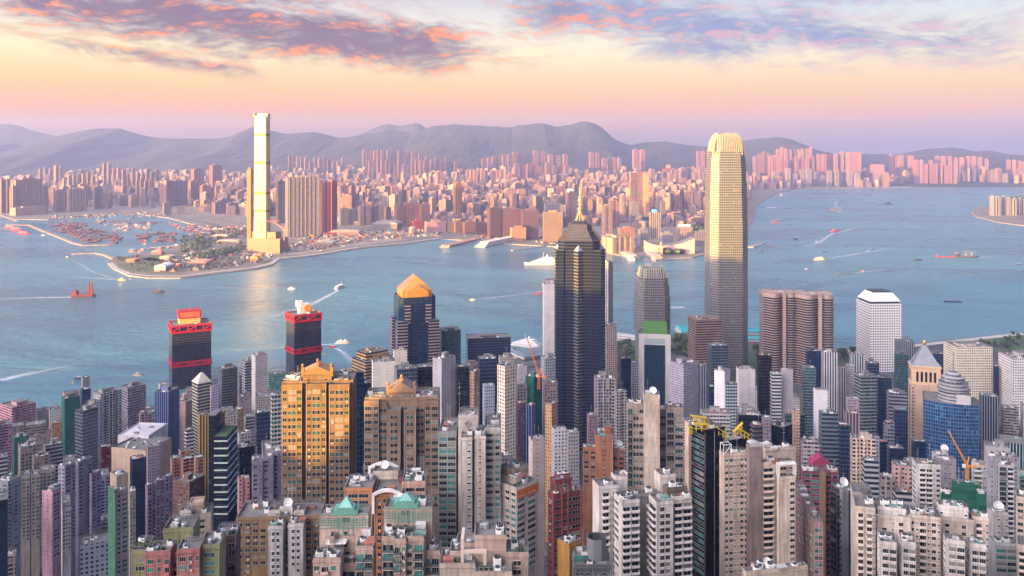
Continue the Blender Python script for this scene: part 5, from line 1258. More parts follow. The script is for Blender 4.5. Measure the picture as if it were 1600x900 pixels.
q.build('pergola', [M['white']], N.e); part('shed', N.e, 8.5, -4.5, N.z(853, 322) - .8, 3.2, 2.6, 5.4, (.68, .68, .70)); N.done()
N = trellis('pink block with green trellis gable on the right of the pair, roof garden below it', 600, 675, 792, 772, 634,
    [(('balcony_wing', 597, 597, 616, 838, 320, 'ccb0a0'), dict(rw='g', depth=9, n=1, pal='teal')), (('balcony_wing', 616, 616, 634, 842, 318, 'c8ab9c'), dict(rw='gw', depth=9, n=1, pal='teal')),
     (('balcony_wing', 634, 634, 662, 838, 320, 'ccb0a0'), dict(rw='wg', depth=9, n=1, pal='teal')), (('balcony_wing', 660, 660, 687, 860, 324, 'c6ab9e'), dict(rw='gg', depth=9, n=2, pal='teal'))])
shrub_clump(N.e, -1.0, -9.5, N.z(838, 320) - .8, 6, 3, 1.6, 160); part('shed', N.e, 5.0, -6, N.z(838, 320) - .8, 3.8, 3.0, 3.6, (.70, .70, .71)); part('dish', N.e, -4.5, 2.5, N.z(790, 332) - 1, 3.6, 3.6, 3.6); N.done()
# ---- orange and white stepped block behind them
N = Near('brick_terrace_block', 'orange brick and cream block with a dish topped penthouse behind the trellis pair', 538, 538, 665, 772, 400, theta=.02, depth=24)
N.block('wing', 538, 538, 582, 762, 398, 'c98a62', rw='.tt.', depth=16, n=3, fh=3.0); N.block('wing', 584, 584, 628, 770, 396, 'c08058', rw='.wwww.', depth=16, n=1, fh=3.0); N.block('wing', 628, 628, 665, 752, 402, 'c9a090', rw='.tt', depth=16, n=3)
N.block('roof_house', 540, 540, 561, 755, 406, 'c9b4a6', depth=8, n=2); N.block('roof_house', 561, 561, 578, 752, 408, '7c3a32', depth=8, n=2); N.block('roof_house', 624, 624, 664, 746, 409, '843e38', depth=9, n=2)
x0, x1, y0, y1, h = N.block('penthouse', 583, 583, 622, 736, 412, 'd0c0b0', depth=10, n=0)
part('dish', N.e, (x0 + x1) / 2 - 1, (y0 + y1) / 2, h - 1.1, 4, 4, 4)
for (ya, Yc, xa, xb, hh) in ((722, 420, 577, 623, 7), (764, 394, 583, 628, 9)):
    q = MB(); A = Vector(N.loc(Vector((PX(xa, Yc), Yc)))); B = Vector(N.loc(Vector((PX(xb, Yc), Yc)))); zt = N.z(ya, Yc)
    pts = [(A + (B - A) * i / 16, zt - (2 * i / 16 - 1) ** 2 * 2.2) for i in range(17)]
    for (p, z0_), (p2, z2) in zip(pts, pts[1:]):
        d = Vector((0, .45)); q.face([(p.x, p.y, z0_ - 1.4), (p2.x, p2.y, z2 - 1.4), (p2.x, p2.y, z2), (p.x, p.y, z0_)]); q.face([(p.x, p.y, z0_), (p2.x, p2.y, z2), (p2.x, p2.y + .9, z2), (p.x, p.y + .9, z0_)])
    for P_ in (A, B): q.box(P_.x - .5, P_.x + .5, P_.y - .1, P_.y + .8, zt - 2.2 - hh, zt - 2.2)
    q.build('arched_parapet', [M['white']], N.e)
N.done()
# ---- stepped cream terraces bottom centre
N = Near('cream_terrace_block', 'cream stepped terrace building with portal frames at the bottom centre', 687, 687, 825, 872, 300, theta=.0, depth=16)
N.block('lower_wing', 687, 687, 742, 880, 300, 'c2b0a4', rw='ttw', depth=12, n=1, fh=3.2, pal='teal'); N.block('lower_wing', 742, 742, 800, 893, 296, 'c6b0a2', rw='gg', depth=12, n=1)
N.block('tall_box', 741, 741, 791, 836, 305, 'cab0a2', depth=11, n=4); N.block('side_wing', 790, 790, 826, 863, 303, 'c4ac9e', rw='.w.', depth=10, n=1)
N.block('side_wing', 703, 703, 741, 861, 308, 'c6b2a6', depth=10, n=2); N.block('step', 713, 713, 741, 848, 312, 'c8b4a8', depth=8, n=0)
A = N.loc(Vector((PX(720, 302), 302))); B = N.loc(Vector((PX(760, 302), 302))); zt = N.z(834, 306); q = MB()
q.box(A[0], A[0] + 1, A[1], A[1] + 1, zt - 14, zt); q.box(A[0] + .0, A[0] + 1, A[1] + 1, A[1] + 9, zt - 1.2, zt); q.box(A[0] + 1, B[0], A[1], A[1] + 1, N.z(860, 302) - 1.1, N.z(860, 302)); q.box(B[0] - 1, B[0], A[1] + .01, A[1] + .99, 60, N.z(860, 302) - 1.1)
q.build('portal_frame', [M['tint']], N.e, color=hx('cdb8ac')); N.done()
# ---- white and grey tower with an orange accent
N = Near('orange_band_tower', 'white slab with grey windowed right side and an orange band, bottom centre', 775, 807, 841, 748, 430, asp=.9)
N.block('main', 775, 807, 841, 762, 430, 'd2c4bd', lw='a.ww', rw='t.t.', fh=3.05, pal='teal', n=2, depth=16)
N.block('roof_house', 780, 806, 826, 748, 436, 'cbbcb0', depth=9, n=2); N.block('roof_house', 783, 803, 825, 733, 440, 'b8a493', depth=8, n=1)
N.done()
C, t, a, b = solve(775, 807, 841, 430, .9, N.t); lx, ly = N.loc(C); hh = N.z(765, 430); q = MB(); q.box(lx + .2, lx + a + .15, ly - .22, ly - .02, hh - 5.2, hh - .6); q.build('orange_panel', [M['tint']], N.e, color=hx('c26a34'))
# ---- stepped red tower
N = Near('red_stepped_tower', 'dark red tower with stepped top and vertical ribs, bottom centre', 856, 872, 909, 768, 430, asp=.9)
N.block('main', 856, 864, 908, 772, 430, '742c2a', rw='ttt', lw='w', fh=3.4, pal='dark', n=3, depth=15); N.block('upper_step', 860, 867, 894, 750, 433, '7c3230', rw='.t.', depth=9, n=1, yb=772); N.block('upper_step', 866, 871, 891, 742, 436, '803432', depth=6, n=1)
C, t, a, b = solve(856, 864, 908, 430, .9, N.t); lx, ly = N.loc(C); q = MB(); hh = N.z(772, 430)
for f in (.0, .30, .52, .98): q.box(lx + a * f - .4, lx + a * f + .4, ly - 1.0, ly + .05, -4, hh + (3 if .1 < f < .9 else .4))
q.build('red_rib', [M['tint']], N.e, color=hx('86403c')); N.done()
# ---- ochre block and the dark domed roof in front
N = Near('ochre_block', 'mustard yellow windowless block with a grey flat roof, bottom centre', 871, 889, 909, 850, 350, asp=.9); N.block('main', 871, 889, 909, 850, 350, 'b98534', rw='..s.', n=1, depth=9); N.done()
N = Near('grey_drum_building', 'dark grey building with a faceted open water tower on top', 897, 897, 956, 875, 340, theta=.0, depth=14, cat='building')
N.block('main', 897, 897, 956, 882, 340, '6c7076', rw='sssssss', n=2, depth=14, pal='blue'); N.block('lower_roof', 898, 898, 930, 868, 345, '3f8a88', depth=8, n=1)
q = MB(); c = N.loc(Vector((PX(932, 347), 347))); z0 = N.z(880, 340) - 3; z1 = N.z(838, 347); P = [(c[0] + 4 * math.cos(i * math.pi / 4 + .4), c[1] + 4 * math.sin(i * math.pi / 4 + .4)) for i in range(8)]; q.shell(P, z0, z1, 0, 1, 2.5, .5); q.build('water_tower', [M['tint'], M['dark']], N.e, color=hx('75777c')); N.done()
# ---- big white twin block with black windows
N = Near('white_twin_block', 'bright white twin apartment block with deep black windows, bottom right of centre', 926, 940, 1080, 772, 400, theta=.22, depth=18)
N.block('wing', 926, 936, 966, 760, 408, 'e2dbd8', lw='', rw='.b.a', n=2, pal='dark', depth=10); N.block('bay', 960, 972, 999, 782, 396, 'ded6d3', lw='w.', rw='bb', n=3, pal='dark', depth=9, hf=.6)
N.block('core', 985, 990, 1030, 772, 414, 'a09a98', rw='--b', n=2, depth=12); N.block('bay', 1014, 1026, 1052, 784, 394, 'dcd3d0', lw='b', rw='.ww.', n=2, pal='dark', depth=9, hf=.6, wf=.7)
N.block('bay', 1048, 1052, 1081, 776, 398, 'd8cdc6', rw='bb', n=2, pal='dark', depth=10); 
N.block('roof_house', 955, 962, 980, 745, 418, 'ddd4d0', depth=8, n=1); N.block('roof_house', 1022, 1032, 1056, 742, 420, 'dacfc8', depth=9, n=1); N.block('roof_house', 1036, 1042, 1074, 762, 408, '6d5a4a', depth=8, n=2)
part('dish', N.e, *N.loc(Vector((PX(973, 424), 424))), N.z(745, 424) - 1, 4, 4, 4); N.done()
# ---- brick tower, white core tower
N = Near('brick_tower', 'orange brown brick tower with shouldered wings and a dish, centre right', 911, 911, 976, 700, 570, theta=-.09, depth=22)
N.block('wing', 911, 911, 932, 698, 572, 'a9704e', rw='ww', n=2, fh=3.1, pal='blue', yb=760); N.block('centre', 930, 930, 958, 680, 568, 'b27652', rw='.s.', depth=14, n=2, yb=760); N.block('wing', 956, 956, 976, 700, 572, 'a56c4c', rw='ww', n=2, fh=3.1, pal='blue', yb=760)
N.block('roof_house', 945, 945, 955, 666, 574, 'a8542e', depth=6, n=0); part('dish', N.e, *N.loc(Vector((PX(967, 576), 576))), N.z(698, 576) - 1, 5, 5, 5); N.done()
N = Near('white_core_tower', 'grey windowed tower split by a tall blank cream lift core with a dish', 980, 980, 1068, 632, 540, theta=-.08, depth=24)
N.block('wing', 980, 980, 1008, 630, 542, 'a8968c', rw='gtt', n=3, fh=4.4, pal='mix', yb=770); N.block('lift_core', 1006.5, 1006.5, 1031, 616, 536, 'd6c4b4', depth=10, n=1, ledges=.06); N.block('wing', 1030, 1030, 1050, 640, 546, '6f6d72', rw='tt', n=2, fh=4.4, yb=770); N.block('wing', 1041, 1041, 1068, 636, 540, 'a39489', rw='gt', n=3, fh=4.4, yb=770)
part('dish', N.e, *N.loc(Vector((PX(1020, 540), 540))), N.z(614, 540) - 1, 4.6, 4.6, 4.6); N.done()
# ---- black teal tower with yellow gondola frames
N = Near('black_teal_tower', 'black tower of teal windows carrying yellow roof gondola frames', 1070, 1100, 1135, 668, 470, asp=1.1)
N.block('main', 1077, 1100, 1132, 672, 470, '191d26', lw='ttt', rw='', fh=3.3, pal='teal', n=1, depth=24, mat=fac('black')); N.block('side_strip', 1070, 1076, 1080, 660, 474, 'c4aca0', depth=5, n=0); N.block('right_wing', 1120, 1130, 1170, 690, 478, '23262e', n=3, depth=16, mat=fac('black'))
N.block('roof_house', 1085, 1098, 1110, 655, 476, 'a89880', depth=8, n=0); N.done()
YEL = plain('gondola_yellow', (.58, .42, .02), .45, noise=.1)
for (xa, ya, xb, yb_, Y) in ((1080, 650, 1106, 656, 472), (1084, 663, 1111, 667, 470), (1120, 668, 1141, 682, 474), (1146, 676, 1163, 664, 478), (1155, 670, 1174, 683, 477), (1076, 670, 1084, 671, 468)):
    A, B = Vector((PX(xa, Y), Y, PZ(ya, Y))), Vector((PX(xb, Y), Y + 3, PZ(yb_, Y))); g = MB()
    for d in (0, 1.6):
        g.tube(A + Vector((0, d, 0)), B + Vector((0, d, 0)), .35, n=5)
    for i in range(3): p = A + (B - A) * (.15 + .35 * i); g.tube(p, p + Vector((0, 0, -3.6)), .28, n=5); g.tube(p, p + Vector((0, 1.6, 0)), .2, n=4)
    g.tube(A + Vector((0, 0, -2.2)), B + Vector((0, 0, -2.2)), .22, n=4)
    q = A; o_ = link('gondola_frame', g.mesh('gondola_frame', [YEL]), N.e); o_.parent = N.e
    from mathutils import Matrix
    o_.data.transform(Matrix.Rotation(-N.t, 4, 'Z') @ Matrix.Translation((-N.o.x, -N.o.y, -N.gz)))
# ---- tall cream tower with a blank mauve core
N = Near('cream_core_tower', 'tall cream apartment tower with a blank mauve core and white roof frame', 1128, 1130, 1244, 712, 430, theta=.16, depth=22)
N.block('left_wing', 1124, 1131, 1172, 708, 428, 'd6bfb0', rw='awsswb', lw='', n=3, pal='teal', fh=3.0); N.block('blank_core', 1166, 1171, 1191, 696, 424, '8d7a78', depth=12, n=0); N.block('right_wing', 1186, 1191, 1240, 722, 426, 'd8c2b2', rw='b.ws', n=2, pal='dark', fh=3.0, depth=20); N.block('right_rear', 1192, 1196, 1243, 700, 440, 'cbb6a8', n=3, depth=9)
N.block('end_bay', 1214, 1217, 1243, 745, 420, 'dccabb', rw='.-a', n=0, depth=6, fh=3.0)
C, t, a, b = solve(1214, 1217, 1243, 420, .8, N.t, 6); lx, ly = N.loc(C); h = N.z(745, 420); q = MB()
for xx in (lx, lx + a):
    for yy in (ly, ly + b): q.box(xx - .3, xx + .3, yy - .3, yy + .3, h - .2, h + 6)
q.box(lx - .3, lx + a + .3, ly - .35, ly + .35, h + 5.4, h + 6.1); q.box(lx - .3, lx + a + .3, ly + b - .35, ly + b + .35, h + 5.4, h + 6.1); q.box(lx - .35, lx + .35, ly + .35, ly + b - .35, h + 5.4, h + 6.09); q.box(lx + a - .35, lx + a + .35, ly + .35, ly + b - .35, h + 5.4, h + 6.09)
q.build('roof_frame', [M['white']], N.e)
C, t, a, b = solve(1166, 1171, 1191, 424, .8, N.t, 12); lx, ly = N.loc(C); h = N.z(696, 424); q = MB()
for i in range(12):
    u0, u1 = i / 12, (i + 1) / 12; f = lambda u: 1.6 * math.sin(u * math.pi * 2) * .5 + .8
    q.face([(lx + (a + 4) * u0, ly - .3, h + f(u0)), (lx + (a + 4) * u1, ly - .3, h + f(u1)), (lx + (a + 4) * u1, ly + b, h + f(u1)), (lx + (a + 4) * u0, ly + b, h + f(u0))])
    q.face([(lx + (a + 4) * u0, ly - .3, h - .8), (lx + (a + 4) * u1, ly - .3, h - .8), (lx + (a + 4) * u1, ly - .3, h + f(u1)), (lx + (a + 4) * u0, ly - .3, h + f(u0))])
q.build('wavy_roof', [plain('wavy_roof_grey', (.42, .40, .40), .6)], N.e)
C, t, a, b = solve(1124, 1131, 1172, 428, .8, N.t); lx, ly = N.loc(C); h = N.z(708, 428); shrub_clump(N.e, lx + 9, ly + 4, h - 1, 8, 5, 1.6, 160)
q = MB()
for (p, r) in (((0, 0, 0), (0, 0, 5)), ((4, 0, 0), (4, 0, 5)), ((0, 0, 5), (4, 0, 5)), ((0, 4, 0), (0, 4, 5)), ((0, 0, 5), (0, 4, 5)), ((4, 0, 5), (4, 4, 5)), ((0, 0, 0), (4, 0, 5)), ((0, 4, 5), (4, 4, 5))):
    q.tube(Vector(p) + Vector((lx - .2, ly - .2, h - 1)), Vector(r) + Vector((lx - .2, ly - .2, h - 1)), .16, n=5)
q.build('glass_cage_frame', [M['white']], N.e); N.done()
# ---- mauve stepped, magenta, charcoal towers
N = Near('mauve_stepped_block', 'mauve brown stepped block with rows of green tinted windows', 1240, 1247, 1285, 815, 420, asp=1.0, depth=16); N.block('main', 1240, 1272, 1286, 815, 420, 'a3857f', lw='wwwww', rw='tt', n=2, pal='teal', fh=3.3); N.block('upper_step', 1240, 1262, 1275, 792, 436, '9c7f7a', depth=12, n=2); N.done()
N = Near('magenta_tower', 'magenta tower with a tan centre strip and gabled roof', 1251, 1252, 1310, 735, 520, theta=-.1, depth=20)
N.block('wing', 1251, 1252, 1281, 732, 520, '8e3c54', rw='.tt', n=3, pal='teal', fh=3.3); N.block('centre_strip', 1281, 1281, 1290, 738, 517, 'a08060', depth=8, n=0); N.block('wing', 1290, 1290, 1310, 734, 520, '8c3a52', rw='bb', n=3, pal='dark', fh=3.3)
x0, x1, y0, y1, h = N.block('roof_house', 1268, 1268, 1298, 724, 526, '9a4260', depth=9, n=0); q = MB(); q.face([(x0, y0, h), (x1, y0, h), ((x0 + x1) / 2, y0, h + 4)]); q.face([(x0, y0, h), ((x0 + x1) / 2, y0, h + 4), ((x0 + x1) / 2, y1, h + 4), (x0, y1, h)]); q.face([(x1, y0, h), (x1, y1, h), ((x0 + x1) / 2, y1, h + 4), ((x0 + x1) / 2, y0, h + 4)])
q.build('gable_roof', [M['tint']], N.e, color=hx('8c2c50')); N.done()
N = Near('charcoal_tower', 'charcoal tower with a white rimmed roof and dish', 1297, 1318, 1345, 768, 470, asp=1.0); N.block('main', 1297, 1318, 1345, 768, 470, '33363e', rw='', lw='bb', n=3, pal='dark', mat=None, depth=18); N.block('corner_strip', 1312, 1318, 1326, 766, 468.5, '9a9aa4', depth=4, n=0); part('dish', N.e, 0, 2, N.z(768, 470) - 1, 5, 5, 5); N.done()
# ---- big white complex bottom right
N = Near('white_complex', 'long white apartment complex with two blank penthouses and projecting bays, bottom right', 1329, 1329, 1545, 790, 400, theta=-.30, depth=18)
N.block('wing', 1329, 1336, 1368, 790, 400, 'd9c8bd', rw='.b.bs', n=3, pal='dark', fh=3.0); N.block('wing', 1366, 1366, 1424, 802, 402, 'd3c4ba', rw='s.w.s.w.s', n=2, fh=3.0, pal='dark'); N.block('penthouse', 1368, 1371, 1416, 790, 404, 'e4dcd8', rw='s.....s', n=5, depth=14, yb=830, hf=.4)
N.block('wing', 1420, 1420, 1470, 803, 399, 'd4c2b6', rw='wsbsws', n=5, fh=3.0, pal='dark'); N.block('penthouse', 1464, 1467, 1513, 788, 404, 'e2dad6', rw='s.....s', n=5, depth=14, yb=830, hf=.4); N.block('wing', 1464, 1464, 1522, 806, 402, 'd3c4ba', rw='s.w.s.w.s', n=0, pal='dark'); N.block('wing', 1520, 1520, 1545, 806, 400, 'd8c9be', rw='.b.s', n=2, pal='dark')
for xa, xb, y in ((1371, 1401, 845), (1404, 1431, 845), (1474, 1508, 842), (1511, 1541, 848)): N.block('projecting_bay', xa, xa + 4, xb, y, 386, 'ded6d3', lw='w', rw='.tt', n=3, pal='dark', depth=9, fh=3.2, par=1.3)
N.done()
N = Near('dish_topped_block', 'white block with a dish right of the long white complex', 1543, 1552, 1576, 800, 440, theta=-.1); N.block('main', 1543, 1552, 1576, 800, 440, 'd2ced0', rw='.s.s', n=3, pal='dark', depth=14); part('dish', N.e, 0, 0, N.z(800, 440) - 1, 5, 5, 5); N.block('lower_wing', 1546, 1556, 1590, 848, 425, 'bfc2c4', rw='tt', n=3, depth=10, pal='teal'); N.done()
N = Near('edge_tower', 'tan and white tower sliced by the right edge at the bottom', 1586, 1586, 1640, 770, 420, theta=-.5, depth=16); N.block('main', 1588, 1588, 1640, 775, 420, 'c9b5a8', rw='w.w.w', n=3); N.block('lower_wing', 1590, 1590, 1640, 850, 400, 'd6c6ba', rw='bb', n=2); N.done()
N = Near('terrace_roof_block', 'cream rooftop terraces with a dish at the bottom edge, right of the cream tower', 1160, 1165, 1262, 890, 330, theta=.2, depth=14); N.block('main', 1160, 1166, 1262, 893, 330, 'd2bfae', rw='', n=3, depth=14); N.block('roof_house', 1174, 1178, 1212, 882, 336, 'd8c4b2', depth=7, n=1); part('dish', N.e, -2, 3, N.z(880, 336) - 1, 3, 3, 3); N.done()
# ---- upper right cluster
N = Near('white_balcony_tower', 'tall white balcony tower near the green netted site at right', 1425, 1432, 1470, 722, 550, theta=-.18); N.block('main', 1425, 1432, 1470, 724, 550, 'd6d2d0', rw='.bb.w', lw='w', n=4, fh=3.1, pal='dark', yb=800); N.block('rear_wing', 1458, 1460, 1494, 715, 575, '9a9aa2', rw='s.ss.', n=3, yb=770, depth=16); N.block('rear_wing', 1456, 1458, 1482, 706, 585, 'b4b2b6', depth=12, n=2); part('dish', N.e, *N.loc(Vector((PX(1475, 590), 590))), N.z(706, 588) - 1, 5, 5, 5); N.done()
N = Near('grey_white_tower', 'grey and white tower right of the green netted site', 1545, 1547, 1584, 716, 560, theta=-.2); N.block('main', 1541, 1543, 1562, 712, 560, 'a3a3b0', rw='.s.s', n=2, depth=16, pal='blue', yb=820); N.block('wing', 1560, 1561, 1584, 722, 556, 'c4c2c6', rw='gb', n=3, depth=14, pal='dark', yb=850); N.block('wing', 1518, 1520, 1542, 722, 570, 'd0cdcc', rw='bs', n=2, depth=12, yb=790); N.done()
N = Near('netted_site', 'green netted building site under the orange luffing crane', 1487, 1489, 1540, 760, 520, theta=-.2, cat='construction site'); N.block('netted_block', 1487, 1490, 1532, 752, 520, '1f6a48', n=4, depth=18, mat=fac('net')); N.block('netted_block', 1525, 1527, 1541, 768, 512, '1c5f42', n=1, depth=12, mat=fac('net')); N.block('netted_block', 1470, 1472, 1492, 768, 530, '20603f', n=2, depth=12, mat=fac('net')); N.done()
tower_crane('orange luffing crane standing on the green netted site', 1511, 528, PZ(752, 520) - 2, 8, 24, R(180), R(62), (.72, .30, .03), .8, 'luffing_crane')
N = Near('green_edge_tower', 'dark green and white banded tower at the right edge', 1588, 1590, 1640, 728, 600, theta=-.25); N.block('main', 1590, 1592, 1640, 735, 600, 'a9b6b0', rw='gggg', n=3, depth=16, pal='teal'); N.done()
# ---- lower left towers
N = Near('lavender_cluster', 'lavender white cluster tower with fine windows, lower left', 91, 120, 158, 728, 720, asp=.8); N.block('wing', 91, 101, 122, 728, 720, 'a9a4bc', lw='ww', rw='ww', n=3, fh=3.0, pal='blue', yb=850); N.block('wing', 117, 122, 145, 722, 728, 'a3a0ba', rw='wsw', n=3, fh=3.0, pal='blue', yb=850, depth=18); N.block('wing', 140, 143, 158, 740, 734, 'aa9cb8', rw='ww', n=2, fh=3.0, pal='blue', yb=830, depth=18); N.done()
N = Near('pink_slim_tower', 'slim tower, pink on the left side and lavender on the right, lower left', 66, 82, 95, 768, 640, asp=1.2); N.block('main', 66, 82, 95, 768, 640, 'c79db0', lw='s.s.s', rw='w', n=3, fh=2.9, pal='blue', yb=880); N.block('roof_house', 76, 84, 95, 760, 646, 'b0a4c0', depth=10, n=1); N.done()
N = Near('white_short_tower', 'short white gridded tower right of the slim pink tower', 96, 98, 111, 792, 650, theta=.5); N.block('main', 96, 98, 111, 794, 650, 'c5c2cc', rw='www', n=2, fh=2.9, pal='dark', yb=865, depth=12); N.done()
N = Near('beige_bay_block', 'beige apartment block with vertical bays, left of the lavender cluster', 32, 36, 86, 742, 740, theta=.45); N.block('wing', 32, 34, 47, 744, 740, 'aaa296', rw='ww', n=2, pal='dark', yb=850, depth=12); N.block('wing', 47, 49, 62, 742, 742, 'a89f94', rw='ww', n=2, pal='dark', yb=850, depth=12); N.block('rear_wing', 58, 60, 86, 735, 765, 'a3a09e', rw='wwww', n=4, pal='dark', yb=800, depth=12); N.done()
N = Near('blue_grey_block', 'blue grey apartment block with a green roof patch at the left edge', -6, 12, 32, 750, 690, asp=1.0); N.block('main', -6, 12, 32, 752, 690, '9aa4b2', lw='ww', rw='wsws', n=3, pal='blue', yb=870); N.done()
N = Near('dark_edge_tower', 'dark navy tower filling the left edge near the bottom', -30, -20, 12, 782, 600, theta=.5); N.block('main', -30, -20, 12, 785, 600, '1e2634', rw='', n=2, mat=fac('navy'), depth=18); N.done()
N = Near('green_slim_tower', 'slim tower with a dark green left wall and cream rooftop, lower left', 169, 179, 201, 768, 540, asp=1.2); N.block('main', 169, 179, 200, 768, 540, '9b9aa0', lw='', rw='aw', n=1, fh=2.9, pal='dark'); N.block('green_wall', 168.6, 179, 180, 766, 538.5, '2f6b55', lw='..s..', depth=1.6, n=0); N.block('roof_house', 172, 182, 200, 744, 546, 'b9a596', depth=9, n=3); N.done()
N = Near('slim_grey_tower', 'slim grey olive tower with a red roof tank right of the green-walled tower', 201, 203, 212, 766, 600, theta=.5); N.block('main', 201, 203, 212, 768, 600, '8a887c', rw='ww', n=2, fh=2.9, depth=12); N.done()
N = Near('purple_block', 'purple grey apartment block with bays, left of the black wavy-banded tower', 227, 238, 270, 756, 700, asp=.8); N.block('wing', 227, 230, 244, 758, 700, '78657c', rw='bw', lw='', n=2, pal='dark', yb=850, depth=14); N.block('wing', 241, 244, 256, 752, 704, '72617a', rw='ww', n=2, pal='blue', yb=850, depth=14); N.block('wing', 255, 258, 270, 745, 708, '6d5e78', rw='ww', n=2, pal='blue', yb=840, depth=14); N.done()
N = Near('lavender_tower', 'lavender apartment tower with scalloped roof left of the golden tower', 393, 393, 440, 715, 620, theta=.3, depth=16); N.block('wing', 393, 394, 410, 722, 620, '8f84a0', rw='ws', n=3, pal='blue', yb=800, depth=14); N.block('wing', 409, 411, 427, 714, 624, '9488a6', rw='ws', n=2, pal='blue', yb=800, depth=14); N.block('wing', 426, 427, 440, 706, 630, '8d80a0', rw='ws', n=3, pal='blue', yb=800, depth=14); N.done()
# ---- olive and pink foreground block
N = Near('olive_pink_block', 'olive green foreground block with pink framed bays and rooftop garden', 205, 205, 343, 858, 330, theta=.12, depth=14)
N.block('olive_wing', 205, 205, 228, 860, 330, '8b8c5e', rw='.t', depth=12, n=1, fh=3.1, pal='teal'); N.block('pink_bay', 226, 226, 266, 862, 326, 'b2706a', rw='.t.w.b', depth=9, n=1, fh=3.1, pal='teal'); N.block('recess', 264, 264, 278, 866, 332, 'b56c68', rw='b', depth=8, n=0, pal='dark'); N.block('pink_bay', 276, 276, 312, 858, 326, 'b4726a', rw='.t.a.w', depth=9, n=1, fh=3.1, pal='teal'); N.block('olive_wing', 311, 311, 343, 852, 330, '8d9060', rw='.t.', depth=12, n=1, fh=3.1, pal='teal')
x0, x1, y0, y1, h = N.block('penthouse', 255, 255, 302, 826, 340, '8f8f62', rw='...s', depth=11, n=2, yb=860)
shrub_clump(N.e, x0 - 4.5, y0 - 6, N.z(860, 328) - 1, 9, 3.0, 1.4, 200); N.done()
N = Near('magenta_edged_block', 'dark block with magenta edges right of the olive green block', 335, 335, 369, 835, 360, theta=.15, depth=12); N.block('main', 335, 335, 369, 838, 360, '5a3842', rw='.bb', n=3, depth=12, pal='dark'); N.done()
N = Near('cream_penthouse_block', 'cream rooftop house over white terraces behind the olive block', 283, 283, 336, 800, 460, theta=.25, depth=14); N.block('main', 283, 283, 330, 806, 460, 'b3a696', rw='.s.w.', n=4, depth=14); N.block('roof_house', 296, 296, 318, 786, 466, 'c4b194', depth=8, n=0, roofmat=plain('tan_roof', (.36, .28, .22), .8)); N.block('white_terrace', 282, 282, 298, 798, 457, 'c9c4c0', depth=6, n=1); N.done()
# ================================================================ the far shore: landmark blocks one by one
ORD = ['first', 'second', 'third', 'fourth', 'fifth', 'sixth', 'seventh', 'eighth', 'ninth', 'tenth', 'eleventh', 'twelfth', 'thirteenth', 'fourteenth', 'fifteenth', 'sixteenth', 'seventeenth', 'eighteenth', 'nineteenth', 'twentieth']
FARB = []
def far(name, label, xl, xm, xr, yt, yb, style='kow', color='b89a8c', asp=.7, nb=0, group=None, n=2, roofk=True, ledge=0):
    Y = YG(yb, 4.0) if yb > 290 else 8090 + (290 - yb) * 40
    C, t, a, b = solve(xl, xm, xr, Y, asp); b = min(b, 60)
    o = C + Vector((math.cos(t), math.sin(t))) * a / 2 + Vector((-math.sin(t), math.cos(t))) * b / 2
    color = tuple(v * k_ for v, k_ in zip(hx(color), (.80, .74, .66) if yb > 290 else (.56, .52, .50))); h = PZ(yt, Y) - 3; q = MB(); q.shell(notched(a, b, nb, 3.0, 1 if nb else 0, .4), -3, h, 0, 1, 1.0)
    if roofk: q.box(-a * .2, a * .25, -b * .2, b * .25, h - 1, h + random.Random(int(xl)).uniform(3, 8), 2, 1)
    ob = q.build(name, [fac(style), M['roof'], M['wall']], None, (o.x, o.y, 3), t, hx(color)); tag(ob, label, 'building', group); FARB.append((min(xl, xm), xr, yt, yb)); return ob
FT, FB, FS = 'far_tower', 'far_block', 'far_slab'
far(FS, 'wide brown slab tower at the far left shore, its left edge glowing orange', 15, 25, 66, 281, 334, 'kow', 'b48f80', .5, 5, ledge=0)
far(FT, 'slim orange lit tower left of the wide brown slab on the far shore', 15, 20, 26, 291, 335, 'kowv', 'c89878', .8, 1)
far(FT, 'tall pale orange tower at the very left edge of the far shore', -6, 2, 9, 281, 333, 'kowv', 'c09888', .8, 1)
far(FT, 'second orange lit tower from the left edge of the far shore', 8, 11, 16, 280, 331, 'kowv', 'c89878', .8, 1)
far('podium_block', 'white arcaded podium below the wide brown slab at far left', 14, 24, 73, 325, 337, 'kow', 'd8b49c', .4, 0)
far(FT, 'grey brown tower right of the wide brown slab on the far shore', 66, 68, 75, 290, 332, 'kowv', '8a7684', .8)
far(FS, 'left curved slab with bright orange right edges behind the typhoon shelter', 84, 88, 103, 298, 331, 'kowv', 'b08f88', .6, 3)
far(FS, 'right curved slab with bright orange right edges behind the typhoon shelter', 104, 108, 135, 296, 331, 'kowv', 'b8958a', .6, 4)
far(FT, 'golden orange tower standing alone against the left hill foot', 84, 87, 92, 259, 298, 'kowv', 'd89850', .8)
far(FT, 'grey tower in front of the second row behind the typhoon shelter', 145, 148, 159, 293, 327, 'kow', '8d7a84', .7, 2)
far(FB, 'dark low block behind the left part of the typhoon shelter', 184, 187, 214, 305, 322, 'kowb', '7a6674', .6)
far(FB, 'white framed hall with an amber front behind the typhoon shelter', 200, 205, 216, 305, 324, 'kow', 'd8b090', .6)
far(FT, 'rosy tower with a bright orange left face right of the amber fronted hall', 249, 260, 271, 283, 323, 'kowv', 'b98a7c', .7, 2)
far(FT, 'brown slab of close ribs in the row left of the supertall', 262, 268, 293, 283, 322, 'kowv', '8f7682', .6, 4)
far(FT, 'rosy ribbed tower right of the brown ribbed slab', 294, 298, 313, 282, 319, 'kowv', 'b88478', .7, 2)
far(FT, 'shorter rosy ribbed tower left of the supertall', 312, 316, 328, 290, 323, 'kowv', 'b58478', .7, 2)
far(FT, 'tallest brown pink tower left of the supertall', 327, 332, 347, 258, 310, 'kowv', 'a8787a', .7, 2)
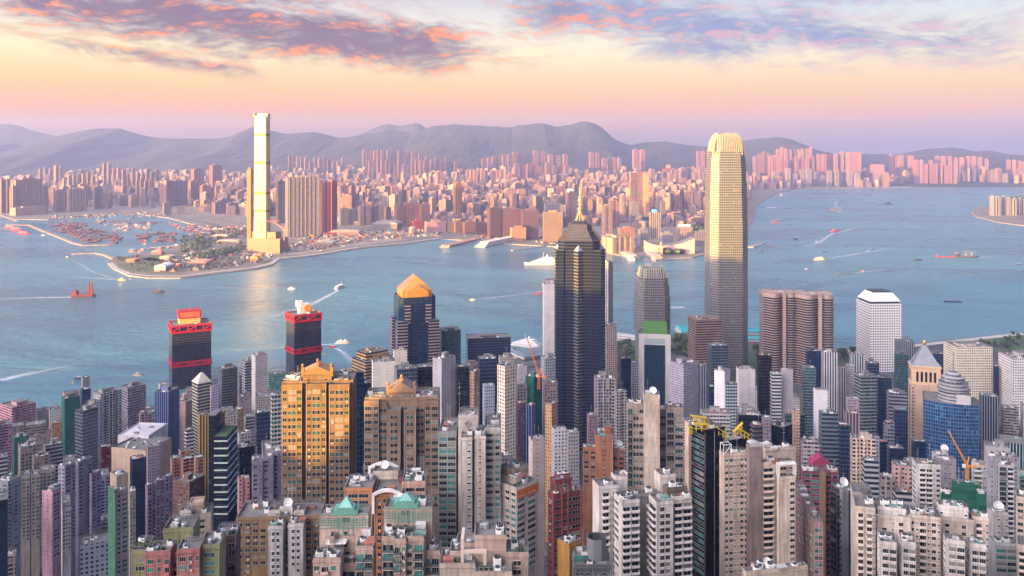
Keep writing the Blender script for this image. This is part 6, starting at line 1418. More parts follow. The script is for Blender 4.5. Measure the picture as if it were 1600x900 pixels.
far(FT, 'second tallest rosy tower left of the supertall, with stepped top', 298, 303, 319, 264, 308, 'kowv', 'b07f7c', .7, 2)
far(FB, 'low pale apartment row near the park left of the supertall', 313, 318, 331, 313, 329, 'kow', 'c8a898', .6, 2)
far(FB, 'dusky block near the trees left of the supertall', 331, 336, 352, 316, 334, 'kow', '9a8088', .6, 2)
far(FB, 'second dusky block near the trees left of the supertall', 353, 357, 371, 318, 334, 'kow', '93798a', .6, 1)
far(FB, 'slate block with a lit cornice just left of the supertall', 370, 374, 386, 312, 333, 'kow', '8f7d8c', .6, 1)
far(FT, 'orange lit slim tower hugging the left side of the supertall', 386, 392, 395, 264, 388, 'kowv', 'd08a30', 1.2, 0)
far(FT, 'dark bluish tower right behind the supertall', 431, 434, 446, 283, 349, 'kow', '6e6878', .8, 1)
far('ribbed_slab', 'wide grey slab of white vertical ribs and grid right of the supertall', 446, 449, 500, 277, 370, 'kow', 'b8aca6', .35, 7)
far(FT, 'dark red tower left half of the rust red pair right of the ribbed slab', 501, 503, 516, 285, 363, 'kowv', '8c4c48', .7, 1)
far(FT, 'bright rust red tower right half of the pair beside the ribbed slab', 514, 519, 527, 283, 361, 'kowv', 'b0402c', .9, 1)
far(FB, 'red low roofed station hall in front of the rust red pair', 503, 506, 536, 364, 368, 'blank', 'b03a30', .5)
far(FT, 'mauve tower behind the right of the rust red pair', 529, 532, 545, 290, 336, 'kow', 'a07888', .7, 2)
far(FT, 'rosy brown tower second behind the rust red pair', 546, 549, 556, 290, 334, 'kow', 'b07a80', .7, 1)
far(FB, 'plain grey violet block, first of the low violet row', 529, 532, 545, 326, 352, 'kow', '8a8498', .7)
far(FB, 'pale violet block, second of the low violet row', 545, 548, 560, 327, 351, 'kow', '968ea2', .7)
far(FB, 'dark violet block, third of the low violet row', 560, 563, 580, 322, 352, 'kow', '7d7088', .7, 1)
far(FB, 'dark violet block, fourth of the low violet row', 580, 583, 600, 321, 351, 'kow', '7f718a', .7, 1)
far(FB, 'dark violet block, fifth of the low violet row', 600, 603, 611, 324, 351, 'kow', '756a84', .7)
far(FB, 'salmon block, left of the three salmon blocks', 616, 620, 632, 320, 354, 'kow', 'c08a7c', .7, 1)
far(FB, 'salmon block, widest of the three salmon blocks', 631, 634, 656, 317, 353, 'kow', 'c88a74', .6, 2)
far(FB, 'salmon block, right of the three salmon blocks', 655, 657, 672, 319, 353, 'kow', 'b88078', .7, 1)
far(FB, 'small red block below the three salmon blocks', 643, 646, 661, 345, 358, 'kowb', 'c04838', .6)
far(FB, 'broad pink domed hall on the waterfront', 663, 667, 697, 347, 364, 'blank', 'b08890', .8)
far(FB, 'cream lit block beside the pink domed hall', 696, 699, 709, 347, 363, 'kow', 'd8b890', .7)
far(FB, 'brown row block right of the cream lit one', 709, 712, 723, 346, 364, 'kowb', 'a07468', .7)
far(FB, 'long brick row block behind the brown pier, left half', 723, 726, 741, 347, 365, 'kowb', '986a62', .7)
far(FB, 'long brick row block behind the brown pier, right half', 741, 744, 761, 348, 366, 'kowb', '90655f', .7)
far(FT, 'golden ribbed slim tower standing alone on the middle of the far shore', 708, 712, 722, 286, 347, 'kowv', 'c89060', .9, 2)
far(FT, 'small tower with a white face near the golden ribbed tower', 680, 683, 692, 268, 308, 'kow', 'd8a898', .7, 1)
far(FB, 'dark brick block, left of the waterfront brick trio', 761, 766, 783, 325, 372, 'kowb', '7a5a62', .7)
far(FB, 'dark brick block, middle of the waterfront brick trio', 782, 785, 814, 327, 371, 'kowb', '84606a', .7)
far(FB, 'dark brick block, right of the waterfront brick trio', 814, 817, 842, 329, 374, 'kowb', '80606c', .7)
far(FB, 'salmon arch shaped block on the waterfront below the brick trio', 797, 800, 822, 356, 376, 'blank', 'cc8874', .5)
far(FT, 'beige banded hotel with many floors left of the spired skyscraper', 848, 850, 878, 332, 379, 'kowb', 'b89880', .7)
far(FT, 'grey office with vertical fins behind the beige banded hotel', 850, 852, 880, 319, 356, 'kowv', '9890a4', .7)
far(FT, 'tower with a white sign box on its roof left of the spire', 884, 887, 901, 301, 353, 'kow', 'b08e90', .8, 1)
far(FT, 'tall peach lit tower with a flared top, the highest of the central far shore', 983, 985, 1014, 270, 345, 'kow', 'd8a480', .7, 2)
far(FT, 'grey annex tower at the left foot of the tall peach tower', 983, 986, 998, 316, 348, 'kow', '9a92a2', .7)
far(FT, 'beige ribbed tower with a blue lamp roof right of the tall peach tower', 1014, 1017, 1032, 332, 372, 'kowv', 'a89c9c', .8)
far(FT, 'grey tower behind the blue lamp roof', 1031, 1033, 1040, 315, 352, 'kow', '8c8496', .8)
far('long_hotel', 'long cream waterfront hotel with a yellow lit corner right of the spired skyscraper', 938, 957, 991, 372, 396, 'kow', 'd8bca4', .8, 3)
far(FB, 'cream block left of the long cream hotel', 940, 943, 965, 368, 391, 'kow', 'd0a890', .6)
far(FT, 'pinkish tower with a slanted glass top behind the long hotel', 939, 943, 957, 322, 365, 'kow', 'a89098', .8, 1)
far(FT, 'rosy tower behind the slanted glass tower', 952, 955, 968, 314, 356, 'kow', 'a08088', .8, 1)
far(FB, 'grey low block right of the long cream hotel', 997, 1000, 1012, 358, 384, 'kow', '9b94a4', .7)
far(FB, 'blue grey block right of the beige ribbed tower', 1032, 1035, 1052, 364, 384, 'kow', '9a9cae', .7)
far(FB, 'block with a slanting white sign board roof on the far waterfront', 1056, 1059, 1082, 354, 378, 'kow', 'a8969a', .7)
far(FB, 'low violet terrace block right of the white sign board roof', 1085, 1088, 1108, 362, 384, 'kow', '847e94', .7)
far(FB, 'salmon block with a dark roof below the peach tower', 965, 969, 992, 356, 376, 'kow', 'b08278', .7)
far(FB, 'pale office left of the star tower roof line on the far shore', 1024, 1027, 1045, 301, 331, 'kow', 'c0a0a0', .7)
far(FB, 'pale pink office block behind the blue lamp roof', 1044, 1047, 1060, 303, 326, 'kow', 'b8a0a8', .7)
far(FB, 'red fronted block far behind, left of the claw crowned skyscraper', 1035, 1038, 1050, 264, 280, 'blank', 'c04858', .7)
# signboard, lamp and other parts of the far shore
def far_part(px, Y, z, sx, sy, sz, mat, name, label, cat, rz=0.0):
    q = MB(); q.box(-sx / 2, sx / 2, -sy / 2, sy / 2, 0, sz); q.box(-sx * .45, -sx * .40, sy / 2 + .01, sy / 2 + .4, -1, sz * .8); tag(q.build(name, [mat], None, (PX(px, Y), Y, z), rz), label, cat)
far_part(891, 4200, PZ(301, 4200), 30, 2, 16, M['white'], 'rooftop_sign', 'white rooftop sign board left of the golden spire', 'sign')
far_part(1069, 3443, PZ(355, 3443), 48, 3, 11, M['white'], 'rooftop_sign', 'white slanting sign board near the far waterfront, left of the claw crown tower', 'sign')
lm, n_, p_ = newmat('blue_lamp'); put(n_, p_, 'Base Color', (.02, .15, .4)); p_.inputs['Emission Color'].default_value = (.05, .45, 1, 1); p_.inputs['Emission Strength'].default_value = 2.2
q = MB(); q.lathe([(10, 0), (9, 3), (5, 6), (0, 7.5)], 12); q.lathe([(10.5, -1.5), (10.5, 0), (10, 0)], 12); tag(q.build('roof_lamp', [lm], None, (PX(1022, 3590), 3590, PZ(330, 3590))), 'blue glowing lamp dome on the beige ribbed tower', 'lamp')
def culture_centre():
    Y = YG(396); e = empty('culture_hall', (PX(1045, Y), Y, 3)); tag(e, 'pink windowless hall with a swooping concave roof on the far promenade', 'hall')
    s = Y / F; x0, x1, xm = (1010 - 1045) * s, (1086 - 1045) * s, (1040 - 1045) * s; hA, hM, hB = 26 * s * .9, 12 * s, 24 * s
    q = MB()
    def wing(xa, xb, ha, hb, d0):
        n = 8; pr = [(xa + (xb - xa) * i / n, hb + (ha - hb) * (1 - i / n) ** 2) for i in range(n + 1)]
        for (p, z0), (p2, z2) in zip(pr, pr[1:]):
            q.face([(p, d0, 0), (p2, d0, 0), (p2, d0, z2), (p, d0, z0)]); q.face([(p, d0, z0), (p2, d0, z2), (p2, d0 + 60, z2), (p, d0 + 60, z0)], 1); q.face([(p2, d0 + 60, 0), (p, d0 + 60, 0), (p, d0 + 60, z0), (p2, d0 + 60, z2)])
        for xx, hh in ((xa, ha), (xb, hb)): q.face([(xx, d0, 0), (xx, d0, hh), (xx, d0 + 60, hh), (xx, d0 + 60, 0)])
    wing(x0, xm, hA * .8, hM, 0); wing(x1, xm + .1, hB, hM * 1.05, 6)
    q.build('hall_body', [M['tint'], M['roof']], e, color=hx('c49c98'))
    ct = empty('clock_tower', (PX(1033, Y - 30), Y - 30, 3)); tag(ct, 'small brick clock tower standing before the swooping hall', 'clock tower')
    q = MB(); q.box(-5, 5, -5, 5, 0, 32); q.box(-5.6, 5.6, -5.6, 5.6, 31, 32.5, 0); q.lathe([(4.4, 32.5), (4.4, 38), (4.8, 38.2), (3.6, 41), (1.2, 43.5), (.2, 47), (0, 47)], 8); q.build('shaft', [M['tint']], ct, color=hx('c0907c'))
    q = MB(); q.lathe([(0, 0), (2.4, 0), (2.4, .3), (0, .3)], 16); f_ = q.build('clock_face', [M['white']], ct, (0, -5.0, 27)); f_.rotation_euler = (R(90), 0, 0)
culture_centre()
# rows of look-alike towers, counted from the left
def row(desc, x0, x1, n, yt, yb, color, style='kowv', jit=4, gap=.86, seed=1, asp=.8, nb=1, shared=None):
    rg = random.Random(seed); w = (x1 - x0) / n
    for i in range(n):
        a = x0 + w * i; b = a + w * gap; y = (yt if isinstance(yt, (int, float)) else yt[0] + (yt[1] - yt[0]) * i / max(1, n - 1)) + rg.uniform(-jit, jit)
        c = hx(color); k = rg.uniform(.85, 1.15); c = tuple(min(.75, v * k * rg.uniform(.95, 1.05)) for v in c)
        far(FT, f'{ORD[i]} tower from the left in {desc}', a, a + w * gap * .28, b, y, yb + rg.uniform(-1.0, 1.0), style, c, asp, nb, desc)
row('the pale row behind the two curved slabs', 98, 150, 7, (274, 272), 312, 'c8a090', seed=2)
row('the rosy group above the amber fronted hall', 160, 190, 4, (258, 262), 300, 'c89c92', seed=3, jit=5)
row('the rosy group left of the ribbed rosy towers', 190, 250, 8, (268, 264), 306, 'c09688', seed=4, jit=6)
row('the slim group in front of the rosy group', 212, 238, 4, (282, 284), 320, 'c49a88', seed=5, jit=3)
row('the low group under the left hill', 60, 100, 5, 262, 290, 'b8988c', seed=6, jit=3)
row('the hazy group right of the supertall top', 450, 475, 4, (243, 246), 276, 'd0a49c', seed=7, jit=3)
row('the hazy group under the saddle of the hills', 475, 540, 9, (248, 250), 278, 'd0a6a0', seed=8, jit=4)
row('the pink hillside estate at centre left', 566, 600, 6, (234, 236), 272, 'd8aaa6', seed=9, jit=3)
row('the tall pink hillside estate', 604, 664, 11, (233, 238), 268, 'd8a8a6', seed=10, jit=3)
row('the second row of the pink hillside estate', 575, 668, 14, (252, 254), 286, 'cc9c9c', seed=11, jit=5)
row('the left orange estate beyond the golden ribbed tower', 728, 762, 6, (266, 268), 294, 'dca080', seed=12, jit=2, gap=.95)
row('the right orange estate beyond the golden ribbed tower', 768, 800, 5, (267, 269), 294, 'dca484', seed=13, jit=2, gap=.95)
row('the mauve row behind the golden ribbed tower', 664, 724, 8, (248, 252), 280, 'b88e98', seed=14, jit=4)
row('the pink ridge estate above the orange lit estate', 752, 816, 8, (245, 240), 268, 'd4a2a2', seed=15, jit=3)
row('the pale slab trio under the highest peak', 832, 890, 5, (237, 243), 264, 'd0a0a4', seed=16, jit=3, gap=.8)
row('the long mauve estate left of the spire', 802, 890, 9, (256, 258), 288, 'bc9098', seed=17, jit=3, gap=.95)
row('the paired towers right under the highest peak', 920, 938, 2, 239, 268, 'd4a0a4', seed=18, jit=1)
row('the oval topped towers left of the peach tower', 940, 972, 4, (247, 248), 272, 'd8a8a8', seed=19, jit=1, gap=.8)
row('the hazy trio above the peach tower', 988, 1010, 2, 233, 262, 'd49aa0', seed=20, jit=1)
row('the violet waterfront row beyond the peach tower', 1015, 1110, 10, (268, 264), 296, 'a890a4', seed=21, jit=5)
row('the pink hilltop group left of the claw crown', 1088, 1118, 4, (235, 236), 262, 'd8a4a8', seed=22, jit=2)
row('the pink group immediately right of the claw crown', 1176, 1210, 5, (242, 240), 280, 'd8a4ac', seed=23, jit=4)
row('the tall pink eastern estate', 1212, 1270, 9, (233, 231), 280, 'e0aab0', seed=24, jit=3)
row('the second line of the tall pink eastern estate', 1200, 1290, 11, (247, 246), 287, 'd8a0a8', seed=25, jit=5)
row('the pink eastern blocks stepping down to the water', 1275, 1320, 5, (240, 238), 286, 'e0a8b0', seed=26, jit=3)
row('the blue shaded waterfront line below the eastern estate', 1205, 1345, 13, (268, 270), 291, 'a498ac', seed=27, jit=6, style='kow')
row('the far eastern pink slab row', 1388, 1428, 5, (244, 245), 278, 'e0a8b2', seed=28, jit=2, gap=.95)
row('the dense far eastern pink cluster', 1428, 1496, 9, (250, 260), 286, 'dca4ae', seed=29, jit=4, gap=.95)
row('the upper far eastern pink row', 1460, 1546, 9, (244, 247), 268, 'dca6b0', seed=30, jit=2)
row('the last pink towers at the right edge', 1572, 1606, 4, (253, 250), 276, 'e0a8b0', seed=31, jit=3)
far(FB, 'big pink slab ending the tall eastern estate', 1320, 1326, 1346, 238, 288, 'kow', 'dca2aa', .6, 2)
far(FB, 'curved roofed pale hall right of the big pink slab', 1358, 1362, 1382, 257, 287, 'kow', 'd0a0a8', .6)
row('the white waterfront slab row of the eastern headland', 1546, 1606, 7, (306, 312), 336, 'b8b4c0', seed=33, jit=1.5, gap=.97, style='kowv', nb=1)
# everything smaller behind: one mass of lesser blocks
CAP = [(-60, 280), (0, 277), (80, 272), (160, 262), (330, 264), (400, 268), (450, 250), (560, 244), (600, 240), (660, 240), (700, 252), (760, 246), (900, 246), (1000, 246), (1100, 244), (1180, 246), (1250, 238), (1345, 248), (1380, 270), (1400, 252), (1600, 256), (1700, 256)]
def distant_city():
    rg = random.Random(99); q = MB(); q.t = (0, 0, 0); cnt = 0
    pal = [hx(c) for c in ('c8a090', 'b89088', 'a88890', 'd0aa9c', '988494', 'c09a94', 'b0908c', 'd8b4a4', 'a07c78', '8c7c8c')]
    for yb in [277 + .75 * i for i in range(104)]:
        px = -60 + rg.uniform(0, 4)
        while px < 1660:
            yj = yb + rg.uniform(-.3, .3); Y = YG(yj) if yj > 290 else 8090 + (290 - yj) * 40; w = rg.uniform(18, 52); wp = w / Y * F; x, y = PX(px, Y), Y
            px += wp * rg.uniform(1.2, 3.4) * (1.0 if yb < 330 else 1.3)
            if not in_poly(x, y - 30, FULL) or not in_poly(x, y - 70, FULL) or not in_poly(x - 60, y - 30, FULL) or not in_poly(x + 60, y - 30, FULL): continue
            if yb > 338 and px < 560: continue
            if yb > 352 and px < 700: continue
            if yb > 326 and 60 < px < 300: continue
            if yb > 296 and px > 1180: continue
            if any(a - 2 < px - wp * .5 < b + 2 and abs(yb - c) < 3.2 or (a - 3 < px - wp * .5 < b + 3 and yb > c and yb < c + 14 and c > 318) for a, b, _, c in FARB): continue
            top = (rg.uniform(14, 60) if rg.random() < .6 else rg.uniform(60, 125)) + max(0, 290 - yb) * 4
            lim = PZ(lerp_tab(CAP, px) + rg.uniform(0, 5), Y); h = min(top, lim - 3)
            if h < 9: continue
            if yb > 340: h = min(h, rg.uniform(10, 45))
            d = w * rg.uniform(.6, 1.2); t = rg.choice([-.5, -.2, .1, .35, .7]) + rg.uniform(-.1, .1); c, s = math.cos(t), math.sin(t)
            P = [(x + c * u - s * v, y + s * u + c * v) for u, v in ((-w / 2, -d / 2), (w / 2, -d / 2), (w / 2, d / 2), (-w / 2, d / 2))]
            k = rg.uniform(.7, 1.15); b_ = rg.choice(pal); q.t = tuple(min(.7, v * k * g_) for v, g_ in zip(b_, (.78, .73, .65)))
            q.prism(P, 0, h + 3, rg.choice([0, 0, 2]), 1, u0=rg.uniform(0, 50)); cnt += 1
            if h > 30 and rg.random() < .7:
                P2 = [(x + c * u - s * v, y + s * u + c * v) for u, v in ((-w * .22, -d * .2), (w * .25, -d * .2), (w * .25, d * .25), (-w * .22, d * .25))]; q.prism(P2, h + 2.9, h + 3 + rg.uniform(3, 7), 3, 1)
    at = dict(STY['kow']); at['attr'] = True; av = dict(STY['kowv']); av['attr'] = True
    m, n, p = newmat('distant_wall'); a = n.nodes.new('ShaderNodeAttribute'); a.attribute_name = 'tint'; put(n, p, 'Base Color', E(n, a.outputs['Color'])); put(n, p, 'Roughness', .8)
    o = q.build('distant_city', [facade(**at), M['roof'], facade(**av), m]); o['kind'] = 'stuff'; o['label'] = 'hazy mass of lesser city blocks between the far shore and the hills'
    print('distant blocks', cnt)
distant_city()
# woodland on the far shore
def tree_mass(name, polys, n, h, seed, z=3.0, label=None):
    rg = random.Random(seed); q = MB()
    for pts in polys:
        P = [gp(a, b, z) for a, b in pts]; xs_, ys_ = [p[0] for p in P], [p[1] for p in P]; k = 0; tries = 0
        while k < n and tries < n * 20:
            tries += 1; x, y = rg.uniform(min(xs_), max(xs_)), rg.uniform(min(ys_), max(ys_))
            if not in_poly(x, y, P): continue
            k += 1; r = h * rg.uniform(.35, .7); c = Vector((x, y, z + h * rg.uniform(.4, .9)))
            for _ in range(9):
                u = Vector((rg.gauss(0, 1), rg.gauss(0, 1), rg.gauss(0, .8))).normalized(); p_ = c + u * r * rg.uniform(.5, 1); v = u.orthogonal().normalized() * r * .45; w = u.cross(v).normalized() * r * .45
                q.face([p_ - v - w, p_ + v - w, p_ + v + w, p_ - v + w])
    o = q.build(name, [LEAF]); o['kind'] = 'stuff'
    if label: o['label'] = label
tree_mass('woodland', [[(285, 372), (345, 362), (385, 358), (385, 366), (340, 384), (300, 396), (280, 398)], [(300, 402), (345, 392), (390, 386), (392, 392), (350, 400), (320, 408)]], 230, 11, 4, label='dark tree belts on the far headland left of the supertall')
tree_mass('woodland', [[(510, 270), (560, 264), (590, 272), (560, 278), (520, 277)], [(620, 300), (680, 296), (690, 312), (630, 314)], [(830, 292), (880, 296), (880, 308), (835, 304)], [(1070, 345), (1100, 340), (1112, 372), (1090, 376)], [(1030, 392), (1064, 392), (1070, 397), (1035, 399)]], 110, 16, 5, label='dark wooded knolls among the far city blocks')
tree_mass('woodland', [[(195, 414), (240, 408), (300, 418), (270, 424), (215, 424)], [(180, 404), (215, 400), (222, 406), (186, 411)], [(300, 418), (380, 408), (384, 413), (310, 424)]], 40, 6, 6, label='scattered park trees on the tip of the far headland')
tree_mass('woodland', [[(1560, 312), (1602, 308), (1606, 314), (1570, 318)]], 80, 16, 8, label='wooded slope behind the white slabs of the eastern headland')
for (px, py, w, d, h, c, lab) in ((257, 421, 18, 14, 12, 'd8d0c8', 'round white pavilion with a blue stepped roof on the headland tip'), (312, 413, 28, 16, 9, 'd89878', 'orange roofed long shed on the headland'), (208, 408, 14, 8, 6, 'd8885c', 'small orange shed near the headland breakwater'),
        (262, 404, 16, 10, 7, 'e0b090', 'low pale shed among the headland trees'), (246, 396, 15, 8, 7, 'c8907c', 'rosy shed by the inner basin'), (398, 408, 12, 10, 11, 'e0a060', 'amber lit box at the foot of the supertall'),
        (358, 380, 34, 9, 8, 'b8a094', 'long grey depot with a striped roof left of the supertall'), (420, 392, 60, 12, 12, 'c08c68', 'long orange brown site hall under the supertall'), (345, 372, 24, 8, 8, 'c8a494', 'pale long shed above the striped depot'),
        (508, 384, 28, 12, 11, 'd8b898', 'pale domed site hall on the waterfront right of the supertall'), (540, 366, 44, 10, 10, 'b09088', 'curved grey hall frame on the bare ground'), (605, 358, 40, 14, 17, 'a08c88', 'big arched hall under construction behind the bare ground'),
        (645, 366, 9, 7, 16, 'd0a898', 'small pale gatehouse on the bare ground'), (580, 350, 60, 8, 7, '9a8484', 'low looping ramp hall left of the arched hall')):
    Y = YG(py); s = Y / F; e = empty('far_shed', (PX(px, Y), Y, 3), random.Random(px).uniform(-.2, .2)); tag(e, lab, 'building'); W_, D_ = w * s, d * s * 2.2; H_ = h * s * .8
    q = MB(); q.box(-W_ / 2, W_ / 2, -D_ / 2, D_ / 2, -1, H_ * .7); q.build('wall', [fac('kowb')], e, color=hx(c))
    q = MB(); n = 8
    for i in range(n):
        a0, a1 = math.pi * i / n, math.pi * (i + 1) / n; k = W_ * .515
        q.face([(-k * math.cos(a0), -D_ * .52, H_ * .7 + H_ * .3 * math.sin(a0)), (-k * math.cos(a1), -D_ * .52, H_ * .7 + H_ * .3 * math.sin(a1)), (-k * math.cos(a1), D_ * .52, H_ * .7 + H_ * .3 * math.sin(a1)), (-k * math.cos(a0), D_ * .52, H_ * .7 + H_ * .3 * math.sin(a0))])
        q.face([(-k * math.cos(a0), -D_ * .52, H_ * .68), (-k * math.cos(a1), -D_ * .52, H_ * .68), (-k * math.cos(a1), -D_ * .52, H_ * .7 + H_ * .3 * math.sin(a1)), (-k * math.cos(a0), -D_ * .52, H_ * .7 + H_ * .3 * math.sin(a0))])
    q.build('roof', [M['rooftint']], e, color=tuple(min(.7, v * 1.1) for v in hx(c)))
# piers on the far shore
def pier(label, p0, p1, wpx, col, storeys, name='pier_terminal'):
    A, B = Vector(gp(*p0, 2)), Vector(gp(*p1, 2)); d = B - A; L = d.length; t = math.atan2(d.y, d.x); e = empty(name, (A.x, A.y, 0), t); tag(e, label, 'pier'); w = wpx
    q = MB(); q.box(0, L, -w / 2, w / 2, -2, 3); q.build('deck', [plain('pier_concrete', (.30, .26, .23), .85, noise=.3, scale=.05)], e)
    for i in range(storeys):
        k = i * 5.0; q = MB(); q.box(4 + i * 8, L - 10 - i * 14, -w / 2 + 2 + i * 2.5, w / 2 - 2 - i * 2.5, 3 + k, 3 + k + 4.4, 0, 1); q.box(3 + i * 8, L - 9 - i * 14, -w / 2 + 1 + i * 2.5, w / 2 - 1 - i * 2.5, 3 + k + 4.4, 3 + k + 5, 1); q.build('storey', [facade(cw=5, ch=5, fw=.7, fh=.45, glass=(.06, .05, .05), cur=0), M['tint']], e, color=hx(col))
pier('long white passenger terminal pier jutting left of the spired skyscraper', (812, 373), (749, 386), 46, 'd8c4b8', 3)
pier('brown cargo pier left of the white terminal pier', (745, 374), (694, 386), 40, 'a07868', 1)
pier('narrow low jetty right of the white terminal pier', (868, 382), (800, 391), 12, 'b09488', 0)
pier('left twin ferry pier below the long cream hotel', (975, 397), (992, 404), 34, 'c0a89c', 2); pier('right twin ferry pier below the swooping hall', (1014, 398), (1030, 405), 34, 'b8a298', 2)
pier('thin jetty right of the claw crown tower', (1172, 386), (1192, 380), 26, 'a0a0a8', 0)

# stacked stores, cabins and vehicles scattered over the building sites of the far shore
def site_clutter():
    rg = random.Random(5); q = MB(); q.t = (0, 0, 0)
    for pts, n in (([(470, 372), (560, 360), (690, 360), (690, 370), (600, 374), (500, 392), (440, 398), (440, 388)], 420), ([(310, 392), (400, 386), (430, 400), (400, 412), (340, 420), (300, 424), (240, 426), (260, 405)], 260), ([(262, 342), (345, 356), (400, 352), (400, 372), (350, 372), (320, 352)], 160), ([(700, 366), (860, 368), (1000, 382), (1000, 394), (860, 382), (740, 372)], 160), ([(70, 339), (260, 330), (262, 338), (75, 342)], 90)):
        P = [gp(a, b, 3) for a, b in pts]; k = 0
        while k < n:
            x, y = rg.uniform(min(p[0] for p in P), max(p[0] for p in P)), rg.uniform(min(p[1] for p in P), max(p[1] for p in P))
            if not in_poly(x, y, P): continue
            k += 1; q.t = rg.choice([(.30, .12, .05), (.35, .30, .25), (.08, .08, .09), (.42, .36, .30), (.20, .15, .11), (.25, .06, .04), (.10, .12, .15)]); w, d, h = rg.uniform(4, 20), rg.uniform(4, 12), rg.uniform(2, 8); t = rg.uniform(0, 3); c, s_ = math.cos(t), math.sin(t)
            q.prism([(x + c * u - s_ * v, y + s_ * u + c * v) for u, v in ((-w / 2, -d / 2), (w / 2, -d / 2), (w / 2, d / 2), (-w / 2, d / 2))], 2.5, 3 + h, 0, 0)
    m, n, p = newmat('site_paint'); a = n.nodes.new('ShaderNodeAttribute'); a.attribute_name = 'tint'; put(n, p, 'Base Color', E(n, a.outputs['Color'])); put(n, p, 'Roughness', .7)
    o = q.build('site_stores', [m]); o['kind'] = 'stuff'; o['label'] = 'scattered site cabins and stores on the bare far shore ground'
site_clutter()
# ================================================================ vessels
def hull_mb(L, B, D, bow=.25, sheer=.25):
    q = MB(); n = 10; P = []
    for i in range(n + 1):
        u = i / n; x = -L / 2 + L * u; k = 1.0 if u < 1 - bow else max(0.0, math.cos((u - (1 - bow)) / bow * math.pi / 2)) ** .7; k = max(.04, k) * (.86 + .14 * min(1, u * 6)); P.append((x, B / 2 * k, D * (1 + sheer * max(0, (u - .6) / .4) ** 2)))
    for (x0, b0, d0), (x1, b1, d1) in zip(P, P[1:]):
        q.face([(x0, -b0 * .86, -1), (x1, -b1 * .8, -1), (x1, -b1, d1), (x0, -b0, d0)]); q.face([(x1, b1 * .8, -1), (x0, b0 * .86, -1), (x0, b0, d0), (x1, b1, d1)]); q.face([(x0, -b0, d0 - .3), (x1, -b1, d1 - .3), (x1, b1, d1 - .3), (x0, b0, d0 - .3)], 1)
    x, b, d = P[0]; q.face([(x, b * .86, -1), (x, -b * .86, -1), (x, -b, d), (x, b, d)]); return q
DECK = plain('deck_paint', (.20, .15, .12), .8, noise=.3, scale=.3); WINB = facade(cw=1.8, ch=2.4, fw=.7, fh=.42, glass=(.02, .025, .03), cur=0)
BP = {}
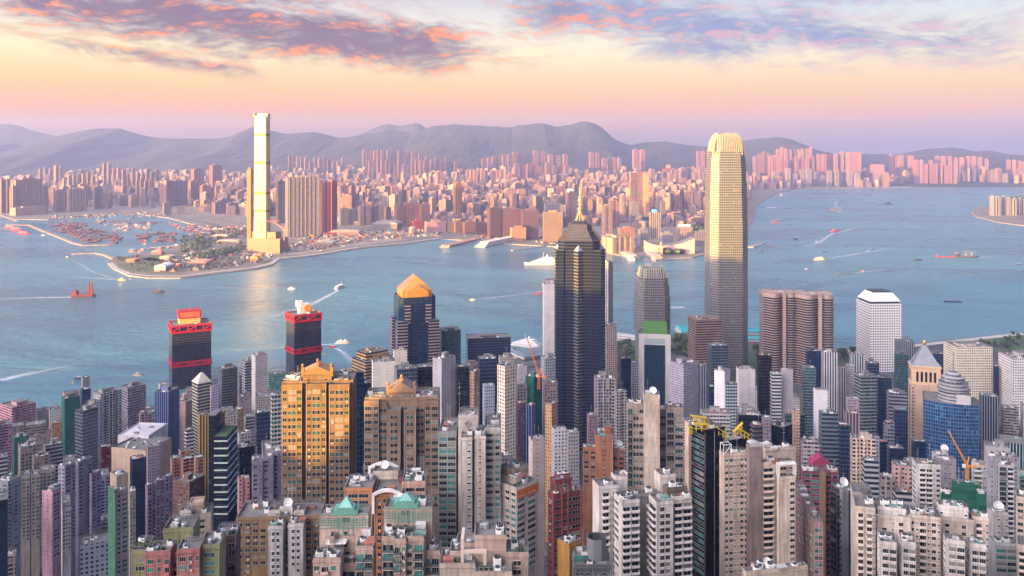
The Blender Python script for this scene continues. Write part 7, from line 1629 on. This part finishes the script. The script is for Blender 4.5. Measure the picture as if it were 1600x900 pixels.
def bproto(kind):
    if kind in BP: return BP[kind]
    parts = []
    def P(nm, q, mats): parts.append((nm, q.mesh(nm, mats)))
    T_, Wt, Dk = M['tint'], M['white'], M['dark']
    if kind == 'ferry':
        P('hull', hull_mb(40, 10, 2.4, .3, .2), [T_, DECK]); q = MB(); q.box(-17, 13, -4.4, 4.4, 2.1, 4.6, 0, 1); q.box(-17.6, 13.8, -4.8, 4.8, 4.6, 4.9, 1); P('main_deck_cabin', q, [WINB, Wt]); q = MB(); q.box(-14, 9, -3.8, 3.8, 4.9, 7.2, 0, 1); q.box(-14.5, 9.6, -4.2, 4.2, 7.2, 7.5, 1); P('upper_cabin', q, [WINB, Wt]); q = MB(); q.box(4, 8, -2.4, 2.4, 7.5, 9.8); P('wheelhouse', q, [WINB]); q = MB(); q.lathe([(1.2, 7.4), (1.0, 11), (0, 11)], 10, 0, -5); P('funnel', q, [T_]); q = MB(); q.tube((3, 0, 9.5), (3, 0, 14), .15); P('mast', q, [Wt])
    elif kind == 'boat':
        P('hull', hull_mb(14, 4.4, 1.7, .35, .4), [T_, DECK]); q = MB(); q.box(-4, 2.5, -1.6, 1.6, 1.4, 3.6, 0, 1); q.box(-4.4, 3, -1.9, 1.9, 3.6, 3.8, 1); P('cabin', q, [WINB, Wt]); q = MB(); q.tube((-1, 0, 3.7), (-1, 0, 7), .1); q.tube((-2.2, 0, 5.6), (.4, 0, 5.6), .06); P('mast', q, [Dk])
    elif kind == 'tug':
        P('hull', hull_mb(26, 8.5, 2.6, .4, .7), [T_, DECK]); q = MB(); q.box(-5, 6, -3, 3, 2.3, 5.2, 0, 1); P('deckhouse', q, [WINB, Wt]); q = MB(); q.box(0, 5, -2.3, 2.3, 5.2, 7.8, 0, 1); P('wheelhouse', q, [WINB, Wt]); q = MB(); q.lathe([(1.1, 5.1), (1.0, 8.6), (0, 8.6)], 10, 0, -3.2); P('funnel', q, [T_]); q = MB(); q.tube((2, 0, 7.7), (2, 0, 14), .2); q.tube((.6, 0, 11), (3.4, 0, 11), .1); P('mast', q, [Dk])
    elif kind == 'derrick':
        P('hull', hull_mb(42, 15, 2.6, .12, .1), [T_, DECK]); q = MB(); q.box(-19, -12, -5, 5, 2.3, 8, 0, 1); P('deckhouse', q, [WINB, Wt]); q = MB()
        for s in (-4, 4): q.tube((-8, s, 2), (-4, 0, 22), .5, .35)
        q.tube((-4, 0, 22), (-12, 0, 8), .18); P('a_frame', q, [T_]); q = MB(); q.tube((-4, 0, 3), (15, 0, 27), .6, .35); q.tube((-4, 0, 22), (15, 0, 27), .15); P('boom', q, [T_]); q = MB(); q.box(0, 14, -5.5, 5.5, 2.2, 4.4); P('cargo', q, [plain('cargo_rust', (.20, .09, .06), .8)])
    elif kind == 'barge':
        P('hull', hull_mb(60, 14, 2.4, .1, .05), [T_, DECK]); q = MB(); q.box(-28, -22, -4.5, 4.5, 2.1, 7, 0, 1); P('deckhouse', q, [WINB, Wt]); q = MB(); q.box(-20, 26, -6, 6, 2, 3.4, 0); P('hold_coaming', q, [T_])
    elif kind == 'crane_barge':
        P('hull', hull_mb(60, 22, 4.5, .08, .0), [T_, DECK]); q = MB(); q.box(-29, -15, -9, 9, 4.2, 13, 0); q.box(-24, -18, -5, 5, 13, 17, 0); P('deckhouse', q, [T_]); 
        for s, ox in ((-6.5, 0), (6.5, -11)):
            q = MB()
            for k in range(5): q.box(ox + 18.5 + k * .35, ox + 25 - k * .55, s - 3 + k * .25, s + 3 - k * .25, 4.2 + k * 6, 10.2 + k * 6)
            q.box(ox + 20.4, ox + 22.2, s - .9, s + .9, 34, 38); P('spud_tower', q, [T_])
        q = MB(); q.tube((-18, 0, 15), (20, 0, 14), .7); q.box(-10, 16, -7, 7, 4.2, 6.5); P('gantry', q, [T_])
    elif kind == 'cargo':
        P('hull', hull_mb(120, 20, 6.5, .2, .25), [T_, DECK]); q = MB(); q.box(-56, -42, -8, 8, 6.2, 17, 0, 1); q.box(-52, -44, -9.5, 9.5, 17, 20, 0, 1); P('bridge_house', q, [WINB, Wt]); q = MB(); q.lathe([(2.6, 16), (2.3, 25), (0, 25)], 10, 0, -53); P('funnel', q, [plain('funnel_red', (.5, .08, .05), .6)])
        for x in (-8, 22):
            q = MB(); q.tube((x, 0, 6), (x, 0, 26), 1.0, .6); q.tube((x, 0, 10), (x + 20, 0, 34), .55, .3); q.tube((x, 0, 10), (x - 18, 0, 32), .55, .3); q.tube((x, 0, 26), (x + 20, 0, 34), .15); q.tube((x, 0, 26), (x - 18, 0, 32), .15); P('derrick', q, [plain('derrick_cream', (.45, .38, .30), .6)])
        q = MB(); q.box(-36, 46, -7.5, 7.5, 6, 8.4); P('hatch_covers', q, [DECK])
    elif kind == 'liner':
        P('hull', hull_mb(110, 24, 5, .25, .2), [T_, DECK])
        for i in range(5):
            q = MB(); q.box(-50 + i * 5, 34 - i * 9, -10.5 + i * .8, 10.5 - i * .8, 4.7 + i * 3.4, 7.6 + i * 3.4, 0, 1); q.box(-51 + i * 5, 35.5 - i * 9, -11 + i * .8, 11 - i * .8, 7.6 + i * 3.4, 8.1 + i * 3.4, 1); P('deck_tier', q, [WINB, Wt])
        q = MB(); q.lathe([(3, 21), (2.4, 29), (0, 29)], 10, 0, -14); P('funnel', q, [T_]); q = MB(); q.tube((-2, 0, 21), (-2, 0, 36), .4); P('mast', q, [Wt])
    elif kind == 'buoy':
        q = MB(); q.lathe([(0, -.5), (2.4, -.4), (2.6, .8), (1.2, 1.4), (.8, 4.5), (.9, 5.4), (0, 5.8)], 12); P('float', q, [T_])
    BP[kind] = parts; return parts
def vessel(kind, label, px, py, lpx, yaw, colour, name=None, group=None, cat='boat', parts=True):
    Lm = {'ferry': 40, 'boat': 14, 'tug': 26, 'derrick': 42, 'barge': 60, 'crane_barge': 60, 'cargo': 120, 'liner': 110, 'buoy': 5}[kind]
    Y = YG(py, 0); s = 1.15 * max(.6, lpx / F * Y / Lm / max(.35, abs(math.cos(R(yaw)))))
    e = empty(name or {'ferry': 'ferry', 'boat': 'motor_boat', 'tug': 'tugboat', 'derrick': 'derrick_barge', 'barge': 'barge', 'crane_barge': 'dredger_barge', 'cargo': 'cargo_ship', 'liner': 'river_liner', 'buoy': 'buoy'}[kind], (PX(px, Y), Y, 0), R(yaw)); e.scale = (s, s, s)
    tag(e, label, cat, group); c = hx(colour)
    for nm, me in bproto(kind): link(nm, me, e, color=c)
    return e
V = vessel
V('crane_barge', 'big rust red dredger barge with twin towers on the left water', 131, 463, 31, 8, '6e2c28', cat='barge')
V('tug', 'dark tug with a cream wheelhouse right of the red dredger barge', 248, 457, 16, 0, '3c3030'); V('boat', 'yellow and white speed boat trailing a wake below the headland', 191, 438, 11, -14, 'd8a860'); V('boat', 'small pale boat just ahead of the yellow speed boat', 204, 437, 6, -10, 'd8b8a0')
V('boat', 'tiny launch with a wake off the headland breakwater', 105, 402, 5, 150, 'b0a0a0')
for i, (x, y) in enumerate(((17, 357), (27, 360), (38, 366))): V('ferry', ['red fast ferry moored furthest left of three', 'red fast ferry moored in the middle of three', 'red fast ferry moored rightmost of three below the breakwater'][i], x, y, 18, -5, 'c03040', 'fast_ferry', 'red fast ferries by the far left jetty')
V('boat', 'small white boat beside the long breakwater', 68, 368, 6, 0, 'c8c0c0'); V('boat', 'white speed boat whose wake runs far to the left in mid harbour', 456, 452, 11, 3, 'd8d0d0'); V('ferry', 'ferry steaming away with a broad white wake in mid harbour', 532, 450, 10, 62, 'd0c8d0')
V('ferry', 'white ferry passing right of the disc-signed red-banded tower', 536, 537, 22, 8, 'e0dcd8'); V('boat', 'red speed boat with a curving wake below the white ferry', 519, 543, 10, 160, 'c03038'); V('boat', 'tiny boat left of the spired skyscraper with a wake to its right', 738, 469, 7, 180, 'b8b8b8')
V('liner', 'tiered white floating restaurant ship left of the spired skyscraper', 848, 413, 50, 175, 'd8d4d8', cat='ship'); V('tug', 'red hulled tug left of the white slit slab', 842, 460, 12, 10, '8a4850'); V('barge', 'low dark barge half behind the white slit slab', 866, 437, 24, 0, '4c3c44', cat='barge'); V('boat', 'white launch below the long cream hotel', 985, 406, 8, 100, 'd8d0d0'); V('ferry', 'small red roofed ferry below the twin ferry piers', 1021, 408, 6, 90, 'b08080'); V('boat', 'small red boat left of the claw crowned skyscraper on the far water', 1133, 405, 8, 0, 'a05858')
V('barge', 'long pale ferry near the eastern reclaimed strip', 1220, 297, 17, 0, 'c8b0b4'); V('barge', 'cream barge near the upper right of the claw crowned skyscraper', 1206, 325, 14, -3, 'd0c0c4'); V('derrick', 'red derrick barge right of the claw crowned skyscraper', 1212, 348, 12, 0, 'a04058', cat='barge'); V('derrick', 'blue derrick barge, farthest of the three derricks', 1306, 330, 10, 90, '506890', cat='barge'); V('tug', 'red and white tug towing a wake right of the derrick barges', 1304, 362, 11, 20, 'a05058'); V('boat', 'tiny craft just behind the red and white tug', 1304, 367, 4, 0, '506070')
V('tug', 'dark tug alone in the upper right water', 1387, 319, 11, 0, '40506c'); V('boat', 'tiny boat left of the lone dark tug', 1374, 321, 4, 0, '506078'); V('barge', 'faint pinkish barge upper right, left of the lone dark tug', 1360, 314, 9, 0, 'c0a0b0'); V('boat', 'tiny left boat of a close pair right of the red derrick barge', 1229, 350, 3, 0, '486078'); V('boat', 'tiny right boat of a close pair right of the red derrick barge', 1235, 351, 4, 0, '486078'); V('boat', 'dark speck boat below the close pair', 1243, 374, 4, 90, '304058'); V('boat', 'tiny grey boat above the cream passenger ferry', 1276, 378, 4, 0, '90a0b0')
V('derrick', 'dark derrick barge touching the right side of the claw crown skyscraper', 1203, 385, 11, 10, '48485c', cat='barge'); V('tug', 'small dark tug under the dark derrick barge', 1188, 394, 9, 0, '404458'); V('boat', 'small dark boat above the cream passenger ferry', 1289, 394, 7, 5, '3c4c60'); V('ferry', 'cream passenger ferry in the right water', 1281, 406, 16, 6, 'd0c0b0'); V('barge', 'white topped dark barge below the cream passenger ferry', 1320, 429, 18, -3, '48505c', cat='barge'); V('boat', 'tiny red boat right of the white topped dark barge', 1348, 424, 5, 0, 'a86868'); V('boat', 'tiny pink boat left of the white topped dark barge', 1260, 421, 4, 0, 'c0a0a8'); V('boat', 'tiny dark boat trailing a wake right of the cream passenger ferry', 1362, 390, 5, 20, '40506c')
V('tug', 'dark blue tug left of the red bulk barge', 1434, 407, 12, 5, '34465c'); V('barge', 'red bulk barge towed behind the derrick cargo ship', 1478, 402, 27, -2, '8c4c50', cat='barge'); V('cargo', 'cargo ship with raised derricks in the right water', 1511, 402, 34, 4, '4c4854', cat='ship'); V('boat', 'tiny dark boat below the eastern headland', 1553, 363, 5, 0, '405068'); V('boat', 'small dark boat near the right edge of the water', 1592, 414, 7, 0, '44404c'); V('barge', 'dark purple coaster alone in the lower right water', 1489, 472, 20, -8, '3c3850', cat='ship')
V('tug', 'cream boat on the water left of the left red-framed tower', 216, 587, 12, 170, 'b8a898'); V('boat', 'dark boat beside the thin shaft tower at left', 122, 592, 10, 10, '3c4048'); V('buoy', 'yellow buoy on the water above the green netted tower', 114, 599, 3, 0, 'd0a020', cat='buoy'); V('buoy', 'yellow buoy right of the disc-signed red-banded tower', 506, 554, 3, 0, 'd0a020', cat='buoy')
V('liner', 'white catamaran liner at the near ferry pier left of the white slit slab', 820, 541, 46, 150, 'd8d4d4', cat='ship'); V('ferry', 'dark moored ferry beside the near ferry pier', 806, 553, 14, 120, '40404c')
# typhoon shelter
RAFT = [('dark red work barge packed in the dense raft behind the long breakwater', 'raft of red work barges', 'derrick', '702428', [(75, 349), (95, 343), (120, 348), (160, 362), (190, 372), (188, 380), (165, 382), (130, 378), (110, 368), (85, 358)], 62, (8, 15)),
        ('wooden boat in the small line at the top of the basin', 'boats in the upper basin line', 'boat', '6c444c', [(145, 345), (200, 344), (208, 350), (150, 350)], 16, (5, 9)),
        ('pale cabin boat moored in the middle of the basin', 'cabin boats in the middle of the basin', 'boat', 'b09898', [(160, 352), (240, 350), (250, 358), (180, 362)], 34, (5, 9)),
        ('grey and red trawler in the right raft of the basin', 'trawlers in the right raft', 'tug', '7c4048', [(212, 368), (250, 362), (278, 366), (270, 378), (220, 378)], 26, (8, 13)),
        ('small red boat moored along the inner right shore', 'boats along the inner right shore', 'boat', '8c4850', [(262, 348), (300, 352), (336, 364), (338, 372), (310, 376), (290, 366)], 52, (5, 10)),
        ('boat tied at the inner edge of the park headland', 'boats at the inner edge of the headland', 'boat', 'a88478', [(182, 391), (225, 390), (270, 386), (290, 380), (292, 383), (250, 392), (214, 396)], 16, (6, 11)),
        ('lone red barge near the top right of the basin', 'barges at the top right of the basin', 'barge', '8c3c40', [(210, 343), (245, 345), (258, 352), (225, 352)], 8, (9, 14))]
rg = random.Random(17)
for lab, grp, kind, colr, poly, n, (l0, l1) in RAFT:
    k = 0; pts = []
    tries = 0
    while k < n and tries < 5000:
        tries += 1; x, y = rg.uniform(min(p[0] for p in poly), max(p[0] for p in poly)), rg.uniform(min(p[1] for p in poly), max(p[1] for p in poly))
        if not in_poly(x, y, poly) or any(abs(x - a) < l0 * .45 and abs(y - b) < 1.1 for a, b in pts): continue
        pts.append((x, y)); k += 1; c = hx(colr); f = rg.uniform(.35, .85)
        e = vessel(kind, lab, x, y, rg.uniform(l0, l1), rg.choice([0, 180]) + rg.uniform(-28, 28), colr, group=grp)
        for ch in e.children: ch.color = tuple(min(.8, v * f * rg.uniform(.85, 1.15)) for v in c) + (1,)
# wakes
def wake_mat():
    m, n, p = newmat('wake_foam'); uvn = n.nodes.new('ShaderNodeUVMap'); s = n.nodes.new('ShaderNodeSeparateXYZ'); n.links.new(uvn.outputs[0], s.inputs[0]); u, v = E(n, s.outputs[0]), E(n, s.outputs[1]); pos = gpos(n)
    k = nz(n, pos, .05, 5.0, .7); a = (1.0 - (v - .5).f('ABSOLUTE') * 2).clamp() * (1.0 - u).clamp() ** .8 * (k * 1.8 - .25).clamp()
    tr = n.nodes.new('ShaderNodeBsdfTransparent'); mx = n.nodes.new('ShaderNodeMixShader'); put(n, p, 'Base Color', (.62, .66, .70)); put(n, p, 'Roughness', .6)
    n.links.new((a * 1.25).clamp().k, mx.inputs[0]); n.links.new(tr.outputs[0], mx.inputs[1]); n.links.new(p.outputs[0], mx.inputs[2])
    o = [x for x in n.nodes if x.type == 'OUTPUT_MATERIAL'][0]; n.links.new(mx.outputs[0], o.inputs['Surface']); return m
WK = wake_mat()
def wake(pts, w0, w1):
    P = [Vector(gp(a, b, .25)) for a, b in pts]; q = MB(); n = len(P); L = []
    for i, p in enumerate(P):
        d = (P[min(i + 1, n - 1)] - P[max(0, i - 1)]).normalized(); nn = Vector((-d.y, d.x)); w = 1.3 * (w0 + (w1 - w0) * i / (n - 1)); L.append((p - nn * w / 2, p + nn * w / 2, i / (n - 1)))
    for (a, b, u), (c, d, u2) in zip(L, L[1:]): q.face([(a.x, a.y, .25), (c.x, c.y, .25), (d.x, d.y, .25), (b.x, b.y, .25)], 0, [(u, 0), (u2, 0), (u2, 1), (u, 1)])
    struct(q.build('water_wake', [WK]))
for pts, w0, w1 in (([(529, 453), (505, 466), (482, 477), (440, 491), (380, 506)], 9, 40), ([(188, 437), (170, 436), (140, 434), (90, 431)], 5, 26), ([(188, 437), (150, 427), (110, 404)], 3, 14), ([(113, 464), (60, 465), (-20, 468)], 14, 34), ([(450, 452), (400, 451), (320, 448)], 4, 16), ([(526, 537), (500, 539), (440, 543), (330, 549)], 6, 20),
                    ([(523, 543), (535, 550), (545, 560), (552, 572)], 6, 18), ([(741, 468), (770, 465), (800, 462), (850, 455)], 4, 16), ([(0, 594), (40, 585), (80, 577), (130, 567)], 26, 8), ([(1302, 363), (1290, 372), (1278, 380), (1255, 388)], 5, 30), ([(1302, 366), (1330, 358), (1370, 352)], 4, 26), ([(1361, 390), (1345, 396), (1320, 400), (1290, 404)], 4, 24), ([(1466, 402), (1440, 401)], 6, 14), ([(1528, 402), (1560, 402)], 14, 30),
                    ([(1070, 480), (1040, 481), (990, 470)], 20, 60), ([(1336, 427), (1350, 425), (1390, 420)], 4, 14), ([(1295, 404), (1340, 396), (1400, 388)], 6, 30)):
    wake(pts, w0, w1)
# ---------------------------------------------------------------- harbourfront: trees, piers, roads
def tree_proto(seed, h):
    rg = random.Random(seed); t = MB(); t.tube((0, 0, -.5), (0, 0, h * .5), h * .03, h * .018, 6); 
    for i in range(4):
        a = i * 1.6 + rg.random(); t.tube((0, 0, h * .35), (math.cos(a) * h * .25, math.sin(a) * h * .25, h * .65), h * .012, h * .005, 5)
    c = MB()
    cl = [(Vector((rg.uniform(-.28, .28) * h, rg.uniform(-.28, .28) * h, h * rg.uniform(.5, .88))), h * rg.uniform(.14, .24)) for _ in range(9)]
    for p, r in cl:
        for _ in range(34):
            u = Vector((rg.gauss(0, 1), rg.gauss(0, 1), rg.gauss(0, 1))).normalized(); q = p + u * r * rg.uniform(.55, 1.1); w = (u + Vector((rg.uniform(-.6, .6), rg.uniform(-.6, .6), rg.uniform(-.2, .8)))).normalized(); v = w.orthogonal().normalized(); x = w.cross(v); s = r * .26
            c.face([q - v * s - x * s, q + v * s - x * s, q + v * s + x * s, q - v * s + x * s])
    return t.mesh('trunk', [plain('bark', (.10, .08, .06), .9)]), c.mesh('crown', [LEAF])
TP = [tree_proto(s, 12) for s in (1, 2, 3)]
rg = random.Random(23)
def trees(label, group, poly, n, z=4.0, s0=.8, s1=1.4):
    k = 0
    while k < n:
        x, y = rg.uniform(min(p[0] for p in poly), max(p[0] for p in poly)), rg.uniform(min(p[1] for p in poly), max(p[1] for p in poly))
        if not in_poly(x, y, poly): continue
        k += 1; a, b = gp(x, y, z); i = rg.randrange(3); s = rg.uniform(s0, s1); e = empty('park_tree', (a, b, z - .5), rg.uniform(0, 6.28)); e.scale = (s, s, s); tag(e, label, 'tree', group); link('trunk', TP[i][0], e); link('crown', TP[i][1], e)
trees('dark green tree in the harbourfront park between the white slab and portal block', 'harbourfront park trees', [(966, 540), (996, 540), (996, 590), (966, 580)], 34)
trees('round green tree between the portal block and the pink polygonal tower', 'trees behind the pier', [(1050, 532), (1075, 536), (1078, 560), (1050, 558)], 18, s0=1.1, s1=1.7)
trees('tree on the green mound at the right edge of the near shore', 'trees on the right shore lawn', [(1530, 530), (1605, 522), (1605, 545), (1535, 546)], 34, s0=.5, s1=.95)
trees('tree beside the road right of the claw crown skyscraper', 'roadside trees by the waterfront', [(1176, 548), (1196, 548), (1196, 570), (1176, 570)], 10); trees('tree on the waterfront left of the porthole tower', 'trees left of the porthole tower', [(1312, 552), (1334, 550), (1334, 566), (1312, 566)], 8)
lawn = ground_mat('near_lawn', (.05, .085, .03), (.075, .11, .04), (.10, .10, .06), .03)
def npatch(name, pts, mat, z): q = MB(); q.face([gp(a, b, z) + (z,) for a, b in pts]); struct(q.build(name, [mat]))
npatch('lawn', [(1500, 536), (1530, 529), (1620, 521), (1640, 545), (1500, 552)], lawn, 4.05); npatch('lawn', [(968, 540), (998, 536), (998, 560), (968, 575)], lawn, 4.04); npatch('red_track', [(1311, 549), (1338, 547), (1338, 553), (1311, 556)], plain('red_earth', (.30, .12, .10), .85), 4.06); npatch('lawn', [(1311, 557), (1338, 554), (1338, 572), (1311, 575)], lawn, 4.03); npatch('lawn', [(1120, 548), (1200, 540), (1200, 590), (1120, 590)], lawn, 4.02)
struct(strip('promenade', [(1200, 540), (1310, 548), (1420, 541), (1500, 532), (1600, 521)], 18, pave, 4.10)); struct(strip('road', [(800, 575), (900, 560), (1000, 545), (1100, 552), (1200, 556), (1320, 562), (1450, 552), (1600, 536)], 20, road, 4.14))
def near_pier(label, px, py, w, d, col, rz=0.0, hip=True):
    x, y = gp(px, py, 2); e = empty('ferry_pier', (x, y, 0), rz); tag(e, label, 'pier'); q = MB(); q.box(-w / 2, w / 2, -d / 2, d / 2, -2, 3); q.build('deck', [pave], e); q = MB(); q.box(-w * .46, w * .46, -d * .44, d * .44, 3, 9, 0); q.build('hall', [facade(cw=4, ch=6, fw=.6, fh=.55, cur=0)], e, color=hx('c4beb8'))
    q = MB(); P = [(-w * .5, -d * .5), (w * .5, -d * .5), (w * .5, d * .5), (-w * .5, d * .5)]; q.taper(P, 9, [(a * .75, b * .5) for a, b in P], 12.5); q.build('hipped_roof', [M['rooftint']], e, color=hx(col))
near_pier('teal roofed ferry pier left of the pink polygonal tower', 1069, 519, 26, 70, '3f9aa4'); near_pier('teal roofed ferry pier right of the claw crown skyscraper', 1186, 522, 60, 34, '3a94a0'); near_pier('second teal roofed pier hall near the claw crown skyscraper base', 1180, 534, 36, 24, '4a9aa0'); near_pier('grey roofed ferry terminal pier under the white catamaran liner', 832, 556, 70, 60, '6a7a84', .5); near_pier('low grey pier shed right of the beige tower', 978, 530, 60, 18, 'a0a4a8', -.5); near_pier('grey pier hall with pale roof left of the second red-banded tower', 431, 604, 36, 30, '5a9080')
# ================================================================ low infill between the towers (street level)
def infill():
    rg = random.Random(41); k = 0; cols = ['a59a94', '8f8784', 'b5aca6', '7d7a80', '9a8d86', 'c0b8b2', '84807a', 'a08a80', '8a8fa0', '6f6a70']
    cn = {'a59a94': 'warm grey', '8f8784': 'grey', 'b5aca6': 'pale grey', '7d7a80': 'slate', '9a8d86': 'beige', 'c0b8b2': 'white', '84807a': 'olive grey', 'a08a80': 'tan', '8a8fa0': 'blue grey', '6f6a70': 'dark grey'}
    occ = [(x0, x1, Y) for x0, x1, yt, Y, l in REG]
    recs = []
    for Y in (640, 700, 760, 820, 880, 950, 1010, 1080, 1150, 1220):
        px = -20 + rg.uniform(0, 15)
        while px < 1620:
            w = rg.uniform(16, 26); wp = w / Y * F; x0, x1 = px, px + wp; px = x1 + rg.uniform(1, 4)
            if any(a - 1 < x1 and b + 1 > x0 and -45 < Y - yy < 36 for a, b, yy in occ): continue
            xc, yc = PX((x0 + x1) / 2, Y), Y
            if yc > shore_y(xc) - 45 or (Y > 1180 and (950 < x0 < 1080 or x0 > 1180)): continue
            g = ground_z(xc, yc); h = rg.uniform(14, 34) if rg.random() < .65 else rg.uniform(34, 62)
            # never taller than what stands behind lets through
            lim = [yt for a, b, yt, yy, l in REG if a < x1 and b > x0 and yy > Y]
            ytop = HY + (EYE - g - h) / Y * F
            if ytop > 905: continue
            if lim and ytop < max(lim) + 24: ytop = max(lim) + 24
            elif not lim and ytop < 640: ytop = 640
            if (EYE - (ytop - HY) / F * Y) - g < 8: continue
            recs.append((x0, x1, ytop, Y))
    for x0, x1, ytop, Y in recs:
        c = rg.choice(cols); nb = min(((abs((a + b) / 2 - (x0 + x1) / 2) + abs(yt - ytop) * .25, l) for a, b, yt, yy, l in REG), key=lambda q: q[0])
        yield c, cn[c], x0, x1, ytop, Y, nb[1]
INF = list(infill())
_seen = {}
STREET = [(80, 'in the far left waterfront quarter'), (180, 'under the green netted tower'), (270, 'around the wide municipal complex'), (370, 'around the black wavy-banded tower'), (450, 'left of the golden apartment tower'), (560, 'behind the golden apartment tower'), (700, 'behind the tan apartment tower'), (800, 'behind the white winged group'), (880, 'left of the spired skyscraper foot'), (960, 'at the foot of the spired skyscraper'), (1060, 'below the portal office block'), (1150, 'around the black teal tower'), (1230, 'behind the cream mauve-cored tower'), (1310, 'around the navy banded glass tower'), (1400, 'left of the tan pyramid tower'), (1480, 'in front of the tan pyramid tower'), (1700, 'around the blue curved tower')]
_recs = []
for c, nm, x0, x1, yt, Y, nb in sorted(INF, key=lambda r: -r[5]):
    zone = next(z for a, z in STREET if x0 < a); kind = random.Random(int(x0 * 7 + Y)).choice(['resi', 'bandw', 'fine', 'grid', 'resb'])
    txt = {'resi': 'small windowed', 'bandw': 'band windowed', 'fine': 'fine windowed', 'grid': 'square windowed', 'resb': 'balconied'}[kind]
    _recs.append((f'{nm} {txt} block {zone}', c, kind, x0, x1, yt, Y))
_tot = {}; _cnt = {}
for r in _recs: _tot[r[0]] = _tot.get(r[0], 0) + 1
for lab, c, kind, x0, x1, yt, Y in _recs:
    i = _cnt.get(lab, 0); _cnt[lab] = i + 1
    full = lab if _tot[lab] == 1 else (f'{lab}, nearest the harbour' if i == 0 else f'{lab}, {ORD[i]} from the harbour')
    tower('walk_up_block', full, x0, x0 + (x1 - x0) * (.12 if x0 > 800 else 0.0), x1, yt, Y, kind, c, .9, n=4, plant=False, group='low street blocks between the towers')
